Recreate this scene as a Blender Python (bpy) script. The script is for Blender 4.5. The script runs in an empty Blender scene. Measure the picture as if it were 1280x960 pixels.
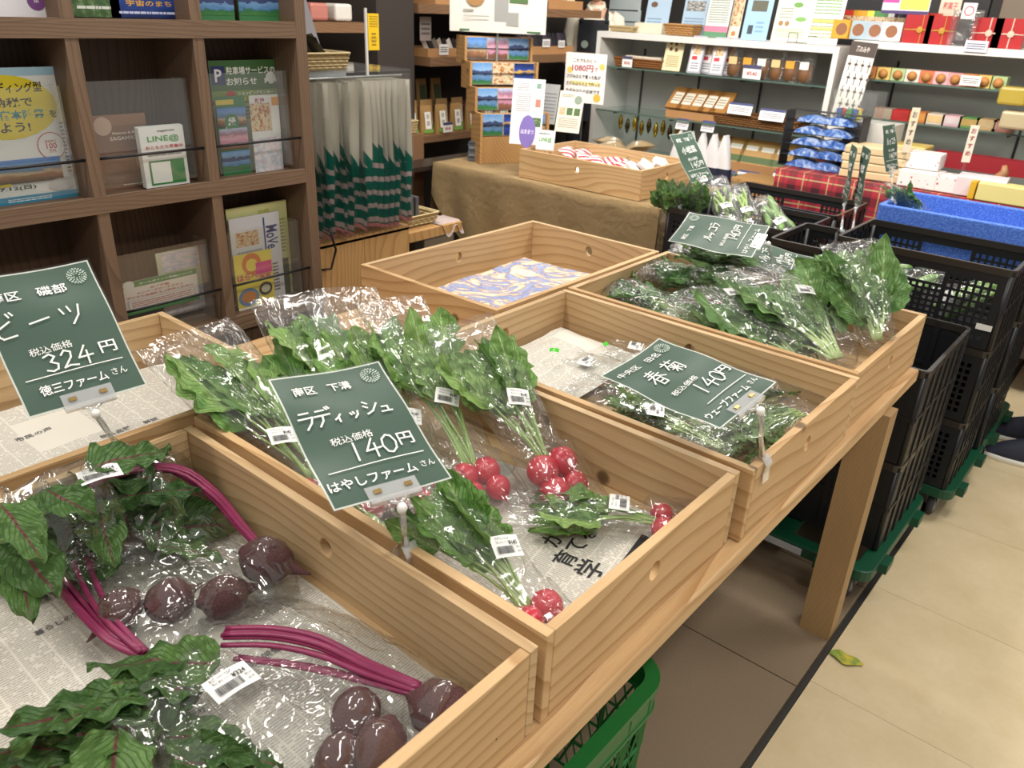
import bpy, math, random
import numpy as np
from mathutils import Vector, Matrix, noise
# ------------------------------------------------------------------ camera, light, exposure
scn = bpy.context.scene
COL = scn.collection
FPX, YAW, PITCH, ROLL, CH = 991.338, math.radians(129.2013), math.radians(-25.57355), math.radians(2.63381), 1.55
def _rot():
    cy, sy, cp, sp = math.cos(YAW), math.sin(YAW), math.cos(PITCH), math.sin(PITCH)
    fwd = Vector((cy*cp, sy*cp, sp)); r = Vector((sy, -cy, 0)); u = r.cross(fwd)
    c, s = math.cos(ROLL), math.sin(ROLL)
    return c*r+s*u, -s*r+c*u, fwd
RT, UP, FW = _rot()
cam = bpy.data.objects.new('camera', bpy.data.cameras.new('camera')); COL.objects.link(cam)
cam.matrix_world = Matrix(((RT.x, UP.x, -FW.x, 0), (RT.y, UP.y, -FW.y, 0), (RT.z, UP.z, -FW.z, CH), (0, 0, 0, 1)))
cam.data.sensor_width = 36; cam.data.lens = FPX/1280*36; cam.data.clip_start = .02
cam.data.dof.use_dof = True; cam.data.dof.focus_distance = 1.45; cam.data.dof.aperture_fstop = 8.5
scn.camera = cam
def ray(x, y): return FW + RT*((x-640)/FPX) - UP*((y-480)/FPX)
# layout helpers: the point where the sight line of a photo pixel meets a real plane of the shop
def PZ(x, y, z): d = ray(x, y); return Vector((0, 0, CH))+d*((z-CH)/d.z)
def PX(x, y, X): d = ray(x, y); return Vector((0, 0, CH))+d*(X/d.x)
def PY(x, y, Y): d = ray(x, y); return Vector((0, 0, CH))+d*(Y/d.y)

w = bpy.data.worlds.new('shop_light'); scn.world = w; w.use_nodes = True
w.node_tree.nodes['Background'].inputs[0].default_value = (1.0, .95, .88, 1)
w.node_tree.nodes['Background'].inputs[1].default_value = .38
def area(loc, sx, sy, power, col=(1, .945, .86), rot=(0, 0, 0)):
    l = bpy.data.lights.new('ceiling_or_fill_lamp', 'AREA'); l.shape = 'RECTANGLE'; l.size = sx; l.size_y = sy; l.energy = power; l.color = col
    o = bpy.data.objects.new('ceiling_or_fill_lamp', l); o.location = loc; o.rotation_euler = rot; COL.objects.link(o); return o
for x in (-3.2, -1.5, .5):
    for y in (-.6, 1.2, 3.0):
        area((x, y, 2.75), .22, 1.1, 15 if x > -3 else 11)
for x in (-2.6, -1.9, -.9, 0):
    area((x, 2.9, 2.55), .9, .35, 15, rot=(math.radians(48), 0, 0))  # added fill lamps, tilted to brighten the insides of the white shelf units
area((-1.6, 6.2, 2.7), 3.5, .4, 30)
area((-3.4, 5.4, 2.5), .3, 1.4, 14)
scn.view_settings.view_transform = 'Standard'; scn.view_settings.look = 'None'
scn.view_settings.exposure = .35; scn.view_settings.gamma = 1; scn.view_settings.use_curve_mapping = False
scn.cycles.max_bounces = 10; scn.cycles.transparent_max_bounces = 32; scn.cycles.diffuse_bounces = 4
scn.cycles.glossy_bounces = 3; scn.cycles.transmission_bounces = 4; scn.cycles.caustics_reflective = False
scn.cycles.caustics_refractive = False; scn.cycles.sample_clamp_indirect = 4

# ------------------------------------------------------------------ materials
def s2l(c):
    if isinstance(c, str): c = [int(c[i:i+2], 16)/255 for i in (0, 2, 4)]
    return tuple((v/12.92 if v <= .04045 else ((v+.055)/1.055)**2.4) for v in c[:3])+(1,)
class NT:
    def __init__(s, name):
        s.m = bpy.data.materials.new(name); s.m.use_nodes = True; s.t = s.m.node_tree
        s.b = s.t.nodes['Principled BSDF']; s.out = s.t.nodes['Material Output']
    def n(s, typ, ins=None, **kw):
        nd = s.t.nodes.new(typ)
        for k, v in kw.items(): setattr(nd, k, v)
        for k, v in (ins or {}).items(): s.set(nd, k, v)
        return nd
    def set(s, nd, k, v):
        i = nd.inputs[k]
        if isinstance(v, bpy.types.NodeSocket): s.t.links.new(v, i)
        else: i.default_value = v
    def math(s, op, a, b=0., c=0.):
        nd = s.n('ShaderNodeMath', {0: a, 1: b, 2: c}, operation=op); return nd.outputs[0]
    def ramp(s, fac, stops, interp='LINEAR'):
        nd = s.n('ShaderNodeValToRGB', {0: fac}); e = nd.color_ramp.elements; nd.color_ramp.interpolation = interp
        while len(e) < len(stops): e.new(.5)
        for el, (p, c) in zip(e, stops): el.position = p; el.color = s2l(c) if isinstance(c, (str, tuple)) else (c, c, c, 1)
        return nd.outputs[0]
    def mix(s, f, a, b, mode='MIX'):
        nd = s.n('ShaderNodeMix', data_type='RGBA', blend_type=mode)
        s.set(nd, 0, f)
        s.set(nd, 6, s2l(a) if isinstance(a, str) else a); s.set(nd, 7, s2l(b) if isinstance(b, str) else b); return nd.outputs[2]
    def obj(s, scale=(1, 1, 1), rnd=True, kind='Object'):
        tc = s.n('ShaderNodeTexCoord').outputs[kind]
        mp = s.n('ShaderNodeMapping', {0: tc}); mp.inputs['Scale'].default_value = scale
        if rnd:
            oi = s.n('ShaderNodeObjectInfo').outputs['Random']; v = s.n('ShaderNodeVectorMath', {0: (7.1, 3.3, 5.7), 3: oi}, operation='SCALE')
            s.set(mp, 'Location', v.outputs[0])
        return mp.outputs[0]
    def noise(s, vec, sc, det=2., rough=.5, dist=0.):
        return s.n('ShaderNodeTexNoise', {'Vector': vec, 'Scale': sc, 'Detail': det, 'Roughness': rough, 'Distortion': dist}).outputs[0]
    def bump(s, h, st=.3, d=.002):
        nd = s.n('ShaderNodeBump', {'Strength': st, 'Distance': d, 'Height': h}); return nd.outputs[0]
    def fin(s, **kw):
        names = {'col': 'Base Color', 'rough': 'Roughness', 'metal': 'Metallic', 'nrm': 'Normal', 'spec': 'Specular IOR Level', 'alpha': 'Alpha', 'emit': 'Emission Color', 'es': 'Emission Strength', 'trans': 'Transmission Weight', 'coat': 'Coat Weight'}
        for k, v in kw.items():
            if k in ('col', 'emit') and isinstance(v, str): v = s2l(v)
            s.set(s.b, names[k], v)
        return s.m
_pc = {}
def flat(c, rough=.5, metal=0., spec=.5, var=.06):
    """plain painted / printed / plastic surface with a faint mottling"""
    k = (c, rough, metal, spec, var)
    if k in _pc: return _pc[k]
    t = NT('surface_'+c); nz = t.noise(t.obj((1, 1, 1)), 9, 3)
    col = t.mix(t.math('MULTIPLY', nz, var*2), c, tuple(v*.55 for v in s2l(c)[:3])+(1,))
    _pc[k] = t.fin(col=col, rough=rough, metal=metal, spec=spec); return _pc[k]
def wood(name, axis, base, dark, ring=1., gloss=.5, knots=True, sc=1.):
    t = NT(name); v = t.obj((1, 1, 1))
    st = {'x': (.28, 1, 1), 'y': (1, .28, 1), 'z': (1, 1, .28)}[axis]
    mp = t.n('ShaderNodeMapping', {0: v}); mp.inputs['Scale'].default_value = tuple(a*sc for a in st)
    wob = t.n('ShaderNodeTexNoise', {'Vector': mp.outputs[0], 'Scale': 3.6, 'Detail': 1.5, 'Roughness': .45})
    off = t.n('ShaderNodeVectorMath', {0: wob.outputs['Color'], 1: (.5, .5, .5)}, operation='SUBTRACT')
    off2 = t.n('ShaderNodeVectorMath', {0: off.outputs[0], 3: .16/ring**.5}, operation='SCALE')
    add = t.n('ShaderNodeVectorMath', {0: mp.outputs[0], 1: off2.outputs[0]}, operation='ADD')
    wv = t.n('ShaderNodeTexWave', {'Vector': add.outputs[0], 'Scale': 27*ring, 'Distortion': .8, 'Detail': 1.5, 'Detail Scale': 1.2}, wave_type='RINGS', rings_direction=axis.upper(), wave_profile='SAW')
    f = t.ramp(wv.outputs[1], [(0, 0.), (.55, .12), (.86, .75), (.95, 1.), (1, 0.)])
    fs = t.obj({'x': (2, 60, 60), 'y': (60, 2, 60), 'z': (60, 60, 2)}[axis])
    fib = t.noise(fs, 8, 3, .6)
    c = t.mix(t.math('MULTIPLY', f, .62), base, dark)
    c = t.mix(t.math('MULTIPLY', t.ramp(fib, [(.3, 0.), (.75, 1.)]), .28), c, dark)
    big = t.noise(v, 3.0, 2); c = t.mix(t.math('MULTIPLY', t.ramp(big, [(.35, 0.), (.7, 1.)]), .22), c, dark)
    if knots:
        vo = t.n('ShaderNodeTexVoronoi', {'Vector': t.n('ShaderNodeMapping', {0: v}).outputs[0], 'Scale': 5.2})
        kn = t.ramp(vo.outputs['Distance'], [(0, 1.), (.055, .9), (.09, 0.)])
        c = t.mix(t.math('MULTIPLY', kn, .8), c, '3a2416')
    h = t.math('ADD', t.math('MULTIPLY', fib, .5), t.math('MULTIPLY', f, .5))
    return t.fin(col=c, rough=gloss, nrm=t.bump(h, .25, .001), spec=.35)
PINE_F = {a: wood('pine_'+a, a, 'dab88a', '9c6f3c', .45) for a in 'xyz'}
PINE_I = {a: wood('pine_inner_'+a, a, 'd8ba90', '9a774c', .6) for a in 'xyz'}
WALNUT = {a: wood('walnut_'+a, a, '7f6855', '54402f', 1.6, .55, False) for a in 'xyz'}
DWALNUT = wood('dark_walnut_z', 'z', '5d4838', '3a2a1f', 1.5, .5, False)
CEDAR = wood('cedar_z', 'z', 'c39a66', '8d6236', .8, .5, True)
LEGW = wood('leg_z', 'z', 'b5966c', '83643f', 2.6, .6, False)
SHELFW = wood('shelf_wood_y', 'y', '8c6a4e', '5f452f', 1.2, .5, False)

def film_mat(name, hz=.02, sc=15., st=.7, tint=(.965, .97, .965, 1), boost=1.25, white=(.92, .94, .95, 1), rough=.1, graze=.5):
    t = NT(name); v = t.obj((.5, 1.4, 1.4))
    a = t.n('ShaderNodeTexNoise', {'Vector': v, 'Scale': sc, 'Detail': 3., 'Roughness': .55, 'Distortion': .8})
    rid = t.ramp(t.math('ABSOLUTE', t.math('SUBTRACT', a.outputs[0], .5)), [(0, 1.), (.035, .25), (.09, 0.)])
    b = t.noise(v, sc*.6, 2)
    h = t.math('ADD', t.math('MULTIPLY', rid, .35), b)
    nr = t.bump(h, st, .009)
    fc = t.n('ShaderNodeLayerWeight', {'Blend': .5, 'Normal': nr}).outputs[1]
    fr = t.math('MULTIPLY_ADD', t.math('POWER', fc, 4.), graze, .055)
    fac = t.n('ShaderNodeClamp', {0: t.math('MULTIPLY', fr, boost)}).outputs[0]
    tr = t.n('ShaderNodeBsdfTransparent', {'Color': tint}); gl = t.n('ShaderNodeBsdfGlossy', {'Color': (1, 1, 1, 1), 'Roughness': rough, 'Normal': nr})
    df = t.n('ShaderNodeBsdfDiffuse', {'Color': white, 'Normal': nr})
    m1 = t.n('ShaderNodeMixShader', {0: hz, 1: tr.outputs[0], 2: df.outputs[0]})
    m2 = t.n('ShaderNodeMixShader', {0: fac, 1: m1.outputs[0], 2: gl.outputs[0]})
    t.t.links.new(m2.outputs[0], t.out.inputs[0]); t.t.nodes.remove(t.b); return t.m
FILM = film_mat('clear_bag_film')
FILM2 = film_mat('far_bag_film', hz=.03, sc=14, boost=1.1)
FILMB = film_mat('beet_bag_film', hz=.012, sc=8, st=.9, boost=1.7, rough=.07)
LAMI = film_mat('laminate_film', hz=.012, sc=5, st=.0, boost=.3, graze=.1, rough=.32)
ACRYL = film_mat('clear_acrylic', hz=.025, sc=3, st=.03, boost=.8, rough=.04)
CLIP = film_mat('clear_clip_plastic', hz=.26, sc=3, st=.05, boost=2.6, rough=.06)
GLASS = film_mat('shelf_glass', hz=.14, sc=2, st=.0, tint=(.8, .88, .85, 1), boost=1.6, white=(.55, .68, .63, 1), rough=.03)

def leaf_mat(name, c1, c2, vein, rib, rough=.42):
    t = NT(name); uv = t.n('ShaderNodeUVMap').outputs[0]; sp = t.n('ShaderNodeSeparateXYZ', {0: uv})
    u, vv = sp.outputs[0], t.math('ABSOLUTE', t.math('SUBTRACT', sp.outputs[1], .5))
    q = t.math('SUBTRACT', t.math('MULTIPLY', u, 11.), t.math('MULTIPLY', vv, 9.))
    sv = t.math('ABSOLUTE', t.math('SUBTRACT', t.math('FRACT', q), .5))
    side = t.ramp(sv, [(0, 1.), (.07, .5), (.13, 0.)])
    mid = t.ramp(vv, [(0, 1.), (.018, .9), (.045, 0.)])
    v = t.obj((1, 1, 1)); nz = t.noise(v, 7, 3); rnd = t.n('ShaderNodeObjectInfo').outputs['Random']
    c = t.mix(t.math('ADD', t.math('MULTIPLY', nz, .75), t.math('SUBTRACT', t.math('MULTIPLY', rnd, .6), .25)), c1, c2)
    c = t.mix(t.math('MULTIPLY', side, .32), c, vein); c = t.mix(t.math('MULTIPLY', mid, .85), c, rib)
    h = t.math('ADD', t.math('MULTIPLY', side, -.5), t.noise(v, 3, 2))
    nr = t.bump(h, .6, .15)
    t.fin(col=c, rough=rough, nrm=nr, spec=.4)
    tl = t.n('ShaderNodeBsdfTranslucent', {'Color': c}); mx = t.n('ShaderNodeMixShader', {0: .22, 1: t.b.outputs[0], 2: tl.outputs[0]})
    t.t.links.new(mx.outputs[0], t.out.inputs[0]); return t.m
LEAFM = {'radish': leaf_mat('radish_leaf', '5f9444', 'a6c676', 'b8d08c', 'c0d898'),
         'spinach': leaf_mat('spinach_leaf', '4e7c42', '94b86c', '8fb06c', 'a9c585'),
         'feather': leaf_mat('shungiku_leaf', '557d48', '8fae6c', '7f9c63', '93ad72'),
         'beet': leaf_mat('beet_leaf', '35582c', '6f9450', '5f7f44', '7a3048'),
         'rucola': leaf_mat('rucola_leaf', '4a8244', '8cb86c', '97b878', 'b4cf95')}
def stem_mat(name, c1, c2, rough=.35):
    t = NT(name); c = t.mix(t.noise(t.obj((2, 2, 2)), 14, 3), c1, c2); return t.fin(col=c, rough=rough)
STEM = {'green': stem_mat('green_stem', '7ea04e', 'b3cb86'), 'pale': stem_mat('pale_stem', '9dbb6c', 'cfdcae'), 'beet': stem_mat('magenta_stem', '6a1840', '9a3560')}
t = NT('radish_skin'); v = t.obj((1, 1, 1)); RADISH = t.fin(col=t.mix(t.ramp(t.noise(v, 20, 4), [(.35, 0.), (.8, 1.)]), 'b8102c', 'd8455a'), rough=.28, spec=.6)
t = NT('beet_skin'); v = t.obj((1, 1, 1)); nz = t.noise(v, 22, 5, .65)
BEET = t.fin(col=t.mix(t.ramp(nz, [(.35, 0.), (.72, 1.)]), '451c2a', '74504a'), rough=.6, nrm=t.bump(nz, .6, .006))

# ------------------------------------------------------------------ geometry kit
class G:
    def __init__(s): s.v = []; s.f = []; s.mi = []; s.uv = []
    def add(s, V, F, mi=0, uv=None):
        o = len(s.v); s.v += [tuple(p) for p in V]; s.uv += (uv if uv else [(0, 0)]*len(V))
        s.f += [tuple(i+o for i in f) for f in F]; s.mi += [mi]*len(F); return s
    def box(s, x0, y0, z0, x1, y1, z1, mi=0, M=None):
        V = [(x, y, z) for z in (z0, z1) for y in (y0, y1) for x in (x0, x1)]
        if M is not None: V = [M @ Vector(p) for p in V]
        return s.add(V, [(0, 2, 3, 1), (4, 5, 7, 6), (0, 1, 5, 4), (2, 6, 7, 3), (0, 4, 6, 2), (1, 3, 7, 5)], mi)
    def tube(s, pts, r, n=8, mi=0, cap=True, sq=1.):
        pts = [Vector(p) for p in pts]; m = len(pts); rs = r if isinstance(r, (list, tuple)) else [r]*m
        V = []; F = []; prev = None
        for i, p in enumerate(pts):
            d = (pts[min(i+1, m-1)]-pts[max(i-1, 0)])
            d = d.normalized() if d.length > 1e-9 else Vector((0, 0, 1))
            if prev is None:
                a = Vector((0, 0, 1)) if abs(d.z) < .9 else Vector((1, 0, 0)); e = d.cross(a).normalized()
            else: e = (prev-d*prev.dot(d)).normalized()
            prev = e; g = d.cross(e)
            for k in range(n):
                an = 2*math.pi*k/n; V.append(p+(e*math.cos(an)+g*math.sin(an)*sq)*rs[i])
        for i in range(m-1):
            for k in range(n): F.append((i*n+k, i*n+(k+1) % n, (i+1)*n+(k+1) % n, (i+1)*n+k))
        if cap: F.append(tuple(range(n))[::-1]); F.append(tuple((m-1)*n+k for k in range(n)))
        return s.add(V, F, mi)
    def lathe(s, prof, n=20, mi=0, M=None, cap=True):
        V = []; F = []
        for r, z in prof:
            for k in range(n): a = 2*math.pi*k/n; V.append(Vector((r*math.cos(a), r*math.sin(a), z)))
        for i in range(len(prof)-1):
            for k in range(n): F.append((i*n+k, i*n+(k+1) % n, (i+1)*n+(k+1) % n, (i+1)*n+k))
        if cap:
            F.append(tuple(range(n))[::-1]); F.append(tuple((len(prof)-1)*n+k for k in range(n)))
        if M is not None: V = [M @ p for p in V]
        return s.add(V, F, mi)
    def grid(s, fn, nu, nv, closed=False, mi=0):
        V = []; F = []; UVs = []; mv = nv if closed else nv+1
        for i in range(nu+1):
            for j in range(mv):
                V.append(fn(i/nu, j/nv)); UVs.append((i/nu, j/nv))
        for i in range(nu):
            for j in range(nv):
                j2 = (j+1) % mv; F.append((i*mv+j, (i+1)*mv+j, (i+1)*mv+j2, i*mv+j2))
        return s.add(V, F, mi, UVs)
    def poly(s, P, mi=0, z=0., th=0.):
        n = len(P)
        if not th: return s.add([(p[0], p[1], z) for p in P], [tuple(range(n))], mi)
        V = [(p[0], p[1], z) for p in P]+[(p[0], p[1], z-th) for p in P]
        return s.add(V, [tuple(range(n)), tuple(range(n, 2*n))[::-1]]+[(i, i+n, (i+1) % n+n, (i+1) % n) for i in range(n)], mi)
    def xf(s, M): s.v = [tuple(M @ Vector(p)) for p in s.v]; return s
    def mesh(s, name, mats, smooth=False):
        me = bpy.data.meshes.new(name); me.from_pydata(s.v, [], s.f)
        ul = me.uv_layers.new(name='UVMap'); idx = np.zeros(len(me.loops), dtype=np.int32); me.loops.foreach_get('vertex_index', idx)
        ul.data.foreach_set('uv', np.array(s.uv, dtype=np.float32)[idx].ravel() if len(s.v) else [])
        for m in (mats if isinstance(mats, (list, tuple)) else [mats]): me.materials.append(m)
        me.polygons.foreach_set('material_index', s.mi)
        if smooth: me.polygons.foreach_set('use_smooth', [True]*len(s.f))
        me.update(); return me
def rrect(w, h, r, n=4, cx=0, cy=0):
    P = []
    for (sx, sy, a0) in ((1, 1, 0), (-1, 1, 90), (-1, -1, 180), (1, -1, 270)):
        for k in range(n+1):
            a = math.radians(a0+90*k/n); P.append((cx+sx*(w/2-r)+r*math.cos(a), cy+sy*(h/2-r)+r*math.sin(a)))
    return P
def frame(o, x, y, n=None):
    x = Vector(x).normalized(); y = Vector(y); y = (y-x*y.dot(x)).normalized(); n = x.cross(y)
    return Matrix(((x.x, y.x, n.x, o[0]), (x.y, y.y, n.y, o[1]), (x.z, y.z, n.z, o[2]), (0, 0, 0, 1)))
def thing(name, label, cat, loc=(0, 0, 0), rz=0., group=None, M=None):
    o = bpy.data.objects.new(name, None); o.empty_display_size = .05; COL.objects.link(o)
    if M is not None: o.matrix_world = M
    else: o.location = loc; o.rotation_euler = (0, 0, rz)
    o['label'] = label; o['category'] = cat
    if group: o['group'] = group
    return o
def part(name, g, mats, parent=None, smooth=False, label=None, M=None, stuff=False):
    me = g if isinstance(g, bpy.types.Mesh) else g.mesh(name, mats, smooth)
    o = bpy.data.objects.new(name, me); COL.objects.link(o)
    if parent is not None: o.parent = parent
    if M is not None: o.matrix_local = M
    if label: o['label'] = label
    if stuff: o['kind'] = 'stuff'
    return o
def solo(name, g, mats, label, cat, group=None, smooth=False, M=None, stuff=False):
    o = part(name, g, mats, None, smooth, label, M); o['category'] = cat
    if group: o['group'] = group
    if stuff: o['kind'] = 'stuff'
    return o
def structure(name, g, mats, M=None):
    o = part(name, g, mats, None, M=M); o['kind'] = 'structure'; return o
def copy_tree(o, parent=None):
    c = o.copy(); COL.objects.link(c)
    if parent is not None: c.parent = parent
    for ch in list(o.children): copy_tree(ch, c)
    return c
def dup(o, label, loc=None, rz=None, M=None):
    c = copy_tree(o); c['label'] = label
    if M is not None: c.matrix_world = M
    else:
        if loc is not None: c.location = loc
        if rz is not None: c.rotation_euler = (0, 0, rz)
    return c
# ---- lettering
_tx = {}
def text_geo(s, bold=0.):
    k = (s, bold)
    if k not in _tx:
        c = bpy.data.curves.new('t', 'FONT'); c.body = s; c.resolution_u = 2; c.offset = bold
        o = bpy.data.objects.new('t', c); m = bpy.data.meshes.new_from_object(o)
        V = np.array([v.co[:2] for v in m.vertices]) if len(m.vertices) else np.zeros((1, 2))
        F = [tuple(p.vertices) for p in m.polygons]
        bpy.data.objects.remove(o); bpy.data.meshes.remove(m); _tx[k] = (V, F)
    return _tx[k]
def put_text(g, s, x, y, h, mi=0, z=0., fit=None, align='c', rot=0., bold=0.):
    """height h, x,y centre (or left) of the line"""
    V, F = text_geo(s, bold)
    if not F: return
    lo, hi = V.min(0), V.max(0); sc = h/max(.75, hi[1]-lo[1]); wdt = (hi[0]-lo[0])*sc; sx = sc
    if fit: sx = sc*fit/wdt; wdt = fit
    P = (V-lo)*[sx, sc]; P = P-[0 if align == 'l' else wdt/2, (hi[1]-lo[1])*sc/2]
    c_, s_ = math.cos(rot), math.sin(rot)
    g.add([(x+p[0]*c_-p[1]*s_, y+p[0]*s_+p[1]*c_, z) for p in P], F, mi)
def ribbon(g, P, wd, mi=0, z=0.):
    for a, b in zip(P[:-1], P[1:]):
        a = Vector(a); b = Vector(b); d = b-a
        if d.length < 1e-9: continue
        d.normalize(); n = Vector((-d.y, d.x))*wd/2; a = a-d*wd*.4; b = b+d*wd*.4
        g.add([(a.x+n.x, a.y+n.y, z), (a.x-n.x, a.y-n.y, z), (b.x-n.x, b.y-n.y, z), (b.x+n.x, b.y+n.y, z)], [(0, 1, 2, 3)], mi)
STK = {'ビ': [[(.2, .95), (.16, .2), (.3, .08), (.85, .12)], [(.75, .72), (.2, .48)], [(.72, 1.05), (.8, .9)], [(.88, 1.08), (.97, .95)]],
 'ー': [[(.1, .45), (.95, .55)]], 'ツ': [[(.1, .8), (.2, .55)], [(.45, .85), (.52, .6)], [(.95, .85), (.8, .4), (.45, .05)]],
 'ラ': [[(.22, .92), (.75, .92)], [(.08, .62), (.88, .62), (.72, .3), (.38, .0)]],
 'デ': [[(.2, .9), (.7, .9)], [(.03, .6), (.92, .6)], [(.5, .6), (.42, .28), (.15, .0)], [(.8, 1.05), (.88, .9)], [(.95, 1.08), (1.03, .95)]],
 'ィ': [[(.7, .6), (.45, .38), (.2, .25)], [(.5, .4), (.5, .0)]], 'ッ': [[(.15, .5), (.22, .35)], [(.4, .55), (.46, .38)], [(.8, .55), (.7, .25), (.42, .02)]],
 'シ': [[(.15, .88), (.35, .72)], [(.06, .6), (.27, .46)], [(.12, .06), (.5, .2), (.92, .66)]], 'ュ': [[(.2, .48), (.7, .48), (.65, .08)], [(.05, .06), (.95, .06)]],
 'ル': [[(.35, .8), (.32, .35), (.08, .05)], [(.6, .85), (.6, .12), (.98, .4)]], 'コ': [[(.12, .8), (.85, .8), (.85, .1)], [(.08, .1), (.92, .1)]],
 '1': [[(.55, 1), (.45, 0)]], '4': [[(.62, 1), (.1, .38), (.95, .42)], [(.66, .7), (.58, -.05)]],
 '0': [[(.5, 1), (.2, .82), (.1, .45), (.25, .08), (.5, 0), (.8, .2), (.9, .55), (.75, .9), (.5, 1)]],
 '3': [[(.15, .9), (.5, 1), (.75, .8), (.45, .55), (.8, .35), (.7, .08), (.4, 0), (.1, .12)]],
 '2': [[(.15, .78), (.4, 1), (.72, .85), (.65, .55), (.1, .03), (.45, .1), (.9, .02)]],
 '春': [[(.2, .92), (.8, .95)], [(.25, .78), (.75, .8)], [(.08, .62), (.92, .66)], [(.5, 1.05), (.42, .6), (.03, .25)], [(.55, .64), (.98, .32)], [(.35, .42), (.35, 0), (.68, 0), (.68, .42), (.35, .42)], [(.35, .21), (.68, .21)]],
 '菊': [[(.08, .85), (.92, .88)], [(.35, 1.02), (.36, .74)], [(.66, 1.02), (.62, .74)], [(.3, .72), (.08, .42)], [(.22, .6), (.92, .62), (.88, .06), (.74, 0)], [(.33, .5), (.42, .4)], [(.7, .52), (.6, .4)], [(.25, .32), (.76, .34)], [(.52, .54), (.5, .02)], [(.5, .32), (.28, .1)], [(.53, .32), (.74, .12)]]}
def hand(g, s, x, y, h, mi=0, z=0., wd=None, step=.95, slant=0.):
    wd = wd or h*.09; n = len(s); x0 = x-n*step*h/2
    for i, ch in enumerate(s):
        sc = .72 if ch in 'ィッュ' else 1.
        for st in STK.get(ch, []):
            ribbon(g, [(x0+i*step*h+(p[0]*.82+slant*p[1])*h*sc, y-h/2+p[1]*h*sc+i*h*0., ) for p in st], wd, mi, z)
# ------------------------------------------------------------------ the setting
t = NT('beige_vinyl'); v = t.obj((1, 1, 1), False)
nz = t.noise(v, 5, 5, .65); n2 = t.noise(v, 60, 3, .6)
c = t.mix(t.ramp(nz, [(.3, 0.), (.7, 1.)]), 'ddcdab', 'cbb891'); c = t.mix(t.math('MULTIPLY', n2, .3), c, 'bda982')
VINYL = t.fin(col=c, rough=.42, nrm=t.bump(n2, .08, .002), spec=.4)
t = NT('brown_woven_mat'); v = t.obj((1, 1, 1), False)
wv = t.n('ShaderNodeTexWave', {'Vector': v, 'Scale': 110., 'Distortion': 2., 'Detail': 1.}, bands_direction='Y').outputs[1]
wx = t.n('ShaderNodeTexWave', {'Vector': v, 'Scale': 90., 'Distortion': 2., 'Detail': 1.}, bands_direction='X').outputs[1]
pat = t.math('MULTIPLY', wv, wx); c = t.mix(pat, '7d6c57', 'a8957a'); c = t.mix(t.math('MULTIPLY', t.noise(v, 4, 4), .35), c, '57493a')
MATM = t.fin(col=c, rough=.65, nrm=t.bump(pat, .3, .002))
structure('floor', G().box(-7, -2.5, -.06, 3.5, 8.5, -.012), flat('4a4238', .8))
XS = -.354
g = G().box(-.005, 0, -.010, .005, 1, .0012)
structure('trim_1', G().box(XS-.006, -1, -.012, XS+.006, 8, .0015), flat('2c2a28', .5))
fl = bpy.data.objects['floor']
yb = [1.704-.527*3, 1.704-.527*2, 1.704-.527, 1.704, 2.213, 2.74, 3.267, 3.794, 4.3, 4.83]
def tile_mesh(dx, dy): return G().box(0, 0, -.012, dx-.0022, dy-.0022, 0)
tm = tile_mesh(.527, .52).mesh('tile', [VINYL]); mm = tile_mesh(.52, .52).mesh('mat_tile', [MATM])
for i in range(len(yb)-1):
    for j in range(4):
        o = part('tile', tm, None, fl); o.location = (XS+.0075+j*.527, yb[i]+.001, 0); o.scale = (1, (yb[i+1]-yb[i]-.0012)/.5178, 1)
for i in range(-1, 11):
    for j in range(7):
        o = part('tile', mm, None, fl); o.location = (XS-.0075-(j+1)*.5225, 1.663+(i-4)*.5215, 0)
DARKW = flat('2a211d', .6)
g = G().box(-4.75, -1, 0, -4.65, 8, 2.9); structure('wall_left', g, flat('2e2622', .6))
structure('wall_back', G().box(-4.65, 7.4, 0, 3, 7.5, 2.9), flat('3a3633', .7))

# ------------------------------------------------------------------ timber trays and their table
def plate(L, h, th, r, hx, hz):
    """board L long (x), h high (z), th thick (y), with a round finger hole"""
    ang = sorted(set([2*math.pi*k/24 for k in range(24)]+[math.atan2(sz*h/2-hz, sx*L/2-hx) % (2*math.pi) for sx in (-1, 1) for sz in (-1, 1)]))
    g = G(); V = []; n = len(ang)
    for a in ang:
        c_, s_ = math.cos(a), math.sin(a)
        tx = ((L/2-hx)/c_ if c_ > 1e-9 else (-L/2-hx)/c_ if c_ < -1e-9 else 1e9); tz = ((h/2-hz)/s_ if s_ > 1e-9 else (-h/2-hz)/s_ if s_ < -1e-9 else 1e9)
        q = min(tx, tz); V.append(((hx+r*c_, hz+r*s_*1.15), (hx+q*c_, hz+q*s_)))
    P = []
    for y in (-th/2, th/2):
        for a, b in V: P += [(a[0], y, a[1]), (b[0], y, b[1])]
    F = []; m = 2*n
    for k in range(n):
        j = (k+1) % n
        F += [(2*k, 2*k+1, 2*j+1, 2*j), (m+2*k, m+2*j, m+2*j+1, m+2*k+1), (2*k, 2*j, m+2*j, m+2*k), (2*k+1, m+2*k+1, m+2*j+1, 2*j+1)]
    return g.add(P, F)
def bevel(o, w=.0015):
    m = o.modifiers.new('soft_edges', 'BEVEL'); m.width = w; m.segments = 2; m.limit_method = 'ANGLE'; m.angle_limit = .8; return o
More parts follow.
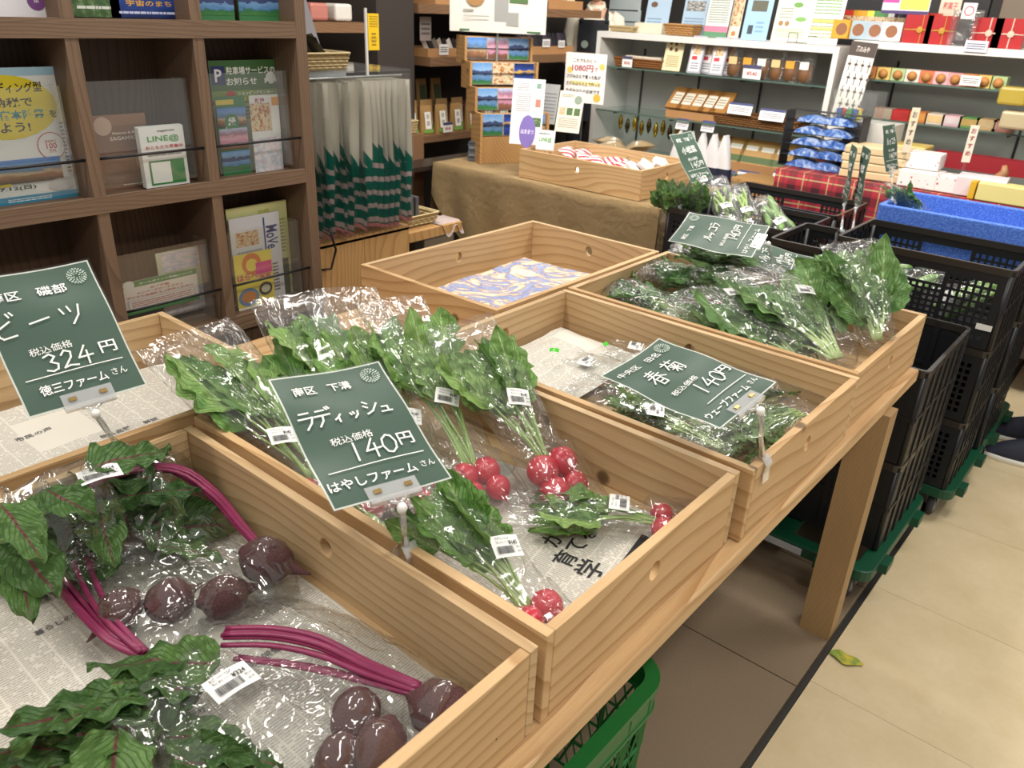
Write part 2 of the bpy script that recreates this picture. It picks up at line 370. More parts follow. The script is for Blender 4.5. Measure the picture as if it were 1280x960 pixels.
def tray(x0, x1, y0, y1, zb, zr, label, th=.015, group='pine trays of the vegetable display', yaw=0.):
    cx, cy = (x0+x1)/2, (y0+y1)/2; L, W, h = x1-x0, y1-y0, zr-zb
    r = thing('wooden_tray', label, 'tray', (cx, cy, zb), math.radians(yaw), group)
    gx = plate(L, h, th, .0135, 0, h*.13); gy = plate(W-2*th-.001, h-.001, th, .0135, 0, h*.13)
    for s, y in ((1, W/2-th/2), (-1, -W/2+th/2)):
        bevel(part('side_panel', gx, [PINE_F['x'] if s*y and y < 0 else PINE_I['x']], r, M=Matrix.Translation((0, y, h/2))))
    for x, m in ((L/2-th/2, PINE_F['x']), (-L/2+th/2, PINE_I['x'])):
        bevel(part('side_panel', gy, [m], r, M=Matrix.Translation((x, 0, h/2)) @ Matrix.Rotation(math.pi/2, 4, 'Z')))
    part('bottom_panel', G().box(-L/2+th, -W/2+th, .004, L/2-th, W/2-th, .012), [PINE_I['x']], r)
    return r
ZB, ZR = .738, .88
BEETBOX = tray(-1.172, -.409, .055, .573, ZB, ZR-.003, 'pine tray lined with newspaper holding two bags of beets, nearest the camera')
RADBOX = tray(-1.192, -.409, .589, 1.100, ZB, ZR, 'pine tray full of bagged radishes, behind the beet tray')
SHUBOX = tray(-1.161, -.393, 1.115, 1.626, ZB, ZR, 'pine tray of bagged chrysanthemum greens between the radish and spinach trays')
SPIBOX = tray(-1.164, -.402, 1.640, 2.155, ZB, ZR, 'pine tray heaped with bagged leafy greens at the far end of the table')
EMPBOX = tray(-1.683, -1.178, 1.372, 2.135, ZB, ZR, 'pine tray holding only a sheet of patterned blue and cream paper')
NEWBOX = tray(-1.705, -1.206, .040, .806, ZB, ZR, 'pine tray lined only with newspaper behind the beet sign')
# table
tb = thing('display_table', 'light pine display table carrying the vegetable trays', 'table', (-1.05, .9, 0))
def loc(g, o): return g.xf(Matrix.Translation((-o[0], -o[1], -o[2])))
TO = (-1.05, .9, 0)
bevel(part('front_beam', loc(G().box(-.47, -.35, .700, -.381, 2.145, .7355), TO), PINE_F['y'], tb), .005)
for k in range(5):
    x = -1.72+k*.249; part('top_board', loc(G().box(x, -.35, .712, x+.245, 2.15, .736), TO), PINE_F['y'], tb)
for x, y in ((-.405, 1.88), (-.405, -.3), (-1.70, 1.88), (-1.70, -.3)):
    part('leg', loc(G().box(x-.044, y, 0, x+.039, y+.062, .700), TO), LEGW if y > 0 else PINE_F['z'], tb)
part('rear_beam', loc(G().box(-1.72, -.35, .64, -1.67, 2.1, .712), TO), PINE_F['y'], tb)

# ------------------------------------------------------------------ newspaper and paper linings
def news_mat(name, seed, base='e0dcd2', ink='4a4a4c', rows=230., col=26., vert=True):
    t = NT(name); v = t.obj((1, 1, 1), False); sp = t.n('ShaderNodeSeparateXYZ', {0: v}); a, b = (sp.outputs[0], sp.outputs[1])
    if not vert: a, b = b, a
    line = t.math('FRACT', t.math('MULTIPLY', a, rows)); lm = t.math('LESS_THAN', line, .62)
    st = t.n('ShaderNodeCombineXYZ', {0: t.math('FLOOR', t.math('MULTIPLY', a, rows)), 1: t.math('FLOOR', t.math('MULTIPLY', b, rows*1.05)), 2: seed}).outputs[0]
    wn = t.n('ShaderNodeTexWhiteNoise', {0: st}, noise_dimensions='3D').outputs[0]
    fine = t.noise(v, 900, 1); gl = t.math('MULTIPLY', t.math('GREATER_THAN', wn, .12), t.math('GREATER_THAN', fine, .44))
    cm = t.math('GREATER_THAN', t.math('FRACT', t.math('MULTIPLY', b, col)), .07)
    blk = t.n('ShaderNodeCombineXYZ', {0: t.math('FLOOR', t.math('MULTIPLY', a, 7.)), 1: t.math('FLOOR', t.math('MULTIPLY', b, col/3)), 2: seed+3.}).outputs[0]
    bw = t.n('ShaderNodeTexWhiteNoise', {0: blk}, noise_dimensions='3D').outputs[0]
    txt = t.math('MULTIPLY', t.math('MULTIPLY', lm, gl), t.math('MULTIPLY', cm, t.math('LESS_THAN', bw, .8)))
    pic = t.math('GREATER_THAN', bw, .93)
    c = t.mix(t.math('MULTIPLY', txt, .5), base, ink); c = t.mix(t.math('MULTIPLY', pic, .0), c, '8d8d8d')
    c = t.mix(t.math('MULTIPLY', t.noise(v, 6, 3), .2), c, 'b8b2a4')
    return t.fin(col=c, rough=.8, spec=.2)
NEWS1 = news_mat('newsprint', 1.); NEWS2 = news_mat('newsprint_turned', 5., vert=False); INK = flat('2e2e30', .8); INKG = flat('5c5c60', .8)
def sheet(w, h, amp, seed, curl=0., nu=40, nv=30):
    def fn(u, v):
        x, y = (u-.5)*w, (v-.5)*h
        z = amp*noise.noise(Vector((x*7+seed, y*7, seed)))+amp*.5*noise.noise(Vector((x*20, y*20+seed, 1)))
        e = max(0, abs(u-.5)*2-.85)/.15; z += curl*e*e
        return (x, y, z+amp)
    return G().grid(fn, nu, nv)
def lay_text(items, amp, seed):
    pass
def paper(name, label, M, w, h, mat, amp, seed, lines=(), cat='newspaper', group=None, curl=0.):
    r = thing(name, label, cat, group=group, M=M)
    part('sheet', sheet(w, h, amp, seed, curl), mat, r, True)
    if lines:
        g = G()
        for (s, x, y, hh, rot, mi) in lines:
            if s == '#': g.add([(x, y, 0), (x+hh, y, 0), (x+hh, y+rot, 0), (x, y+rot, 0)], [(0, 1, 2, 3)], mi)
            else: put_text(g, s, x, y, hh, mi, rot=rot, bold=.012)
        V = []
        for p in g.v:
            x, y = p[0], p[1]; u = x/w+.5; e = max(0, abs(u-.5)*2-.85)/.15
            z = amp*noise.noise(Vector((x*7+seed, y*7, seed)))+amp*.5*noise.noise(Vector((x*20, y*20+seed, 1)))+curl*e*e+amp
            V.append((x, y, z+.0012))
        g.v = V; part('headline_print', g, [INK, INKG, flat('e8e4dc', .8)], r)
    return r
ZI = ZB+.014
def at(x, y, z, a=0.): return Matrix.Translation((x, y, z)) @ Matrix.Rotation(math.radians(a), 4, 'Z')
paper('newspaper', 'newspaper sheet with small vertical print under the bags of beets', at(-.80, .31, ZI), .70, .47, NEWS1, .0022, 2.,
      [('天保ニュース', -.16, .02, .012, 1.2, 1), ('国民栄誉', .06, .10, .013, 1.5, 0), ('ほっと情報', -.02, -.12, .010, 1.57, 1), ('暮らしの窓', -.20, -.05, .012, 1.57, 1), ('地域だより', .08, -.02, .010, 1.57, 1)])
pr = paper('newspaper', 'newspaper with large bold headline lying open beneath the radish bags', at(-.66, .86, ZI, 10), .44, .36, NEWS2, .002, 5.,
      [('かて', .045, .035, .034, 1.57, 0), ('育てる', .085, .02, .038, 1.57, 0), ('学', .13, -.02, .045, 1.57, 0), ('#', .165, -.17, .022, .28, 0), ('哲学を根づかせる', .176, -.05, .016, 1.57, 2), ('FE', -.02, .155, .028, 1.57, 0)])
paper('newspaper', 'wide newspaper lining of the tray behind the beet sign, bold headline at its edge', at(-1.455, .42, ZI+.012), .43, .70, NEWS1, .006, 9.,
      [('重', .10, .16, .030, .3, 0), ('要', .14, .175, .032, .3, 0), ('拡充', .175, .20, .020, .3, 0), ('物価高騰', .02, .13, .014, 1.57, 1), ('解説', .02, .2, .014, 1.57, 1), ('市民の声', -.08, .02, .016, 1.57, 1), ('社説', -.12, -.2, .016, 1.57, 1)])
paper('newspaper', 'crumpled newspaper piled in the back of the chrysanthemum greens tray', at(-.99, 1.36, ZI+.028), .27, .42, NEWS2, .014, 12.)
t = NT('marbled_paper'); v = t.obj((1, 1, 1), False); nz = t.noise(v, 7, 4, .6, 2.2)
c = t.ramp(nz, [(.0, 'e8dfd0'), (.40, 'e9dcc6'), (.455, 'd8b48c'), (.47, '7d8bb8'), (.56, 'a3b0d6'), (.585, 'c08a5c'), (.61, 'ecdfc8'), (.72, 'd9c2a0'), (.75, '8793bd'), (1, 'd8d4cc')])
n3 = t.ramp(t.noise(v, 60, 4, .7, 1.), [(.46, 0.), (.5, 1.), (.54, 0.)]); c = t.mix(t.math('MULTIPLY', n3, .5), c, '8a6a58')
g = sheet(.36, .50, .006, 21.)
solo('patterned_paper', g, t.fin(col=c, rough=.7), 'blue and cream marbled paper sheet in the otherwise empty pine tray', 'paper', smooth=True, M=at(-1.42, 1.77, ZI+.028, 3))

# ------------------------------------------------------------------ green price signs
SG = flat('3b5648', .6, spec=.3); WHITE = flat('f2f2ee', .5, var=0.); CHALK = flat('eef0e8', .6, var=0.); EMB = flat('b9c9bd', .5)
SW, SH = .158, .224
def sign(label, pos, x, y, lines, writes, base, k=1.068, w=SW, h=SH, name='price_sign', group='green price signs in clear clips', warp=.003, dim=1., rule=(-.42, .42, -.27), stem=True, thin=False):
    P = Vector((pos[0]*k, pos[1]*k, CH+(pos[2]-CH)*k)); M = frame(P, x, y); r = thing(name, label, 'sign', group=group, M=M)
    def wz(px, py): return warp*math.sin(px*28+1)*math.cos(py*22+.5)+warp*.6*math.sin(py*45+px*9)
    def card(ww, hh, rad, z):
        g = G(); g.grid(lambda u, v_: ((u-.5)*ww, (v_-.5)*hh, wz((u-.5)*ww, (v_-.5)*hh)+z), 14, 18); return g
    part('green_card', card(w, h, .006, 0), SG, r, True)
    part('laminate', card(w+.010, h+.010, .008, .0006), LAMI, r, True)
    b = G(); bw = .0022
    for (x0, y0, x1, y1) in ((-w/2-bw, -h/2-bw, w/2+bw, -h/2), (-w/2-bw, h/2, w/2+bw, h/2+bw), (-w/2-bw, -h/2, -w/2, h/2), (w/2, -h/2, w/2+bw, h/2)):
        n = 12
        for q in range(n):
            if x1-x0 > y1-y0: a = (x0+(x1-x0)*q/n, y0, x0+(x1-x0)*(q+1)/n, y1)
            else: a = (x0, y0+(y1-y0)*q/n, x1, y0+(y1-y0)*(q+1)/n)
            b.add([(px, py, wz(px, py)+.0004) for px, py in ((a[0], a[1]), (a[2], a[1]), (a[2], a[3]), (a[0], a[3]))], [(0, 1, 2, 3)])
    part('white_edge', b, flat('c9cfc8', .4), r)
    g = G()
    for s, tx, ty, th_, fit in lines: put_text(g, s, tx*w, ty*h, th_*h, 0, 0, fit*w if fit else None, bold=.012 if th_ > .07 else .002)
    for k_ in range(24):
        xa, xb = (rule[0]+(rule[1]-rule[0])*k_/24)*w, (rule[0]+(rule[1]-rule[0])*(k_+1)/24)*w; g.add([(xa, rule[2]*h-.0007, 0), (xb, rule[2]*h-.0007, 0), (xb, rule[2]*h+.0007, 0), (xa, rule[2]*h+.0007, 0)], [(0, 1, 2, 3)])
    g.v = [(p[0], p[1], wz(p[0], p[1])+.0028) for p in g.v]; part('lettering', g, WHITE, r)
    g = G()
    for s, tx, ty, th_, stp in writes: hand(g, s, tx*w, ty*h, th_*h, 0, 0, step=stp, wd=.0026)
    g.v = [(p[0], p[1], wz(p[0], p[1])+.0029) for p in g.v]; part('handwriting', g, CHALK, r)
    g = G(); rg = random.Random(4)
    for ring, n in ((.0045, 6), (.0075, 11), (.0105, 16), (.013, 20)):
        for i in range(n):
            a = 2*math.pi*i/n+ring*300; q = .0011+.0005*rg.random(); cx, cy = w*.36+ring*math.cos(a), h*.405+ring*math.sin(a)
            g.add([(cx+q*math.cos(u)*1.2, cy+q*math.sin(u), wz(cx, cy)+.0026) for u in (a, a+1.57, a+3.14, a+4.71)], [(0, 1, 2, 3)])
    part('round_emblem', g, EMB, r)
    # clip : a clear channel gripping the card foot, ball joint, stem and spring base on the tray rim
    g = G().box(-.035, -h/2-.006, .002, .035, -h/2+.017, .0035).box(-.035, -h/2-.006, -.0045, .035, -h/2+.017, -.003).box(-.035, -h/2-.009, -.0045, .035, -h/2-.006, .0035)
    part('clear_channel', g, CLIP, r)
    g = G().box(-.026, -h/2+.004, .0035, -.016, -h/2+.010, .0055).box(.016, -h/2+.004, .0035, .026, -h/2+.010, .0055); part('metal_rivets', g, flat('b79a66', .3, 1.), r)
    Mi = M.inverted(); B = Mi @ Vector(base); J = Vector((0, -h/2-.022, -.002))
    part('arm', G().tube([(-.012, -h/2-.008, 0), (0, -h/2-.016, 0), J], .003, 6).tube([(.012, -h/2-.008, 0), (0, -h/2-.016, 0)], .003, 6), CLIP, r, True)
    part('ball_joint', G().lathe([(.001, -.007), (.005, -.006), (.0065, -.002), (.0065, .003), (.004, .007), (.001, .0075)], 12, M=Matrix.Translation(J)), flat('f0efea', .35, var=0.), r, True)
    up = (Mi.to_3x3() @ Vector((0, 0, 1))).normalized()
    mid = J.lerp(B, .5)+up*.004
    part('stem', G().tube([J, mid, B+up*.02], [.005, .004, .0055], 8), CLIP, r, True)
    g = G(); Bt = B+up*.022
    xa = (Mi.to_3x3() @ Vector((1, 0, 0))); ya = (Mi.to_3x3() @ Vector((0, 1, 0)))
    for s in (-1, 1):
        d = ya if thin else xa; e = xa if thin else ya
        P4 = [B+up*.026+d*s*.003, B+up*.012+d*s*.013, B-up*.004+d*s*.010, B-up*.022+d*s*.012]
        V = []; 
        for q in P4: V += [q-e*.012, q+e*.012]
        V += [p+d*s*.002 for p in V]
        F = [(0, 1, 3, 2), (2, 3, 5, 4), (4, 5, 7, 6), (8, 10, 11, 9), (10, 12, 13, 11), (12, 14, 15, 13), (0, 2, 10, 8), (2, 4, 12, 10), (4, 6, 14, 12), (1, 9, 11, 3), (3, 11, 13, 5), (5, 13, 15, 7)]
        g.add(V, F)
    part('spring_clamp', g, CLIP, r)
    return r
sign('green price sign for beets reading 324 yen, on the rear rim of the beet tray', [-1.123, .383, 1.112], [.1, .995, .015], [-.727, .062, .684],
     [('南区　磯部', -.10, .335, .075, .66), ('税込価格', -.12, -.085, .055, .36), ('円', .34, -.165, .085, .15), ('徳三ファーム', -.06, -.365, .075, .58), ('さん', .34, -.355, .05, .14)],
     [('ビーツ', -.08, .12, .17, 1.15), ('324', -.02, -.185, .125, .8)], (-1.165, .452, .862))
sign('green price sign for radishes reading 140 yen, leaning over the radish bags', [-.683, .543, 1.071], [.255, .966, -.045], [-.895, .254, .367],
     [('南区　下溝', -.12, .36, .075, .52), ('税込価格', -.10, -.06, .055, .36), ('円', .33, -.15, .09, .14), ('はやしファーム', -.1, -.37, .075, .76), ('さん', .39, -.36, .045, .13)],
     [('ラディッシュ', -.03, .13, .125, .80), ('140', .02, -.165, .13, .8)], (-.655, .592, .862))
sign('green price sign for chrysanthemum greens reading 140 yen, tilted flat over its tray', [-.489, 1.021, 1.044], [.078, .983, .168], [-.997, .075, .023],
     [('中央区　田名', -.10, .38, .065, .68), ('税込価格', -.12, -.04, .05, .4), ('円', .38, -.13, .085, .16), ('ウェーブファーム', -.10, -.38, .075, .72), ('さん', .38, -.37, .05, .13)],
     [('春菊', -.02, .17, .18, 1.1), ('140', .08, -.15, .13, .8)], (-.401, 1.165, .862), rule=(-.25, .45, -.29))
sign('green price sign for rocket lying nearly flat above the far greens', [-.869, 1.873, 1.043], [-.168, .933, .318], [-.983, -.184, .021],
     [('南区　下溝', -.15, .36, .06, .5), ('税込価格', -.15, -.1, .045, .36), ('円', .28, -.17, .09, .16), ('はやしファーム', -.05, -.40, .07, .8)],
     [('ルッコラ', 0, .1, .12, .8), ('140', .0, -.18, .11, .6)], (-.80, 2.148, .862), rule=(-.35, .45, -.30))
# ------------------------------------------------------------------ leaves, bags and what is in them
RG = random.Random(11)
def leaf_mesh(kind, seed):
    r = random.Random(seed*7+hash_(kind)); nu, nv = {'feather': (30, 6), 'beet': (16, 10), 'radish': (18, 8), 'rucola': (20, 8), 'spinach': (14, 8)}[kind]
    wmax = {'feather': .17, 'beet': .30, 'radish': .27, 'rucola': .20, 'spinach': .26}[kind]*(1+.2*r.uniform(-1, 1))
    droop = r.uniform(.05, .28); fold = r.uniform(.05, .45); tw = r.uniform(-.5, .5); amp = {'beet': .07, 'feather': .04}.get(kind, .045); ph = r.uniform(0, 9)
    def fn(u, v):
        s = (v-.5)*2; env = math.sin(math.pi*min(1, u**.62))**.75 if u < 1 else 0
        if kind == 'spinach': env = math.sin(math.pi*u**.8)**.8 if 0 < u < 1 else 0
        if kind == 'feather': env *= .35+.65*abs(math.sin(7.5*math.pi*u))
        if kind == 'rucola': env *= (.55+.45*abs(math.sin(3.5*math.pi*u))) if u < .6 else 1
        if kind == 'radish': env *= (.5+.5*min(1, abs(math.sin(2.6*math.pi*u))+.3)) if u < .42 else 1
        wv = wmax*max(env, .02)*(1+.07*math.sin(u*31+s+ph))
        x = u; y = s*wv
        z = -droop*u*u+fold*abs(s)*wv+amp*noise.noise(Vector((u*4+ph, s*1.5, seed)))*(.4+abs(s))+amp*.7*abs(s)*math.sin(u*22+ph+s*2)
        a = tw*u; return (x, y*math.cos(a)-z*math.sin(a)*.3, z*math.cos(a)+y*math.sin(a))
    return G().grid(fn, nu, nv).mesh('leaf', [LEAFM[kind]], True)
def hash_(s): return sum(ord(c)*(i+3) for i, c in enumerate(s))
LM = {k: [leaf_mesh(k, i) for i in range(7)] for k in LEAFM}
RADM = G().lathe([(.0003, -1.75), (.03, -1.35), (.09, -1.08), (.35, -.95), (.7, -.72), (.93, -.35), (1., .05), (.93, .42), (.7, .75), (.38, .93), (.16, .98), (.12, 1.05)], 20).mesh('radish', [RADISH], True)
def beet_mesh(seed):
    g = G()
    def fn(u, v):
        a = v*2*math.pi; th = u*math.pi; r = math.sin(th)**.85 if 0 < u < 1 else 0; z = -math.cos(th)
        if u < .12: z = -1-.9*(1-u/.12)**1.5; r = .04+.3*(u/.12)
        if u > .9: z = 1+.12*(u-.9)/.1; r = .3-.12*(u-.9)/.1
        p = Vector((r*math.cos(a), r*math.sin(a), z)); n = .09*noise.noise(p*2.2+Vector((seed, 0, 0)))+.035*noise.noise(p*7)
        return p*(1+n)
    return g.grid(fn, 18, 18, True).mesh('beet', [BEET], True)
BTM = [beet_mesh(i) for i in range(4)]
def rotto(d, up=(0, 0, 1)):
    d = Vector(d).normalized(); u = Vector(up); y = u.cross(d)
    if y.length < 1e-4: y = Vector((0, 1, 0)).cross(d)
    y.normalize(); z = d.cross(y); return Matrix(((d.x, y.x, z.x), (d.y, y.y, z.y), (d.z, y.z, z.z))).to_4x4()
def sticker(parent, M, price='140', name='ラディッシュ', w=.045, h=.034, bend=.0015):
    g = G().grid(lambda u, v: ((u-.5)*w, (v-.5)*h, bend*math.cos((u-.5)*5)), 6, 3)
    s = part('price_sticker', g, flat('f1f1ef', .35, var=.02), parent, True, M=M)
    p = G(); z = .0022
    put_text(p, '¥'+price, w*.22, h*.12, h*.21, 0, z, fit=w*.30, bold=.02); put_text(p, name, -w*.12, h*.34, h*.13, 0, z, fit=w*.5, bold=.01)
    put_text(p, '税込 はやしファーム' if price == '140' else '税込 徳三ファーム', -w*.12, h*.16, h*.10, 0, z, fit=w*.5)
    put_text(p, '税込', w*.36, -h*.10, h*.10, 0, z); put_text(p, '本体', w*.36, -h*.30, h*.10, 0, z)
    x = -w*.40; q = random.Random(3)
    while x < w*.2:
        b = q.choice((.0004, .0007, .001)); p.add([(x, -h*.36, z), (x+b, -h*.36, z), (x+b, -h*.02, z), (x, -h*.02, z)], [(0, 1, 2, 3)]); x += b+q.choice((.0004, .0007))
    part('sticker_print', p, flat('26262a', .6, var=0.), s); return s
def film_tube(L, prof, seed, amp=.0035, nu=46, nv=34, zoff=lambda t: 0, yoff=lambda t: 0, x0=0.):
    """prof(t)->(half width, half thickness); x runs root→leaf mouth"""
    def fn(u, v):
        a = v*2*math.pi; hw, ht = prof(u); ca, sa = math.cos(a), math.sin(a)
        y = math.copysign(abs(ca)**.75, ca)*hw; z = math.copysign(abs(sa)**.9, sa)*ht
        p = Vector((u*9+seed, v*8, seed*1.7)); n = noise.noise(p)*.7+(.5-abs(noise.noise(p*2.3+Vector((3, 1, 0)))))*.9+.35*noise.noise(p*4.5)
        k = amp*n*(1+1.2*u)
        x = x0+u*L+(.010*noise.noise(Vector((v*5+seed, 7, 1))) if u > .93 else 0)
        return (x+k*.5, y*(1+k/max(hw, .01)*.6)+yoff(u)+k*.4*ca, z+k*sa*1.1+zoff(u)+amp*.5*noise.noise(Vector((u*4, y*30, seed))))
    return G().grid(fn, nu, nv, True)
def bag(label, R, T, kind='radish', n=9, leaf=.15, wr=.045, wt=.085, th=.030, roots=0, rr=.023, up=(0, 0, 1), group='bags of radishes', cat='bagged vegetable', name='bagged_radishes',
        over=.075, back=.03, sag=.0, side=0., petiole=.56, stem='green', stickers=((.45, 0, 20),), price='140', vname='ラディッシュ', seed=1, film=FILM, tie=None, sr=.0026, spread=1., stand=0., room=None):
    R, T = Vector(R), Vector(T); a = T-R; L = a.length; q = random.Random(seed); rot = rotto(a, up)
    M = Matrix.Translation(R) @ rot; r = thing(name, label, cat, group=group, M=M)
    zo = lambda x: sag*math.sin(math.pi*max(0, min(1, x/L))); yo = lambda x: side*math.sin(math.pi*max(0, min(1, x/L)))
    for i in range(n):
        f = (i+.5)/n*2-1; f += q.uniform(-.2, .2); hz = th*q.uniform(-.55, .55)
        xe = L*(petiole+q.uniform(-.10, .14)); ye = f*wt*.50*spread*(xe/L+.2)
        pts = []
        for k in range(7):
            u = k/6; x = xe*u; pts.append((x, ye*u**1.3+yo(x)+.004*math.sin(u*5+i)+f*wr*.25, hz*u+zo(x)+.006*math.sin(3*u)))
        part('stem', G().tube(pts, [sr*1.25, sr*1.1, sr, sr, sr*.9, sr*.8, sr*.6], 6), STEM[stem], r, True)
        ll = min(leaf*q.uniform(.75, 1.15), L-xe+over*.45)
        d = Vector((1, f*.40*spread+q.uniform(-.15, .15), q.uniform(-.12, .16)))
        mr = rotto(d) @ Matrix.Rotation(q.uniform(-.7, .7)+(math.pi if q.random() < .25 else 0), 4, 'X')
        o = part('leaf', LM[kind][q.randrange(7)], None, r, M=Matrix.Translation((pts[-1][0]-.004, pts[-1][1], pts[-1][2])) @ mr @ Matrix.Scale(ll, 4))
    if kind == 'radish' or kind == 'rucola':
        for i in range(n//2):
            f = q.uniform(-1, 1); x = L*q.uniform(.35, .62)
            mr = rotto((1, f*.5, q.uniform(-.1, .3))) @ Matrix.Rotation(q.uniform(-.8, .8), 4, 'X')
            part('leaf', LM[kind][q.randrange(7)], None, r, M=Matrix.Translation((x, f*wt*.3+yo(x), zo(x)+th*q.uniform(.1, .6))) @ mr @ Matrix.Scale(leaf*.6, 4))
    if kind in ('feather', 'spinach') or (kind == 'rucola' and room):
        for i in range(int(n*(1.3 if kind == 'feather' else .45))):
            f = q.uniform(-1, 1); x = L*q.uniform(.08, .62); w_ = wr+(wt-wr)*x/L
            mr = rotto((1, f*.6+q.uniform(-.4, .4), q.uniform(-.15, .3))) @ Matrix.Rotation(q.uniform(-.9, .9), 4, 'X')
            part('leaf', LM[kind][q.randrange(7)], None, r, M=Matrix.Translation((x, f*w_*.62+yo(x), zo(x)+th*q.uniform(-.2, .5))) @ mr @ Matrix.Scale(leaf*q.uniform(.5, .75), 4))
    for i in range(roots):
        cols = 2 if roots < 6 else 3; rad = rr*q.uniform(.88, 1.12)
        y = ((i % cols)-(cols-1)/2)*rr*2.0+q.uniform(-.003, .003); x = -rr*.4-(i//cols)*rr*1.7; z = q.uniform(-.3, .7)*rr+(rr*1.1 if i >= 4 else 0)
        part('radish', RADM, None, r, M=Matrix.Translation((x, y, z)) @ rotto((1, -y*6, .1)) @ Matrix.Rotation(math.pi/2, 4, 'Y') @ Matrix.Scale(rad, 4))
    bk = back+(rr*3.2 if roots else 0)
    def prof(u):
        x = -bk+u*(L+bk+over); w = wr+(wt-wr)*max(0, min(1, x/L)); w *= min(1, .55+u*6)
        h = th*min(1, .25+u*7)*(1 if u < .72 else max(.16, 1-(u-.72)/.28*.95))
        if roots and x < .02: w = max(w, rr*2.6); h = max(h, rr*1.5)
        if tie is not None and u > tie: w *= max(.12, 1-abs(u-tie)*9) if u < tie+.1 else .12+(u-tie-.1)*1.5
        return w, h
    fg = film_tube(L+bk+over, prof, seed*3.1, zoff=lambda u: zo(-bk+u*(L+bk+over)), yoff=lambda u: yo(-bk+u*(L+bk+over)), x0=-bk)
    if room:
        Mi = M.inverted(); V = []
        for p in fg.v:
            W_ = M @ Vector(p)
            if W_.z < ZR+.004: W_.x = min(max(W_.x, room[0]+.017), room[1]-.017); W_.y = min(max(W_.y, room[2]+.017), room[3]-.017); W_.z = max(W_.z, ZB+.015)
            V.append(tuple(Mi @ W_))
        fg.v = V
    part('clear_bag', fg, film, r, True)
    for (st, sy, ang) in stickers:
        x = st*L; hw, hh = prof((x+bk)/(L+bk+over))
        sticker(r, Matrix.Translation((x, sy, zo(x)+hh*math.sqrt(max(.1, 1-(abs(sy)/hw)**2))+.0045)) @ Matrix.Rotation(math.radians(ang), 4, 'Z'), price, vname)
    return r
# radishes ----------------------------------------------------------
RB, SB, PB = (-1.192, -.409, .589, 1.100), (-1.161, -.393, 1.115, 1.626), (-1.164, -.402, 1.640, 2.155)
bag('upright bag of radishes with broad pale leaves at the far left of the tray', PZ(395, 600, .80), PZ(262, 452, .945), n=11, leaf=.19, wt=.095, roots=4, seed=2, stickers=((.28, .02, 250),), th=.04, room=RB)
bag('bag of radishes standing behind the radish sign, second from the left', PZ(470, 600, .81), PZ(375, 402, .975), n=9, leaf=.17, wt=.075, roots=4, seed=3, stickers=(), room=RB)
bag('bag of radishes in the middle of the back row with its mouth open', PZ(530, 600, .80), PZ(440, 400, .98), n=10, leaf=.16, wt=.075, roots=4, seed=4, stickers=((.30, -.01, 250),), room=RB)
bag('bag of radishes with a sticker halfway down, third of the back row from the right', PZ(592, 586, .81), PZ(505, 412, .975), n=10, leaf=.16, wt=.07, roots=4, seed=5, stickers=((.42, .0, 240),), room=RB)
bag('bag of radishes at the right of the back row, four roots in plain view', PZ(684, 580, .81), PZ(598, 444, .955), n=11, leaf=.17, wt=.08, roots=4, rr=.026, seed=6, stickers=((.52, .0, 245),), room=RB)
bag('bag of radishes in front of the radish sign foot, stems toward the near corner', PZ(664, 765, .80), PZ(538, 620, .905), n=10, leaf=.19, wt=.07, wr=.04, roots=3, rr=.021, seed=7, stickers=((.40, -.014, 245),), th=.034, over=.04, room=RB)
bag('small bag of radishes lying flat on the newspaper at the front of the radish tray', PZ(822, 652, .778), PZ(672, 636, .785), n=9, leaf=.12, wt=.052, wr=.034, roots=2, rr=.021, seed=8, stickers=((.33, -.012, 265),), th=.020, over=.045, sr=.0018, room=RB)
bag('bag of radishes wedged low along the left wall under the radish sign', PZ(482, 668, .785), PZ(385, 590, .79), n=8, leaf=.14, wt=.06, roots=4, seed=9, stickers=(), th=.028, over=.04, room=RB)
# chrysanthemum greens ------------------------------------------------
KW = dict(room=SB, kind='feather', roots=0, group='bags of chrysanthemum greens', name='bagged_greens', stem='green', vname='春菊', sr=.0018)
bag('bag of chrysanthemum greens running along the front wall below its sign', PZ(905, 560, .785), PZ(740, 486, .80), n=26, leaf=.12, wt=.06, wr=.055, th=.035, seed=21, petiole=.4, stickers=((.45, .03, 120),), over=.05, **KW)
bag('bag of chrysanthemum greens in the front corner beyond the clip', PZ(1000, 515, .80), PZ(858, 572, .785), n=28, leaf=.11, wt=.065, wr=.055, th=.036, seed=22, petiole=.3, stickers=(), over=.02, **KW)
bag('bag of chrysanthemum greens behind the sign, tied with green tape', PZ(960, 490, .79), PZ(785, 440, .81), n=20, leaf=.11, wt=.055, wr=.045, th=.030, seed=23, petiole=.4, stickers=((.95, .0, 100),), over=.05, **KW)
bag('bag of chrysanthemum greens buried under the middle of the sign', PZ(900, 520, .79), PZ(735, 455, .795), n=12, leaf=.12, wt=.045, wr=.04, th=.026, seed=24, petiole=.4, stickers=((.97, .02, 100),), over=.05, **KW)
for (x, y, z, a, lb) in ((693, 438, .835, 30, 'short strip of green tape on the newspaper end of a bag, left one'), (757, 430, .845, -40, 'short strip of green tape on the newspaper end of a bag, right one')):
    solo('green_tape', G().grid(lambda u, v: ((u-.5)*.022, (v-.5)*.011, .003*math.sin(u*3)), 6, 2), flat('4fc832', .3), lb, 'tape', group='green tape strips', smooth=True, M=Matrix.Translation(PZ(x, y, z)) @ Matrix.Rotation(math.radians(a), 4, 'Z') @ Matrix.Rotation(.5, 4, 'X'))
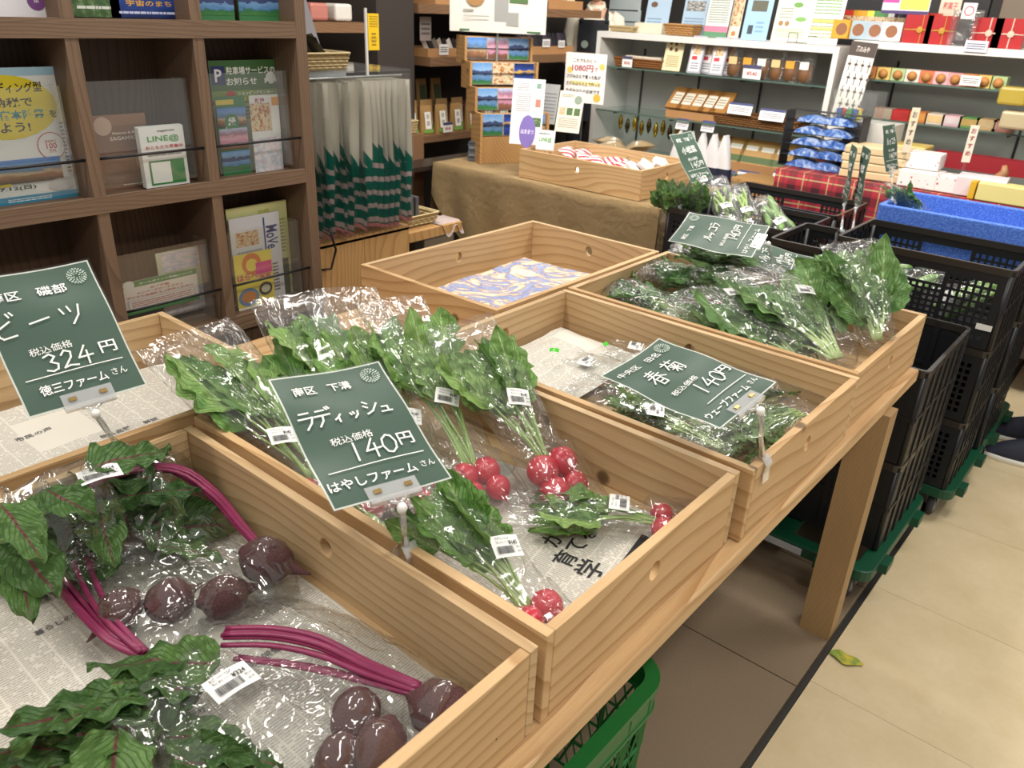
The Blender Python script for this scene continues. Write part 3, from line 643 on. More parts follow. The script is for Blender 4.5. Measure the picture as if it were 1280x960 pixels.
# leafy greens in the far tray ------------------------------------------
KS = dict(room=PB, roots=0, name='bagged_greens', group='bags of leafy greens in the far tray')
bag('flat bag of rocket at the back left corner of the far tray', PZ(862, 398, .80), PZ(745, 357, .825), kind='rucola', n=22, leaf=.13, wt=.075, wr=.06, th=.04, seed=31, petiole=.3, stickers=(), over=.03, vname='ルッコラ', sr=.0018, **KS)
bag('bag of rocket behind the first one, against the rear wall of the far tray', PZ(920, 360, .83), PZ(790, 338, .845), kind='rucola', n=20, leaf=.13, wt=.07, wr=.06, th=.04, seed=32, petiole=.3, stickers=(), over=.03, vname='ルッコラ', sr=.0018, **KS)
bag('long bundle of mustard spinach laid under the rocket sign and tied at the stem end', PZ(975, 338, .905), PZ(848, 312, .925), kind='spinach', n=9, leaf=.15, wt=.05, wr=.022, th=.032, seed=33, petiole=.5, stem='pale', stickers=(), over=.02, back=.05, sr=.004, **KS)
bag('bag of rocket crumpled in the middle of the far tray', PZ(950, 385, .85), PZ(888, 340, .90), kind='rucola', n=20, leaf=.13, wt=.07, wr=.055, th=.045, seed=34, petiole=.25, stickers=(), over=.02, **KS)
bag('large bag of spinach sloping down to the front wall of the far tray', PZ(992, 448, .83), PZ(872, 372, .89), kind='spinach', n=18, leaf=.19, wt=.10, wr=.06, th=.05, seed=35, petiole=.25, stem='pale', stickers=((.75, -.03, 250),), over=.03, sr=.0032, vname='ほうれん草', **KS)
bag('large bag of spinach with a square sticker, right of the middle of the tray', PZ(1046, 448, .845), PZ(945, 346, .945), kind='spinach', n=20, leaf=.19, wt=.11, wr=.065, th=.05, seed=36, petiole=.30, stem='pale', stickers=((.6, -.035, 250),), over=.03, sr=.0034, vname='ほうれん草', **KS)
bag('tall bag of spinach standing upright at the right end of the far tray', PZ(1098, 425, .875), PZ(1066, 312, 1.045), kind='spinach', n=16, leaf=.19, wt=.075, wr=.035, th=.04, seed=37, petiole=.30, stem='pale', stickers=((.45, -.05, 260),), over=.02, sr=.0034, up=(.6, -.6, .2), vname='ほうれん草', **KS)
bag('low bag of spinach in front of the large ones, along the near wall', PZ(940, 425, .82), PZ(850, 388, .845), kind='spinach', n=14, leaf=.16, wt=.07, wr=.045, th=.035, seed=38, petiole=.2, stem='pale', stickers=(), over=.02, sr=.003, **KS)
bag('dark bag of spinach tucked behind the upright one', PZ(1085, 410, .87), PZ(1022, 322, .975), kind='spinach', n=14, leaf=.18, wt=.08, wr=.05, th=.04, seed=39, petiole=.3, stem='pale', stickers=(), over=.0, sr=.003, up=(.3, -.5, .7), **KS)

bag('bag of spinach lying low between the two large ones at the near wall', PZ(1024, 462, .80), PZ(915, 400, .835), kind='spinach', n=14, leaf=.17, wt=.08, wr=.06, th=.04, seed=40, petiole=.25, stem='pale', stickers=(), over=.0, sr=.003, **KS)
bag('bag of chrysanthemum greens lying along the back wall of its tray', PZ(1035, 498, .79), PZ(905, 470, .79), n=20, leaf=.12, wt=.055, wr=.05, th=.034, seed=25, petiole=.3, stickers=(), over=.0, **KW)
# beets ------------------------------------------------------------------
def pillow(outline, base, h, bumps, seed, amp=.005, nr=80, na=220):
    """film lying over what is in the bag: outline = world points round the edge"""
    n = len(outline); c = sum((Vector(p) for p in outline), Vector())/n
    def edge(t):
        f = t*n; i = int(f) % n; k = f-int(f); k = k*k*(3-2*k)*.35+k*.65; return Vector(outline[i]).lerp(Vector(outline[(i+1) % n]), k)
    rq = random.Random(seed*13); lines = []
    for _ in range(17):
        t0 = rq.random(); t1 = (t0+rq.uniform(.25, .6)) % 1; a_, b_ = c.lerp(edge(t0), rq.uniform(.1, .9)), c.lerp(edge(t1), rq.uniform(.3, 1.)); lines.append((a_.x, a_.y, b_.x, b_.y, rq.uniform(.0015, .0042), rq.uniform(.0016, .0034)))
    def ridges(x, y):
        s = 0
        for (ax, ay, bx, by, hh, ww) in lines:
            dx, dy = bx-ax, by-ay; L2 = dx*dx+dy*dy+1e-9; t_ = ((x-ax)*dx+(y-ay)*dy)/L2
            if 0 <= t_ <= 1:
                d = abs((x-ax)*dy-(y-ay)*dx)/math.sqrt(L2)
                if d < ww*3: s += hh*math.exp(-(d/ww)**2)*math.sin(math.pi*t_)
        return s
    def top(x, y, rho, ez=None):
        z = base+h*(1-rho**3.2)+((ez-base)*rho**1.3 if ez else 0)
        for (bx, by, br, bh) in bumps: z = max(z, base+bh*math.exp(-((x-bx)**2+(y-by)**2)/(br*br))) if rho < .98 else z
        p = Vector((x*13+seed, y*13, seed)); rd = .5-abs(noise.noise(p*1.0)); rd2 = .5-abs(noise.noise(p*2.6+Vector((1, 2, 3))))
        return z+(ridges(x, y) if rho < .97 else 0)+amp*(rd*1.6+rd2*.9+.6*noise.noise(p*4))*(1 if rho < .97 else .4)
    def fn(u, v):
        rho = math.sin(u*math.pi/2)**.9 if u else 0; e = edge(v); rr_ = rho*(1+.02*noise.noise(Vector((v*14, seed, 0)))*(u > .9))
        x, y = c.x+(e.x-c.x)*rr_, c.y+(e.y-c.y)*rr_; return (x, y, top(x, y, rho, e.z))
    g = G().grid(fn, nr, na, True)
    def fb(u, v):
        e = edge(v); rho = 1-u; x, y = c.x+(e.x-c.x)*rho, c.y+(e.y-c.y)*rho; return (x, y, base+.001+(.002*u)+(e.z-base)*rho**1.3)
    g.grid(fb, 4, na, True); return g, top
def shift(g, o): return g.xf(Matrix.Translation(-Vector(o)))
def beetbag(label, outline, h, beets, stems, leaves, stick, seed, base=ZI+.006):
    O = Vector(outline[0]); O = sum((Vector(p) for p in outline), Vector())/len(outline); O.z = base
    r = thing('bagged_beets', label, 'bagged vegetable', O, group='bags of beets')
    g, top = pillow(outline, base, h, [(b[0].x, b[0].y, b[1]*1.5, b[0].z+b[1]*1.0-base+.006) for b in beets]+[(P_[0].x, P_[0].y, .045, max(.01, P_[0].z-base+.010)) for P_ in leaves], seed)
    part('clear_bag', shift(g, O), FILMB, r, True)
    for i, (c, rad, d) in enumerate(beets):
        o = part('beet', BTM[(i+seed) % 4], None, r, M=Matrix.Translation(c-O) @ rotto(d) @ Matrix.Rotation(math.pi/2, 4, 'Y') @ Matrix.Diagonal((rad, rad, rad*1.12, 1)))
    for pts, r0, r1, k in stems:
        P = [Vector(p)-O for p in pts]
        q = random.Random(len(pts)+k)
        sm = []
        for i in range(len(P)-1):
            a, b, c_, d_ = P[max(i-1, 0)], P[i], P[i+1], P[min(i+2, len(P)-1)]
            for s in range(4):
                t_ = s/4; sm.append(.5*((2*b)+(c_-a)*t_+(2*a-5*b+4*c_-d_)*t_**2+(-a+3*b-3*c_+d_)*t_**3))
        sm.append(P[-1])
        for j in range(k):
            of = Vector((q.uniform(-1, 1), q.uniform(-1, 1), q.uniform(-.5, 1)))*.009
            Q = [p+of*min(1, .3+1.4*i/len(sm)) for i, p in enumerate(sm)]
            part('stem', G().tube(Q, [r0+(r1-r0)*i/(len(Q)-1) for i in range(len(Q))], 7, sq=.8), STEM['beet'], r, True)
    for (p, d, L, roll) in leaves:
        q = Vector(p)-O
        part('leaf', LM['beet'][int(L*1000) % 7], None, r, M=Matrix.Translation(q) @ rotto(d) @ Matrix.Rotation(roll, 4, 'X') @ Matrix.Scale(L, 4))
    p, d = stick; z = top(p.x, p.y, .5); sticker(r, Matrix.Translation(Vector((p.x, p.y, max(z+.003, p.z)))-O) @ Matrix.Rotation(d, 4, 'Z'), '324', 'ビーツ', .054, .040)
    return r
q = random.Random(5)
def lf(x, y, z, ang, L, roll=0., el=0.): a = math.radians(ang); P = PZ(x, y, z); P = PX(x, y, -1.115+.08*q.random()) if P.x < -1.12 else P; return (P, (math.cos(a), math.sin(a), el), L, roll)
Z = ZI+.004
OW = lambda x, y: (lambda P: PX(x, y, -1.150) if P.x < -1.150 else P)(PZ(x, y, Z))
ol = [OW(x, y) for x, y in ((376, 742), (330, 770), (285, 778), (215, 815), (165, 842), (110, 800), (45, 740), (-20, 690), (-25, 640), (60, 588), (150, 560), (228, 566), (262, 606), (318, 660), (368, 700))]
bl = [(PZ(150, 762, .79), .027, (-.3, .8, .1)), (PZ(212, 750, .788), .029, (.2, -.9, .2)), (PZ(280, 745, .786), .029, (-.2, -.9, .1)), (PZ(333, 700, .80), .034, (-.9, -.4, .1))]
sm = [([PZ(332, 690, .81), PZ(300, 655, .815), PZ(270, 620, .82), PZ(225, 590, .84), PX(170, 590, -1.10), PX(110, 612, -1.11)], .0048, .003, 6),
      ([PZ(185, 822, .775), PZ(140, 800, .785), PZ(105, 765, .79), PZ(70, 725, .79), PZ(30, 690, .79)], .0055, .003, 5),
      ([PZ(180, 815, .785), PZ(135, 770, .795), PZ(105, 710, .80), PZ(95, 660, .80)], .005, .003, 2)]
lv = []
for i in range(34):
    x, y = q.uniform(-15, 205), q.uniform(585, 735)
    if x > 120 and y > 690: y -= 70
    lv.append(lf(x, y, q.uniform(.765, .80)+.03*(y < 660), q.uniform(0, 360), q.uniform(.08, .14), q.uniform(-.4, .4), q.uniform(-.1, .1)))
beetbag('bag of four beets in the upper half of the beet tray, stems curling round them', ol, .050, bl, sm, lv, (PZ(134, 636, .872), math.radians(78)), 1)
ol = [PZ(x, y, Z) for x, y in ((600, 868), (560, 935), (520, 985), (430, 1010), (280, 1010), (130, 960), (85, 945), (150, 870), (230, 790), (288, 752), (360, 745), (440, 772), (520, 815))]
bl = [(PZ(552, 888, .795), .034, (-.7, -.2, .1)), (PZ(445, 895, .790), .029, (-.5, .8, .1)), (PZ(475, 935, .790), .030, (-.4, .8, .2)), (PZ(425, 945, .785), .024, (.3, .8, .2))]
sm = [([PZ(525, 862, .805), PZ(460, 838, .81), PZ(400, 812, .815), PZ(340, 800, .815), PZ(280, 800, .81)], .0055, .0035, 6),
      ([PZ(520, 868, .80), PZ(450, 850, .80), PZ(380, 835, .80), PZ(300, 825, .80)], .005, .003, 3)]
lv = []
for i in range(20):
    t_ = q.random(); x, y = 275-t_*165+q.uniform(-20, 30), 795+t_*140+q.uniform(-10, 40)
    lv.append(lf(x, y, q.uniform(.78, .82), q.uniform(200, 330), q.uniform(.09, .15), q.uniform(-.5, .5), q.uniform(-.08, .08)))
for i in range(5): lv.append(lf(q.uniform(200, 300), q.uniform(915, 955), q.uniform(.78, .81), q.uniform(-30, 60), q.uniform(.08, .11), q.uniform(-.4, .4)))
beetbag('bag of beets at the bottom of the photo, magenta stems laid across to broad leaves', ol, .050, bl, sm, lv, (PZ(289, 851, .83), math.radians(88)), 2)
# ------------------------------------------------------------------ printed matter
def photo_mat(name, kind):
    t = NT(name); uv = t.n('ShaderNodeUVMap').outputs[0]; sp = t.n('ShaderNodeSeparateXYZ', {0: uv}); y = sp.outputs[1]
    oi = t.n('ShaderNodeObjectInfo').outputs['Random']
    vv = t.n('ShaderNodeVectorMath', {0: uv, 1: t.n('ShaderNodeVectorMath', {0: (9., 4., 1.), 3: oi}, operation='SCALE').outputs[0]}, operation='ADD').outputs[0]
    nz = t.noise(vv, 5, 5, .6)
    e = t.math('ADD', y, t.math('MULTIPLY', t.math('SUBTRACT', nz, .5), .45))
    S = {'lake': [(0, '3c7a3c'), (.18, '2e6a44'), (.2, '4b78a8'), (.42, '6a94c0'), (.45, '34406a'), (.62, '3b4c78'), (.66, '8fb6e0'), (1, '5f93d0')],
         'bloom': [(0, '6b4a3a'), (.25, '8a5a48'), (.3, 'c88aa8'), (.55, 'e0aac0'), (.75, 'a0708a'), (1, 'b8c8e8')],
         'town': [(0, '4a3a30'), (.3, '9a6a4a'), (.4, 'c8b090'), (.55, '5a7aa0'), (.8, '6a9ad8'), (1, '4a80d0')],
         'food': [(.2, '3a2418'), (.4, 'b06a2a'), (.55, 'e8d8b8'), (.7, '7a8a3a'), (.85, 'c83a2a'), (1, 'f0e0c0')],
         'grey': [(.2, '2a2a2a'), (.45, '6a6a6a'), (.6, 'c0c0bc'), (1, 'e8e8e4')],
         'night': [(0, '182858'), (.3, '26489a'), (.5, '1c2e70'), (.62, 'd8b040'), (.68, '2848a0'), (1, '101c48')],
         'pastel': [(.2, 'dfe6ea'), (.45, 'f4e4e8'), (.55, 'c0d8e8'), (.65, 'e8b8c8'), (.8, 'f2f0ea'), (1, 'b8d0a8')],
         'green': [(.2, '203a22'), (.5, '4a6a40'), (.7, '8aa070'), (1, '304a30')]}[kind]
    src = e if kind in ('lake', 'bloom', 'town', 'night') else t.noise(vv, 7, 4, .6)
    return t.fin(col=t.ramp(src, S), rough=.35)
PH = {k: photo_mat('photo_'+k, k) for k in ('lake', 'bloom', 'town', 'food', 'grey', 'night', 'pastel', 'green')}
def printed(r, w, h, els, z0=.0006, name='print'):
    g = G(); mats = []
    def mi(c):
        m = PH[c] if c in PH else flat(c, .5, var=0.)
        if m not in mats: mats.append(m)
        return mats.index(m)
    for i, e in enumerate(els):
        z = z0+i*.00012; k = e[0]
        if k in 'rp':
            x0, y0, x1, y1 = [(e[1]-.5)*w, (e[2]-.5)*h, (e[3]-.5)*w, (e[4]-.5)*h]
            g.add([(x0, y0, z), (x1, y0, z), (x1, y1, z), (x0, y1, z)], [(0, 1, 2, 3)], mi(e[5]), [(0, 0), (1, 0), (1, 1), (0, 1)])
        elif k == 't': put_text(g, e[1], (e[2]-.5)*w, (e[3]-.5)*h, e[4]*h, mi(e[5]), z, fit=(e[6]*w if len(e) > 6 and e[6] else None), bold=.02, rot=(e[7] if len(e) > 7 else 0))
        elif k == 'c':
            n = 24; R = e[3]*w; ry = R*(e[5] if len(e) > 5 else 1)
            g.add([((e[1]-.5)*w+R*math.cos(2*math.pi*a/n), (e[2]-.5)*h+ry*math.sin(2*math.pi*a/n), z) for a in range(n)], [tuple(range(n))], mi(e[4]))
        elif k == 'b':  # n fine lines of small print
            q = random.Random(i+e[5])
            for a in range(e[5]):
                y = (e[2]+(e[4]-e[2])*(a+.5)/e[5]-.5)*h; x = (e[1]-.5)*w; xe = (e[3]-.5)*w; hh = abs(e[4]-e[2])*h/e[5]*.22
                while x < xe-.001:
                    l = min(q.uniform(.004, .02), xe-x); g.add([(x, y-hh, z), (x+l, y-hh, z), (x+l, y+hh, z), (x, y+hh, z)], [(0, 1, 2, 3)], mi(e[6])); x += l+.0015
    if els: return part(name, g, mats, r)
def flyer(label, M, w, h, base, els, th=.0012, name='leaflet', cat='leaflet', group=None, curve=0.):
    r = thing(name, label, cat, group=group, M=M)
    part('paper', G().box(-w/2, -h/2, -th, w/2, h/2, 0), flat(base, .4, var=.02), r)
    printed(r, w, h, els); return r
def onX(bl, tr, X, w=None, tilt=0.):
    a, b = PX(*bl, X), PX(*tr, X); w = w or abs(b.y-a.y); h = abs(b.z-a.z); yr = max(a.y, b.y) if w is None else b.y
    M = Matrix(((0, 0, 1, X), (1, 0, 0, b.y-w/2), (0, 1, 0, (a.z+b.z)/2), (0, 0, 0, 1))) @ Matrix.Rotation(-tilt, 4, 'X')
    return M, w, h
# bookshelf ----------------------------------------------------------------
BX, BD = -1.93, .21
sh = thing('brochure_shelf', 'tall walnut pigeonhole shelf of brochures at the left', 'shelf', (BX, .8, 0)); so = (BX, .8, 0)
ys = [.201+.297*i for i in range(5)]
part('side_panel', loc(G().box(BX-BD, 1.389, 0, BX, 1.422, 1.86), so), WALNUT['z'], sh)
part('side_panel', loc(G().box(BX-BD, -.12, 0, BX, -.09, 1.86), so), WALNUT['z'], sh)
for y in (.201, .498, .795, 1.092):
    for z0, z1 in ((.710, 1.063), (1.092, 1.444), (1.474, 1.84)):
        part('divider', loc(G().box(BX-BD+.01, y, z0, BX-.002, y+.029, z1), so), WALNUT['z'], sh)
for z0, z1 in ((.678, .710), (1.063, 1.092), (1.444, 1.474), (1.83, 1.86)):
    part('shelf_board', loc(G().box(BX-BD+.01, -.09, z0, BX, 1.389, z1), so), WALNUT['y'], sh)
    part('front_lip', loc(G().box(BX-.012, -.09, z1, BX-.001, 1.389, z1+.010), so), WALNUT['y'], sh)
part('back_panel', loc(G().box(BX-BD, -.09, 0, BX-BD+.01, 1.389, 1.84), so), DWALNUT, sh)
part('plinth', loc(G().box(BX-BD+.02, -.09, 0, BX-.02, 1.389, .678), so), DWALNUT, sh)
for z in (.807, 1.186):
    for i in range(4):
        y0 = ys[i]+.029; part('retaining_rod', loc(G().tube([(BX-.012, y0-.0, z), (BX-.012, y0+.268, z)], .0035, 8), so), flat('17171a', .35), sh, True)
for (y, z0, zt) in ((.535, 1.11, 1.345), (.835, 1.11, 1.352), (1.13, 1.11, 1.36), (.835, .722, .945), (1.13, .722, .95)):
    part('clear_pocket', loc(G().box(BX-.040, y, z0, BX-.037, y+.245, zt).box(BX-.1, y, z0, BX-.04, y+.003, zt).box(BX-.1, y+.242, z0, BX-.04, y+.245, zt), so), ACRYL, sh)
GRP = None
M, w, h = onX((96, 246), (69, 83), -2.02, w=.21)
flyer('white leaflet with a yellow speech bubble in the second pigeonhole from the left', M, w, h, 'eef0ee', [
    ('r', 0, .94, 1, 1, 'a9cfe2'), ('c', .42, .72, .52, 'e6d326', .62), ('t', 'ファンディング型', .46, .86, .075, '25211c', .72), ('t', 'と納税で', .45, .755, .07, '25211c', .5), ('t', '小原宿本陣祭', .46, .665, .07, '2f8ea0', .68), ('t', 'を', .88, .66, .055, '25211c'),
    ('t', 'しよう!', .42, .575, .07, '25211c', .42), ('c', .80, .42, .145, 'c0483a', 1.), ('c', .80, .42, .135, 'f0f0ee', 1.), ('t', '目標金額', .80, .455, .022, 'c0483a'), ('t', '100', .80, .42, .045, 'c0483a'), ('t', '万円', .80, .38, .024, 'c0483a'),
    ('p', .12, .16, .86, .34, 'town'), ('r', .12, .145, .32, .165, 'e6d326'), ('t', '-7.12(日)', .36, .125, .035, '25211c', .4), ('c', .82, .12, .13, 'd8d8d6', .5), ('r', .0, 0, 1, .065, '3a94bb'), ('b', .25, .02, .7, .05, 2, 'e8f2f6'), ('b', .92, .2, .96, .6, 14, '4a4a4a')])
M, w, h = onX((133, 240), (176, 141), -2.03)
flyer('brown folded booklet with white title lettering in the middle pigeonhole', M, .135, h, '8f6750', [('r', 0, .86, 1, 1, 'a07458'), ('c', .2, .86, .16, 'd8b8a4'), ('t', 'Natural & Rich', .6, .76, .035, 'f0e6de', .5), ('t', 'SAGAMIKKO', .6, .69, .05, 'f4ece4', .62), ('p', .05, .18, .55, .55, 'bloom') if 0 else ('r', .1, .1, .6, .5, '85604b'), ('c', .85, .35, .15, 'b08a78'), ('b', .4, .05, .8, .08, 1, 'e8dcd0')], th=.004, name='booklet', cat='booklet')
for k in range(5):
    M, w, h = onX((184, 236), (228, 156), -1.992+k*.003)
    els = [] if k < 4 else [('t', 'sagamix', .6, .93, .045, '4a4a4a', .4), ('t', 'LINE@', .52, .80, .12, '3f9a3a', .72), ('t', 'おともだち募集中', .52, .67, .06, 'c2334a', .84), ('b', .12, .52, .9, .6, 2, '6a6a6a'), ('r', .12, .04, .92, .45, '2f8040'), ('r', .16, .07, .60, .42, 'f0f2ee')]
    M = M @ Matrix.Translation((-.002*(4-k), .001*(4-k), 0))
    flyer('white card with green lettering on top of a small card stack in the middle pigeonhole' if k == 4 else 'white cards stacked behind the green-lettered card', M, w, h, 'f2f4f2', els, th=.0022, name='card', cat='card', group='small card stack in the middle pigeonhole')
M, w, h = onX((275, 224), (352, 74), -2.04)
flyer('green parking service notice with a car drawing in the right pigeonhole', M, .222, h, 'e9ecd8', [('r', 0, .74, 1, 1, '3e6a36'), ('r', .02, .80, .20, .955, '24306a'), ('t', 'P', .11, .878, .11, 'f4f4f4'), ('t', '駐車場サービスの', .56, .915, .065, 'f4f4f0', .68), ('t', 'お知らせ', .42, .825, .065, 'f4f4f0', .42), ('r', .74, .80, .93, .845, 'e8ece8'), ('c', .83, .845, .07, 'e8ece8'), ('c', .78, .80, .022, '3e6a36'), ('c', .89, .80, .022, '3e6a36'),
    ('r', 0, .64, .96, .75, '7f9a3c'), ('c', .25, .70, .07, 'c23a34'), ('t', 'ショッピングセンター', .6, .725, .035, 'f4f4f0', .5), ('t', '3,000', .55, .67, .045, 'e8d820', .3), ('b', .02, .5, .9, .62, 4, '8a8a7a')], name='notice', cat='notice')
M, w, h = onX((276, 221), (309, 119), -2.015)
flyer('green ward walking leaflet in the right pigeonhole, left of the pair', M, .088, h, '2f7a4a', [('t', '緑', .4, .66, .12, 'f4f4f4'), ('t', '区', .5, .54, .08, 'f4f4f4'), ('r', .0, .90, .6, .96, 'd8c84a'), ('p', 0, .62, .98, .86, 'town'), ('c', .48, .68, .24, '2f7a4a'), ('t', '緑', .48, .69, .11, 'f4f4f4'), ('p', 0, .33, .98, .60, 'bloom'), ('p', 0, .08, .98, .31, 'lake')])
M, w, h = onX((312, 219), (355, 117), -2.008)
flyer('pale leaflet with an illustrated map, right of the pair in the right pigeonhole', M, .092, h, 'e6e9ec', [('p', 0, .55, .7, .9, 'food'), ('t', '新緑', .35, .93, .07, 'b04a5a'), ('r', .72, .5, 1, .98, 'f2f4f4'), ('r', .75, .86, 1, .97, 'dc9a3a'), ('p', 0, .02, .98, .46, 'pastel')])
M, w, h = onX((300, 392), (354, 250), -2.03)
flyer('yellow-green magazine cover at the back of the lower right pigeonhole', M, .20, h, 'd3d69a', [('t', '2024年', .6, .93, .04, 'a8a820'), ('r', .80, .04, .96, .44, '3a4a34'), ('b', .86, .5, .94, .84, 10, '9a9a60')], th=.004, name='magazine', cat='magazine')
M, w, h = onX((300, 386), (346, 264), -2.015)
flyer('white bilingual magazine with a blue vertical title in the lower right pigeonhole', M, .165, h, 'dfe3ea', [('p', .1, .68, .55, .84, 'food'), ('t', 'MoVe', .82, .73, .15, '24408a', .42, -1.57), ('r', .66, .48, .69, .96, '3a4a8a'), ('b', .1, .5, .6, .64, 3, 'a8acb4'), ('b', .76, .1, .9, .44, 9, '5a5a60')], th=.004, name='magazine', cat='magazine')
M, w, h = onX((297, 396), (341, 310), -1.99)
flyer('pink and yellow food guide in front in the lower right pigeonhole', M, .125, h, 'e8d85a', [('c', .45, .82, .25, 'd87a3a'), ('c', .45, .80, .15, 'e8d85a'), ('r', .55, .62, .98, .82, 'd84a8a'), ('t', 'はらぺこ', .4, .62, .11, 'd8408a', .7), ('t', '正面', .78, .56, .1, 'c03a7a'), ('c', .3, .28, .27, '5a8ab8', .8), ('c', .3, .28, .2, 'c8803a', .7), ('c', .76, .36, .18, '2a2a30', .9), ('c', .76, .36, .12, 'c8c8a8', .8), ('r', 0, .0, 1, .12, 'f2efe6'), ('c', .75, .12, .14, 'a86a3a', .6)])
M, w, h = onX((211, 396), (252, 306), -2.04)
flyer('cream leaflet with pastel flowers in the lower middle pigeonhole', M, .145, h, 'd9dcc4', [('p', .02, .02, .98, .42, 'pastel'), ('p', .1, .7, .98, .98, 'pastel'), ('b', .12, .62, .5, .7, 1, '8a8a78')], th=.003)
M, w, h = onX((161, 395), (239, 336), -2.005)
flyer('green-headed points notice with red text in the lower middle pigeonhole', M, .215, h, 'eceae2', [('r', 0, .82, 1, 1, '3c8a4a'), ('c', .12, .9, .07, 'e8ece6', .8), ('t', 'ホームポイント特典について', .6, .90, .07, 'f0f4f0', .7), ('t', '必ず確認', .5, .72, .07, 'c03a3a', .25), ('t', 'メンバーズカードプラス', .5, .62, .07, 'c03a3a', .6), ('t', 'デジタル会員証もご提示ください', .5, .52, .07, 'c03a3a', .86), ('r', .08, .16, .94, .42, 'd88a7a'), ('r', .085, .17, .935, .41, 'f0eee6'), ('b', .12, .2, .9, .38, 3, 'c86a5a'), ('r', 0, 0, 1, .12, '3c8a4a')], th=.002, name='notice', cat='notice')
for (bl, tr, base, els, lb) in (
    ((-10, 24), (58, -60), 'e8e8ee', [('c', .7, .28, .14, '7a4a8a'), ('t', 'SIS', .7, .28, .05, 'f0f0f0'), ('b', .1, .3, .5, .8, 8, '8a8a9a'), ('r', .88, 0, 1, 1, 'd8b04a')], 'white leaflet with a purple disc in the top left pigeonhole'),
    ((92, 21), (139, -60), '5a6a58', [('p', 0, 0, 1, 1, 'green'), ('b', .1, .1, .8, .2, 1, 'e0e4dc')], 'dark green leaflet in the top middle pigeonhole'),
    ((140, 22), (224, -60), '22388a', [('p', 0, 0, 1, 1, 'night'), ('t', '宇宙のまち', .5, .22, .09, 'e0a83a', .6), ('b', .1, .04, .9, .12, 1, 'c8d0f0')], 'dark blue night-sky leaflet in the top middle pigeonhole'),
    ((250, 25), (290, -14), '3a7a4a', [('p', 0, .16, 1, 1, 'lake'), ('r', 0, 0, 1, .06, '3a7a4a')], 'mountain lake leaflet, left one in the top right pigeonhole'),
    ((300, 26), (352, -16), '3a7a4a', [('p', 0, .16, 1, 1, 'lake'), ('r', 0, 0, 1, .06, '3a7a4a')], 'mountain lake leaflet, right one on the thick stack in the top right pigeonhole')):
    M, w, h = onX(bl, tr, -2.0); flyer(lb, M, w, h, base, els, th=.006)

# ---------------------------------------------------------------- crates on dollies
BLK = flat('1c1d20', .38, spec=.45, var=.03); RIMB = flat('2c2825', .3, spec=.7, var=.1); GRN = flat('0c4a32', .4)
def crate_wall(L, h, style):
    g = G(); t = .004
    def bx(x0, z0, x1, z1, d=t): g.box(x0, -d/2, z0, x1, d/2, z1)
    bx(-L/2, 0, L/2, .022); bx(-L/2, h-.040, L/2, h); bx(-L/2, 0, -L/2+.03, h); bx(L/2-.03, 0, L/2, h)
    if style == 'mesh':
        bx(-L/6-.007, 0, -L/6+.007, h); bx(L/6-.007, 0, L/6+.007, h)
        nz = max(3, int((h-.08)/.020))
        for a, b in ((-L/2+.03, -L/6), (-L/6, L/6), (L/6, L/2-.03)):
            zt = h-.040 if abs(a+b) > .01 else h-.085
            n = int((b-a)/.019); 
            for i in range(n+1): x = a+(b-a)*i/n; bx(x-.0042, .02, x+.0042, zt, .003)
            for k in range(nz+1): z = .024+(zt-.024)*k/nz; bx(a, z-.0042, b, z+.0042, .0029)
        bx(-L/6, h-.088, L/6, h-.080)
    else:
        n = 6
        for i in range(1, n): x = -L/2+L*i/n; bx(x-.008, 0, x+.008, h, .012)
        g.box(-L/2, -.001, .02, L/2, .001, h-.04); bx(-L/2, h*.48, L/2, h*.52, .010)
    return g
def rrect_ring(x0, x1, y0, y1, z0, z1, th, r=.02, n=4):
    P = rrect(x1-x0, y1-y0, r, n, (x0+x1)/2, (y0+y1)/2); Q = rrect(x1-x0-2*th, y1-y0-2*th, max(r-th, .004), n, (x0+x1)/2, (y0+y1)/2); m = len(P)
    V = [(p[0], p[1], z1) for p in P]+[(p[0], p[1], z0) for p in P]+[(p[0], p[1], z1) for p in Q]+[(p[0], p[1], z0) for p in Q]
    F = []
    for i in range(m):
        j = (i+1) % m; F += [(i, i+m, j+m, j), (2*m+i, 2*m+j, 3*m+j, 3*m+i), (i, j, 2*m+j, 2*m+i), (m+i, 3*m+i, 3*m+j, m+j)]
    return G().add(V, F)
_cw = {}
def crate(x0, x1, y0, y1, z0, z1, label, group='black folding crates', sx='rib', sy='mesh'):
    cx, cy = (x0+x1)/2, (y0+y1)/2; L, W, h = x1-x0, y1-y0, z1-z0; r = thing('folding_crate', label, 'crate', (cx, cy, z0), group=group)
    k = (round(L, 3), round(W, 3), round(h, 3), sx, sy)
    if k not in _cw: _cw[k] = (crate_wall(L-.012, h-.006, sy).mesh('side_wall', [BLK]), crate_wall(W-.012, h-.006, sx).mesh('end_wall', [BLK]), rrect_ring(-L/2, L/2, -W/2, W/2, h-.022, h, .011).mesh('rim', [RIMB]), G().box(-L/2+.008, -W/2+.008, 0, L/2-.008, W/2-.008, .006).mesh('base', [BLK]),
                             G().tube([(-.014, 0, 0), (.014, 0, 0)], .014, 10).mesh('corner_knob', [flat('6a5a4c', .2, spec=.9)], True))
    a, b, c, d, e = _cw[k]
    for s in (-1, 1):
        part('side_wall', a, None, r, M=Matrix.Translation((0, s*(W/2-.005), 0)))
        part('end_wall', b, None, r, M=Matrix.Translation((s*(L/2-.005), 0, 0)) @ Matrix.Rotation(math.pi/2, 4, 'Z'))
        for q in (-1, 1): part('corner_post', G().tube([(s*(L/2-.012), q*(W/2-.012), 0), (s*(L/2-.012), q*(W/2-.012), h-.02)], .011, 8), BLK, r, True)
    part('rim', c, None, r); part('base', d, None, r)
    return r
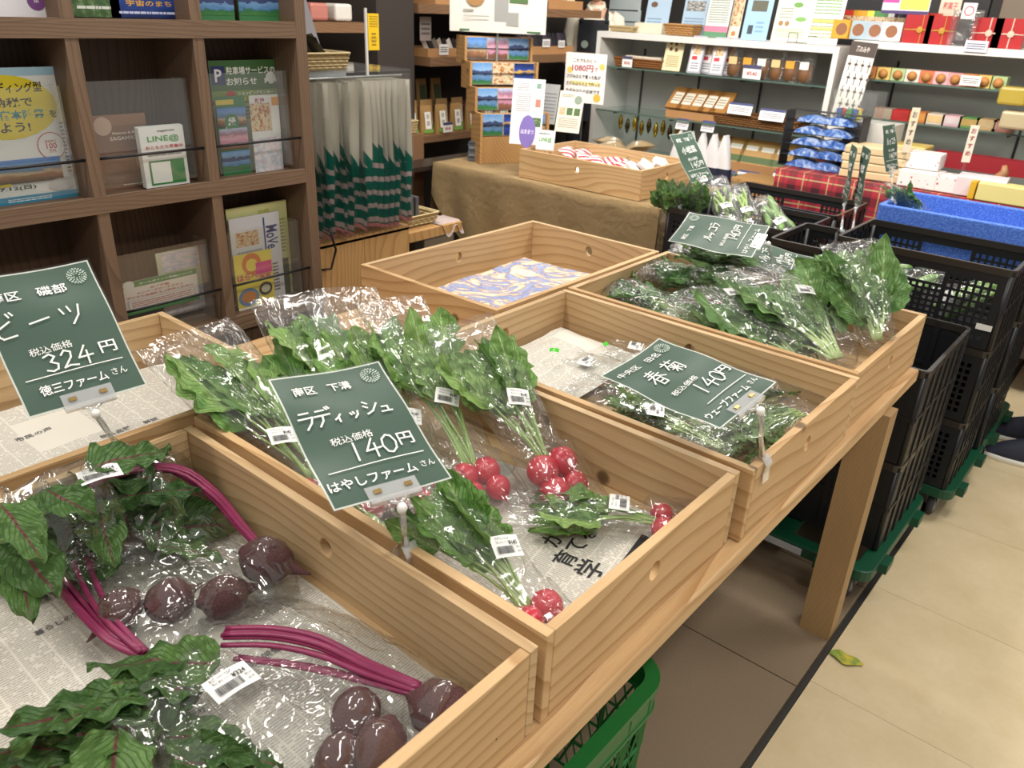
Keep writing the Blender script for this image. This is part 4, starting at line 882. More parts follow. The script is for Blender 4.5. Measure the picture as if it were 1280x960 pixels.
def dolly(x0, x1, y0, y1, label, z=.095):
    cx, cy = (x0+x1)/2, (y0+y1)/2; r = thing('dolly', label, 'dolly', (cx, cy, 0), group='green dollies under the crate stacks'); L, W = x1-x0, y1-y0
    bevel(part('deck', rrect_ring(-L/2, L/2, -W/2, W/2, z, z+.036, .05, .04), GRN, r), .003)
    g = G()
    for s in (-1, 1):
        for q in (-.28, .28): g.box(s*L/2-.022, q*W-.03, z-.004, s*L/2+.022, q*W+.03, z+.026); g.box(q*L-.03, s*W/2-.02, z-.004, q*L+.03, s*W/2+.02, z+.026)
    part('side_lugs', g, GRN, r); part('cross_bars', G().box(-L/2+.04, -.03, z+.004, L/2-.04, .03, z+.03).box(-.03, -W/2+.04, z+.005, .03, W/2-.04, z+.029), GRN, r)
    for s in (-1, 1):
        for q in (-1, 1):
            px, py = s*(L/2-.06), q*(W/2-.06)
            c = part('caster', G().lathe([(.014, -.0115), (.036, -.0115), (.040, -.008), (.040, .008), (.036, .0115), (.014, .0115)], 24, M=Matrix.Translation((px, py, .0405)) @ Matrix.Rotation(math.pi/2, 4, 'Y')), flat('34353a', .5), r, True)
            part('hub', G().lathe([(.004, -.013), (.024, -.013), (.026, -.0118), (.026, .0118), (.024, .013), (.004, .013)], 20, M=Matrix.Translation((px, py, .0405)) @ Matrix.Rotation(math.pi/2, 4, 'Y')), flat('8c9096', .3), c, True)
            part('fork', G().box(px-.018, py-.014, .04, px-.015, py+.014, z).box(px+.015, py-.014, .04, px+.018, py+.014, z), flat('8a8d92', .35, .9), c)
    return r
X1 = -.362
dolly(-.905, -.340, 2.06, 2.63, 'green dolly under the crates just behind the table leg')
for k, (a, b, lb) in enumerate(((.135, .425, 'black crate at the bottom of the stack behind the table leg'), (.428, .718, 'open black crate on top of the stack behind the table leg, worn rim'))):
    crate(-.895, X1, 2.185, 2.655, a, b, lb, sy='rib')
part('white_label', G().box(-.06, -.288, .100, .085, -.284, .122), flat('b8bcc4', .4), bpy.data.objects['dolly'])
dolly(-.865, -.275, 2.70, 3.18, 'green dolly under the middle crate stack beside the aisle')
for a, b, lb in ((.135, .385, 'black crate at the bottom of the middle stack'), (.388, .638, 'black crate in the middle of the middle stack'), (.641, .90, 'black crate with cucumbers showing through its holes, on the middle stack')):
    cr = crate(-.835, -.300, 2.70, 3.06, a, b, lb)
P = PY(1230, 409, 2.70)-cr.location; part('white_tag', G().box(P.x-.022, -.185, P.z-.009, P.x+.022, -.182, P.z+.009), flat('dcdcd8', .4), cr)
dolly(-.865, -.275, 3.20, 3.66, 'green dolly under the crate stack with the blue foam box')
for a, b, lb in ((.135, .385, 'lowest black crate beneath the blue foam box'), (.388, .638, 'second black crate beneath the blue foam box'), (.641, .80, 'shallow black crate directly beneath the blue foam box')):
    crate(-.845, -.285, 3.09, 3.47, a, b, lb)
for a, b, lb in ((.0, .26, 'lowest black crate under the sugar snap crate'), (.263, .53, 'middle black crate under the sugar snap crate'), (.533, .80, 'open black crate holding bags of sugar snap peas')):
    crate(-1.66, -1.09, 3.02, 3.41, a, b, lb)
for a, b, lb in ((.0, .40, 'lower black crate near the tartan table'), (.403, .80, 'open black crate between the sugar snap crate and the tartan table')):
    crate(-1.68, -1.08, 3.44, 3.84, a, b, lb)
crate(-1.07, -.875, 2.72, 3.06, .0, .84, 'narrow black crate between the sugar snap crate and the cucumber crate')
# blue foam box
t = NT('blue_foam'); v = t.obj((1, 1, 1)); vo = t.n('ShaderNodeTexVoronoi', {'Vector': v, 'Scale': 170.}).outputs['Distance']
BLUE = t.fin(col=t.mix(t.ramp(vo, [(.2, 0.), (.6, 1.)]), '5a86dc', '3f66c0'), rough=.7, nrm=t.bump(vo, .2, .002))
fb = thing('foam_box', 'open blue polystyrene box on the black crates', 'box', (-.55, 3.27, .804)); W, D = .57, .36
g = rrect_ring(-W/2, W/2, -D/2, D/2, 0, .145, .024, .012); bevel(part('box_wall', g, BLUE, fb), .004)
part('box_floor', G().box(-W/2+.02, -D/2+.02, 0, W/2-.02, D/2-.02, .02), BLUE, fb)
GL = dict(group='vegetable bags in the rear crates', cat='bagged vegetable', name='bagged_vegetable', film=FILM2)
for i, (x, y) in enumerate(((836, 262), (852, 264), (868, 265))):
    bag(['upright bag of small greens at the left edge of the rear crate', 'upright bag of small greens, second in the rear crate', 'upright bag of small greens, third in the rear crate'][i], PZ(x, y+8, .74), PZ(x-2, y-34, .90), kind='spinach', n=6, leaf=.16, wt=.045, wr=.04, th=.03, seed=50+i, petiole=.2, stickers=(), over=.01, up=(.5, -.85, .2), **GL)
PEA = G().lathe([(.05, -1), (.45, -.8), (.8, -.4), (.95, 0), (.8, .4), (.45, .8), (.05, 1)], 10)
PEA.v = [(p[0]*.011, p[1]*.006, p[2]*.045) for p in PEA.v]; PEAM = PEA.mesh('pod', [stem_mat('pod_green', '7fa04c', 'a9c46e', .4)], True)
CUC = G().lathe([(.1, -1), (.6, -.93), (.9, -.75), (1, -.3), (1, .4), (.85, .8), (.5, .95), (.1, 1)], 12); CUC.v = [(p[0]*.016+.012*(p[2]**2), p[1]*.016, p[2]*.10) for p in CUC.v]
t = NT('cucumber_skin'); v = t.obj((1, 1, 1)); CUCM = CUC.mesh('cucumber', [t.fin(col=t.mix(t.noise(v, 30, 3), '3c6a2c', '8aa860'), rough=.35)], True)
def podbag(label, P, T, mesh, nm, n, w, seed, rr=.03):
    P, T = Vector(P), Vector(T); L = (T-P).length; M = Matrix.Translation(P) @ rotto(T-P, (.4, -.7, .5)); r = thing('bagged_vegetable', label, 'bagged vegetable', group=GL['group'], M=M); q = random.Random(seed)
    for i in range(n):
        part(nm, mesh, None, r, M=Matrix.Translation((q.uniform(.25, .75)*L, q.uniform(-w*.7, w*.7), q.uniform(-.5, .5)*rr)) @ Matrix.Rotation(math.pi/2+q.uniform(-.35, .35), 4, 'Y') @ Matrix.Rotation(q.uniform(-.4, .4), 4, 'X'))
    def prof(u): return w*min(1, .6+u*4), rr*min(1, .3+u*6)*(1 if u < .75 else max(.2, 1-(u-.75)*3.5))
    part('clear_bag', film_tube(L, prof, seed*2.1, nu=24, nv=20), FILM2, r, True)
    sticker(r, Matrix.Translation((L*.3, 0, rr+.004)) @ Matrix.Rotation(1.7, 4, 'Z'), '140', 'えんどう', .045, .035); return r
podbag('bag of sugar snap peas leaning in the rear crate, left one', PZ(915, 285, .77), PZ(893, 222, .90), PEAM, 'pod', 16, .05, 61)
podbag('bag of sugar snap peas leaning in the rear crate, right one', PZ(940, 288, .77), PZ(918, 232, .88), PEAM, 'pod', 16, .05, 62)
podbag('bag of cucumbers at the right end of the sugar snap crate', PZ(988, 300, .74), PZ(948, 248, .84), CUCM, 'cucumber', 4, .045, 63)
for k, (x, y) in enumerate(((-.45, 2.84), (-.62, 2.86), (-.75, 2.9))):
    podbag(['bag of cucumbers in the middle crate near the aisle', 'bag of cucumbers in the centre of the middle crate', 'bag of cucumbers at the left of the middle crate'][k], (x-.09, y-.05, .72), (x+.10, y+.04, .78), CUCM, 'cucumber', 4, .05, 64+k)
bag('bag of leafy greens propped in the near corner of the blue foam box', PZ(1150, 266, .90), PZ(1108, 234, 1.0), kind='rucola', n=10, leaf=.12, wt=.06, wr=.045, th=.03, seed=70, petiole=.2, stickers=((.55, .0, 250),), over=.02, **GL)
# far price signs
FS = [('南区　下溝', -.05, .36, .08, .6), ('税込価格', 0, -.05, .06, .4), ('円', .3, -.16, .09, .16), ('はやしファーム', 0, -.38, .08, .8)]
def farsign(label, corners_c, x, y, n140, nm, base, sc=1., **kw):
    return sign(label, corners_c, x, y, FS+[(nm, 0, .14, .15, .62)], [('140', -.02, -.17, .12, .8)], base, k=1., w=SW*sc, h=SH*sc, **kw)
P = PZ(864, 196, .985); farsign('green price sign for mustard greens above the upright bags in the rear crate', list(P), (.108, .993, .044), (-.606, .03, .795), 0, '小松菜', (-1.62, 3.05, .78))
P = PZ(1113, 185, 1.06); farsign('green price sign above the blue foam box', list(P), (.1, 1, 0), (-.3, .0, .93), 0, 'ルッコラ', (-.80, 3.13, .94), .85)
for i, (x, y, a) in enumerate(((1062, 217, 9), (1077, 220, 12))):
    P = PZ(x, y, .98+.01*i); d = ray(x, y); an = math.atan2(d.y, d.x)+math.radians(180+a)
    farsign(['narrow green price sign seen nearly edge on, left of a pair', 'narrow green price sign seen nearly edge on, right of a pair'][i], list(P), (math.cos(an), math.sin(an), 0), (-.05, .02, 1), 0, '小松菜', list(PZ(1050+i*14, 296, .86)), .95)
P = PZ(965, 322, .93); sign('weathered green price sign lying low behind the spinach bags', list(P), (-.25, .95, .12), (-.9, -.35, .12), [('南区　下溝', -.15, .36, .06, .5), ('税込価格', 0, -.1, .05, .36), ('円', .28, -.17, .08, .15)], [('ルッコラ', 0, .1, .12, .8), ('140', .0, -.2, .11, .6)], (-.62, 2.148, .862), k=1.)
# ---------------------------------------------------------------- hanging bag case beside the brochure shelf
CX = -2.40
a = PX(400, 300, CX); b = PX(511, 275, CX); y0, y1, zt = 1.50, b.y, .70
cab = thing('cabinet', 'light timber cabinet under the clear case of hanging bags', 'cabinet', (CX-.2, (y0+y1)/2, 0)); co = (CX-.2, (y0+y1)/2, 0)
for i in range(3):
    q0, q1 = y0+(y1-y0)*i/3, y0+(y1-y0)*(i+1)/3; part('front_panel', loc(G().box(CX-.02, q0, 0, CX, q1-.001, zt), co), CEDAR, cab)
part('body', loc(G().box(CX-.4, y0, 0, CX-.021, y1, zt-.01), co), CEDAR, cab); part('top', loc(G().box(CX-.4, y0, zt-.01, CX, y1, zt+.008), co), CEDAR, cab)
cs = thing('display_case', 'clear acrylic case of hanging bags on the timber cabinet', 'display case', (CX-.2, (y0+y1)/2, zt+.009)); co = (CX-.2, (y0+y1)/2, zt+.009)
ct = PX(500, 88, CX).z
part('clear_top', loc(G().box(CX-.36, y0, ct, CX+.02, y1, ct+.006), co), ACRYL, cs); part('clear_side', loc(G().box(CX-.36, y1-.006, zt+.01, CX+.02, y1, ct), co), ACRYL, cs)
part('clear_side', loc(G().box(CX-.36, 1.70, zt+.01, CX+.02, 1.706, ct), co), ACRYL, cs)
part('hanging_rail', loc(G().tube([(CX-.03, y0, ct-.02), (CX-.03, y1, ct-.02)], .005, 8), co), flat('b9bcbd', .3, .8), cs, True)
part('back_box', loc(G().box(CX-.36, y0+.15, ct-.02, CX-.34, y1-.01, ct+.04).box(CX-.36, y0+.01, zt+.01, CX-.35, y1-.01, ct-.02), co), flat('a9adb0', .5), cs)
t = NT('folded_bag_print'); uv = t.n('ShaderNodeUVMap').outputs[0]; sp = t.n('ShaderNodeSeparateXYZ', {0: uv}); oi = t.n('ShaderNodeObjectInfo').outputs['Random']
e = t.math('ADD', sp.outputs[0], t.math('MULTIPLY', sp.outputs[1], -.28)); e = t.math('ADD', e, t.math('MULTIPLY', oi, .16))
c = t.mix(t.ramp(e, [(.0, 1.), (.60, 1.), (.605, 0.), (1, 0.)]), 'd8d4c8', '1f6f60'); st = t.n('ShaderNodeTexWave', {'Vector': uv, 'Scale': 3.2, 'Distortion': 2.}, bands_direction='X').outputs[1]
c = t.mix(t.math('MULTIPLY', t.math('GREATER_THAN', st, .72), t.math('LESS_THAN', e, .52)), c, 'c9b6b4'); c = t.mix(t.math('LESS_THAN', sp.outputs[0], .025), c, 'd08a8c')
FB = t.fin(col=c, rough=.3, spec=.6)
def hb(u, v, i):
    return None
nb = 17; zb = PX(470, 285, CX+.03).z
for i in range(nb):
    y = 1.735+(y1-1.75)*i/(nb-1); q = random.Random(i)
    ww = .16+.02*q.random(); ph = q.uniform(0, 6)
    fn = lambda u, v: (CX+.035-v*ww+.003*math.sin(u*14+ph), .010*math.sin(v*7+ph)*(.3+u*.7)+.006*math.sin(u*9+ph), -(1-u)*(ct-.03-zb)+.012*math.sin(v*3+ph)*(1-u))
    g = G().grid(fn, 16, 8); o = solo('hanging_bag', g, FB, 'patterned green and white bag hanging edge-on in the case', 'bag', group='green and white bags hanging in the clear case', smooth=True, M=Matrix.Translation((0, y, ct-.03)))
    part('sleeve', G().grid(lambda u, v: tuple(Vector(fn(u*1.0, v))+Vector((.006-.012*v, .005, -.008*(1-u)))), 12, 6), FILM2, o, True)
for (px, py, nm) in ((-2.46, 1.62, 0),):
    fn = lambda u, v: (-.02+.004*math.sin(u*9), (v-.5)*.2, -(1-u)*(ct-.03-zb)*.95)
    solo('hanging_bag', G().grid(fn, 12, 6), FB, 'green patterned bag hanging flat behind the left pane of the case', 'bag', smooth=True, M=Matrix.Translation((CX, 1.63, ct-.03)))
cb = [PX(398, 282, CX+.004), PX(412, 288, CX+.03), PX(420, 312, CX+.03), PX(414, 336, CX+.02), PX(398, 338, CX+.004)]
solo('cable', G().tube(cb, .0045, 8), flat('141414', .4), 'black cable looping out beside the brochure shelf against the timber cabinet', 'cable', smooth=True)
# woven basket -------------------------------------------------------------
t = NT('wicker'); v = t.obj((1, 1, 1)); w1 = t.n('ShaderNodeTexWave', {'Vector': v, 'Scale': 45., 'Distortion': 1.5}, bands_direction='Z').outputs[1]; w2 = t.noise(v, 160, 2)
WICK = t.fin(col=t.mix(w1, 'd8c496', '8f7648'), rough=.7, nrm=t.bump(t.math('ADD', w1, w2), .5, .004)); WICK2 = flat('9a6a3c', .7, var=.6); 
def basket(label, cx, cy, z, L, W, h, rz=0., mat=None, name='basket', group=None, flare=.012):
    r = thing(name, label, 'basket', (cx, cy, z), rz, group); m = mat or WICK
    for k, (s, ax) in enumerate(((1, 0), (-1, 0), (1, 1), (-1, 1))):
        l = (L if ax else W); d = (W if ax else L)/2
        n = max(8, int(l/.014)); rows = max(3, int(h/.011)); g = G()
        for a in range(rows):
            za = h*(a+.5)/rows; fl = flare*za/h; ll = l/2+fl; pts = []
            for b_ in range(n+1):
                x = -ll+2*ll*b_/n; off = .0022*(1 if (a+b_) % 2 else -1); pts.append((x, s*(d+fl)+off, za) if ax else (s*(d+fl)+off, x, za))
            g.tube(pts, h/rows*.52, 4)
        part('woven_side', g, m, r)
    part('base', G().box(-L/2, -W/2, 0, L/2, W/2, .004), m, r)
    P = rrect(L+2*flare+.008, W+2*flare+.008, .012, 3); P.append(P[0]); part('rim', G().tube([(p[0], p[1], h) for p in P], .0045, 6, cap=False), m, r, True); return r
ztop = ct+.006
c0 = PX(385, 76, CX+.0); c1 = PX(452, 72, CX)
basket('shallow wicker basket of black packets on top of the clear case', CX-.13, 1.80, ztop+.001, .20, .30, .055)
BP = flat('1d1f24', .25, spec=.8)
for i in range(9):
    solo('packet', G().grid(lambda u, v: ((u-.5)*.12, (v-.5)*.09, .006*math.sin(u*3.1)*math.sin(v*3.1)), 6, 5).add([], []), BP, 'black shiny packet leaning in the wicker basket on the case', 'packet', group='black packets in the wicker basket', smooth=True,
         M=Matrix.Translation((CX-.13+.02*math.sin(i*2), 1.69+.027*i, ztop+.062)) @ Matrix.Rotation(-1.05+.1*math.sin(i), 4, 'X') @ Matrix.Rotation(math.pi/2+.2*math.sin(i*3), 4, 'Z'))
P = PX(425, 10, CX-.22)
r = thing('backing_sheet', 'slanted pale translucent panel above the black packets', 'sheet', M=Matrix.Translation((CX-.26, 1.88, ztop+.006)) @ Matrix.Rotation(.0, 4, 'X'))
part('sheet', G().add([(0, -.2, 0), (0, .16, 0), (0, -.02, .55), (0, -.2, .55), (-.006, -.2, 0), (-.006, .16, 0), (-.006, -.02, .55), (-.006, -.2, .55)], [(0, 1, 2, 3), (7, 6, 5, 4), (0, 4, 5, 1), (1, 5, 6, 2), (2, 6, 7, 3)]), flat('9c9aa0', .4), r)
part('print', G().add([(.002, -.2, .2), (.002, -.11, .12), (.002, -.15, .5), (.002, -.2, .5)], [(0, 1, 2, 3)]), flat('2f8a6e', .5), r)
# yellow hanging sign
P = PX(467, 40, -3.2); A = PX(459, 16, -3.2); B = PX(474, 62, -3.2); w, h = abs(B.y-A.y), abs(B.z-A.z)
flyer('narrow yellow vertical sign with handwritten lines near the dark wall', Matrix(((0, 0, 1, -3.2), (1, 0, 0, P.y), (0, 1, 0, P.z), (0, 0, 0, 1))), w, h, 'e6bf1c', [('b', .15, .62, .9, .95, 5, '9a7a18'), ('c', .5, .3, .3, 'd0a818', .8), ('b', .3, .1, .7, .5, 4, '8a6a18')], name='sign', cat='sign', th=.004)
solo('sign_pole', G().box(-3.21, A.y-.012, 0, -3.2, A.y-.002, A.z+.02), flat('d8d6d0', .4), 'thin white pole carrying the yellow vertical sign', 'pole')
# shelves on the dark wall -------------------------------------------------
FX = -3.95
pc = PX(538, 76, FX); pe = PX(728, 66, FX); yk = pc.y
def wallshelf(z, y0, y1, label, th=.055):
    r = thing('wall_shelf', label, 'shelf', (-4.3, (y0+y1)/2, z)); part('board', bevel_box(-.35, -(y1-y0)/2, -th, .35, (y1-y0)/2, 0), SHELFW, r); return r
def bevel_box(*a): return G().box(*a)
zs = pc.z+.02
wallshelf(zs, yk, 5.75, 'brown wall shelf of trays at mid height behind the postcard rack'); wallshelf(1.53, yk-.1, 5.75, 'upper brown wall shelf at the top edge of the photo'); zl = PX(575, 165, FX).z
wallshelf(zl, yk-.9, 5.0, 'low brown shelf carrying the kraft coffee-style pouches', .045)
wallshelf(PX(440, 28, -3.95).z, 2.7, 3.35, 'brown shelf with white goods left of the yellow sign')
solo('pillar', G().box(-4.6, 3.42, 0, -3.95, 3.72, 2.9), flat('38302c', .6), 'dark brown pillar between the yellow sign and the wall shelves', 'pillar')
OAK = flat('b98a5c', .5, var=.2)
def lowtray(label, x, y, z, L, W, h=.05):
    r = thing('wooden_tray', label, 'tray', (x, y, z)); part('rim', rrect_ring(-L/2, L/2, -W/2, W/2, 0, h, .01, .004), OAK, r); part('base', G().box(-L/2+.01, -W/2+.01, 0, L/2-.01, W/2-.01, .006), OAK, r); return r
lowtray('long low wooden tray of small packets on the mid wall shelf', -4.14, yk+.42, zs, .30, .80); lowtray('low wooden tray at the right end of the mid wall shelf', -4.14, 5.15, zs, .30, .62, .055)
lowtray('low wooden tray on the upper wall shelf, left', -4.14, 4.2, 1.53, .3, .5); lowtray('low wooden tray on the upper wall shelf, right', -4.14, 5.2, 1.53, .3, .7, .06)
PKC = ['e8e4dc', '3a3436', '8a8078', 'c8b8a8', '2a2828']
def mini(label, nm, M, w, h, d, col, group, els=None):
    g = G().box(-w/2, -h/2, -d/2, w/2, h/2, d/2); o = bevel(solo(nm, g, flat(col, .35, var=.15), label, 'packet', group, M=M), min(w, h, d)*.15)
    if els: printed(o, w, h, els, d/2+.0006)
    return o
for i in range(16): mini('small packet standing in the long tray on the mid wall shelf', 'packet', Matrix.Translation((-4.10, yk+.1+.046*i, zs+.055)) @ Matrix.Rotation(.5, 4, 'X') @ Matrix.Rotation(math.pi/2, 4, 'Y'), .10, .035, .012, PKC[i % 5], 'packets in the long wall shelf tray')
for i in range(10): mini('dark boxed packet standing in the right wall tray', 'packet', Matrix.Translation((-4.06, 4.88+.06*i, zs+.08)) @ Matrix.Rotation(-.3, 4, 'Y'), .03, .05, .13, ['3a3440', '2c2a30', '56485a'][i % 3], 'dark packets in the right wall tray')
for i in range(9): mini('pale packet in a tray on the upper wall shelf', 'packet', Matrix.Translation((-4.05, 4.05+.17*i, 1.60)), .1, .10, .07, ['e6dcd0', 'c86a5a', 'd8c8a8'][i % 3], 'packets on the upper wall shelf')
for i, (x, y) in enumerate(((597-22, 64), (690, 57), (708, 59), (596-80, 3))):
    pass
def cardX(label, px, py, w, h, X, base='ece8e4', els=None, tilt=0., rz=0., name='price_card', cat='price card', group=None, th=.002):
    P = PX(px, py, X); return flyer(label, Matrix.Translation(P) @ Matrix.Rotation(rz, 4, 'Z') @ Matrix(((0, 0, 1, 0), (1, 0, 0, 0), (0, 1, 0, 0), (0, 0, 0, 1))) @ Matrix.Rotation(-tilt, 4, 'X'), w, h, base, els or [], th, name, cat, group)
PC = [('b', .1, .2, .9, .8, 3, '5a5a60')]; PCR = [('r', 0, .72, 1, 1, '4a4a6a'), ('t', '¥540', .5, .38, .3, 'b03a3a', .6)]
cardX('white price card on the front of the long wall tray', 555, 62, .085, .065, -3.984, els=PC); cardX('pink menu card standing on the mid wall shelf', 532, 36, .10, .14, FX-.1, 'a89a94', PC)
cardX('white price card, left one before the dark packets of the wall tray', 683, 54, .09, .055, -3.984, els=PC); cardX('white price card, right one before the dark packets of the wall tray', 702, 55, .08, .05, -3.984, els=PC)
cardX('dark price card on the upper wall shelf tray', 680, 7, .1, .05, FX+.03, '6a5048', PC)
for i in range(3): mini('white tableware box on the shelf left of the yellow sign', 'box', Matrix.Translation((-4.02, 2.85+.17*i, PX(440, 28, -3.95).z+.05)), .12, .12, .09, ['e8e4de', 'c07a70', 'e0dcd4'][i], 'white tableware left of the yellow sign')
# kraft pouches
KR = flat('b08850', .5, var=.3); KR2 = flat('c39a62', .5, var=.3)
def pouch_mesh(w, h, d):
    def fn(u, v):
        a = v*2*math.pi; k = d*(1-u)**.7*.5+.0015; return (math.copysign(abs(math.sin(a))**.6, math.sin(a))*k, math.copysign(abs(math.cos(a))**.6, math.cos(a))*w/2, u*h)
    return G().grid(fn, 8, 16, True)
pm = pouch_mesh(.105, .19, .06).mesh('pouch', [KR], True)
def pouch(label, X, y, z, sc=1., rz=0., col='f0ece4', band='7aa04a', group='kraft pouches on the low shelf', big=False, lab=True):
    r = thing('kraft_pouch', label, 'pouch', (X, y, z), rz, group); part('bag_body', pm, None, r, M=Matrix.Scale(sc, 4))
    if lab:
        fl = Matrix(((0, 0, 1, .026*sc), (1, 0, 0, 0), (0, 1, 0, .085*sc), (0, 0, 0, 1))) @ Matrix.Rotation(-.13, 4, 'X')
        g = G().box(-.028*sc, -.045*sc, 0, .028*sc, .065*sc, .001); l = part('label', g, flat(col, .5), r, M=fl)
        g = G()
        for k in range(2): put_text(g, '茶葉の'[k], 0, (.035-.045*k)*sc, .03*sc, 0, .0014)
        part('label_print', g, flat('4a4a3a', .6), l); part('green_band', G().box(-.045*sc, -.072*sc, -.001, .045*sc, -.048*sc, .0006), flat(band, .5), r, M=fl)
    return r
yy = PX(510, 165, FX).y
for i in range(7): pouch('kraft pouch with white label and green foot in the front row', FX-.05, PX(520+i*18.5, 165, FX).y, zl, .98, .0)
for i in range(7): pouch('plain kraft pouch in the second row of the low shelf', FX-.17, PX(516+i*19, 150, FX-.15).y, zl, 1.08, .0, group='kraft pouches in the second row')
for i in range(4): 
    r = pouch('kraft pouch with dark green window label, back row', FX-.34, PX(490+i*18, 118, FX-.34).y, zl+.14, .95, .0, '3c5a34', '3c5a34', 'green-labelled kraft pouches at the back')
solo('riser', G().box(FX-.45, 3.2, zl, FX-.27, 4.9, zl+.14), SHELFW, 'brown riser step under the back row of kraft pouches', 'riser')
cardX('white price card on the edge of the low pouch shelf', 560, 159, .09, .065, FX+.01, els=PCR)
P = PX(505, 160, -3.6); basket('small wicker basket at the left end of the pouches', -3.72, P.y, P.z-.04, .2, .22, .07)
solo('basket_stand', G().box(-3.85, P.y-.14, 0, -3.58, P.y+.14, P.z-.042), SHELFW, 'narrow brown stand under the small wicker basket', 'stand')
mini('white pouch with green leaf mark in the small wicker basket', 'pouch', Matrix.Translation((-3.72, P.y-.02, P.z+.05)) @ Matrix.Rotation(.3, 4, 'Y'), .05, .12, .14, 'ecece4', None)
# dark table, chair and small shelf between cabinet and burlap table
dt = thing('dark_table', 'dark wooden table behind the burlap-covered one', 'table', (-3.45, 3.3, 0)); P0 = PZ(600, 182, .66)
part('tabletop', G().box(-.13, -.35, .655, .055, 1.0, .68), flat('2c231e', .35), dt)
for x in (-.10, .025):
    for y in (-.32, .9): part('leg', G().box(x-.025, y-.025, 0, x+.025, y+.025, .655), flat('2a211c', .5), dt)
ch = thing('chair', 'dark brown wooden chair beside the burlap table', 'chair', (-3.24, 2.70, 0), .1)
CHM = flat('33241b', .45)
for x in (-.19, .19):
    for y in (-.19, .19): part('leg', G().box(x-.017, y-.017, 0, x+.017, y+.017, .8 if y < 0 and 0 else (.78 if x < 0 else .43)), CHM, ch)
part('seat', G().box(-.21, -.21, .42, .21, .21, .45), CHM, ch)
for z in (.55, .64, .73): part('back_rail', G().box(-.2, -.19, z, -.18, .19, z+.035), CHM, ch)
P = PX(525, 268, -2.62); zz = P.z-.02
r = thing('small_shelf', 'narrow light wood shelf right of the cabinet with a cloth edge', 'shelf', (-2.62, P.y, zz)); part('board', G().box(-.16, -.24, -.04, .16, .11, 0), CEDAR, r); part('bracket', G().box(-.14, -.23, -.12, -.10, .10, -.04), flat('2a211c', .5), r)
part('cloth', G().grid(lambda u, v: (.03+.135*u, -.02+.14*v, .004-.06*max(0, u-.8)*5*abs(math.sin(v*5))), 12, 12), flat('cdb9b4', .7, var=.9), r, True)
solo('shelf_post', G().box(-2.68, P.y-.05, 0, -2.60, P.y+.0, zz-.041), flat('3c3c3e', .5), 'dark grey post under the narrow shelf', 'post')
basket('small pale wicker basket on the narrow shelf', -2.60, P.y-.08, zz+.005, .15, .16, .045)
for i in range(4): mini('dark grey boxed item standing in the small pale basket', 'packet', Matrix.Translation((-2.62, P.y-.135+.032*i, zz+.06)), .05, .02, .1, '55565c', 'grey packets in the small pale basket')
solo('cardboard_box', G().box(-3.0, 2.6, 0, -2.55, 3.28, .30).box(-3.0, 2.58, .30, -2.55, 2.6, .33), flat('b08a50', .7, var=.3), 'cardboard box on the floor under the burlap table', 'box')
# burlap table -------------------------------------------------------------
t = NT('burlap'); v = t.obj((1, 1, 1), False); wx = t.n('ShaderNodeTexWave', {'Vector': v, 'Scale': 130., 'Distortion': 1.}, bands_direction='X').outputs[1]; wz = t.n('ShaderNodeTexWave', {'Vector': v, 'Scale': 130., 'Distortion': 1.}, bands_direction='Z').outputs[1]
nz = t.noise(v, 4, 4); wv = t.math('MULTIPLY', wx, wz); c = t.mix(wv, '9c835c', 'b79c70'); c = t.mix(t.math('MULTIPLY', nz, .45), c, '7f6642')
BURL = t.fin(col=c, rough=.85, nrm=t.bump(t.math('ADD', t.math('MULTIPLY', wv, .3), t.math('MULTIPLY', t.noise(v, 11, 3, .5, 1.), 2.)), .8, .012))
bt = thing('covered_table', 'table under a tan burlap cloth behind the empty pine tray', 'table', (-2.6, 3.9, 0)); tz, fx0, fx1, fy0, fy1 = .70, -3.38, -1.86, 3.33, 4.32
part('tabletop', loc(G().box(fx0+.02, fy0+.02, tz-.04, fx1-.02, fy1, tz-.006), (-2.6, 3.9, 0)), CEDAR, bt)
for x in (fx0+.1, fx1-.1):
    for y in (fy0+.12, fy1-.1): part('leg', loc(G().box(x-.025, y-.025, 0, x+.025, y+.025, tz-.04), (-2.6, 3.9, 0)), flat('2a211c', .5), bt)
def cloth(u, v):
    # v across the table front to back profile, u along x
    L = fx1-fx0; x = fx0+L*u; drop = .46+.04*math.sin(u*11)-(.28*max(0, .22-u)/.22); s = v*(drop+fy1-fy0)
    if s < drop: y = fy0-.012*math.sin(u*34+s*6)*(1-s/drop)-.015*(1-s/drop); z = tz-(drop-s)
    else: y = fy0+(s-drop); z = tz+.001
    return (x, y-.004, z+.002*noise.noise(Vector((x*6, y*6, 0)))+.002)
def sidec(u, v):
    y = fy0+(fy1-fy0)*u; drop = .30+.05*math.sin(u*9); return (fx0-.004-.05*v*abs(math.sin(u*7+.5)), y-.004, tz+.003-drop*v)
def sider(u, v):
    y = fy0+(fy1-fy0)*u; return (fx1+.004+.02*v*math.sin(u*14), y-.004, tz+.003-.55*v)
part('burlap_cloth', G().grid(cloth, 60, 40).grid(sidec, 20, 14).grid(sider, 20, 10), BURL, bt, True)
for o in bt.children:
    if o.name.startswith('burlap'): o.data.transform(Matrix.Translation((2.6, -3.9, 0)))
tray(-2.782, -2.016, 3.385, 3.885, .706, .852, 'pine tray of sweets in striped packets on the burlap table', group='pine trays on the burlap table')
t = NT('striped_wrap'); uv = t.obj((1, 1, 1)); st = t.n('ShaderNodeTexWave', {'Vector': uv, 'Scale': 16., 'Distortion': .4}, bands_direction='DIAGONAL').outputs[1]
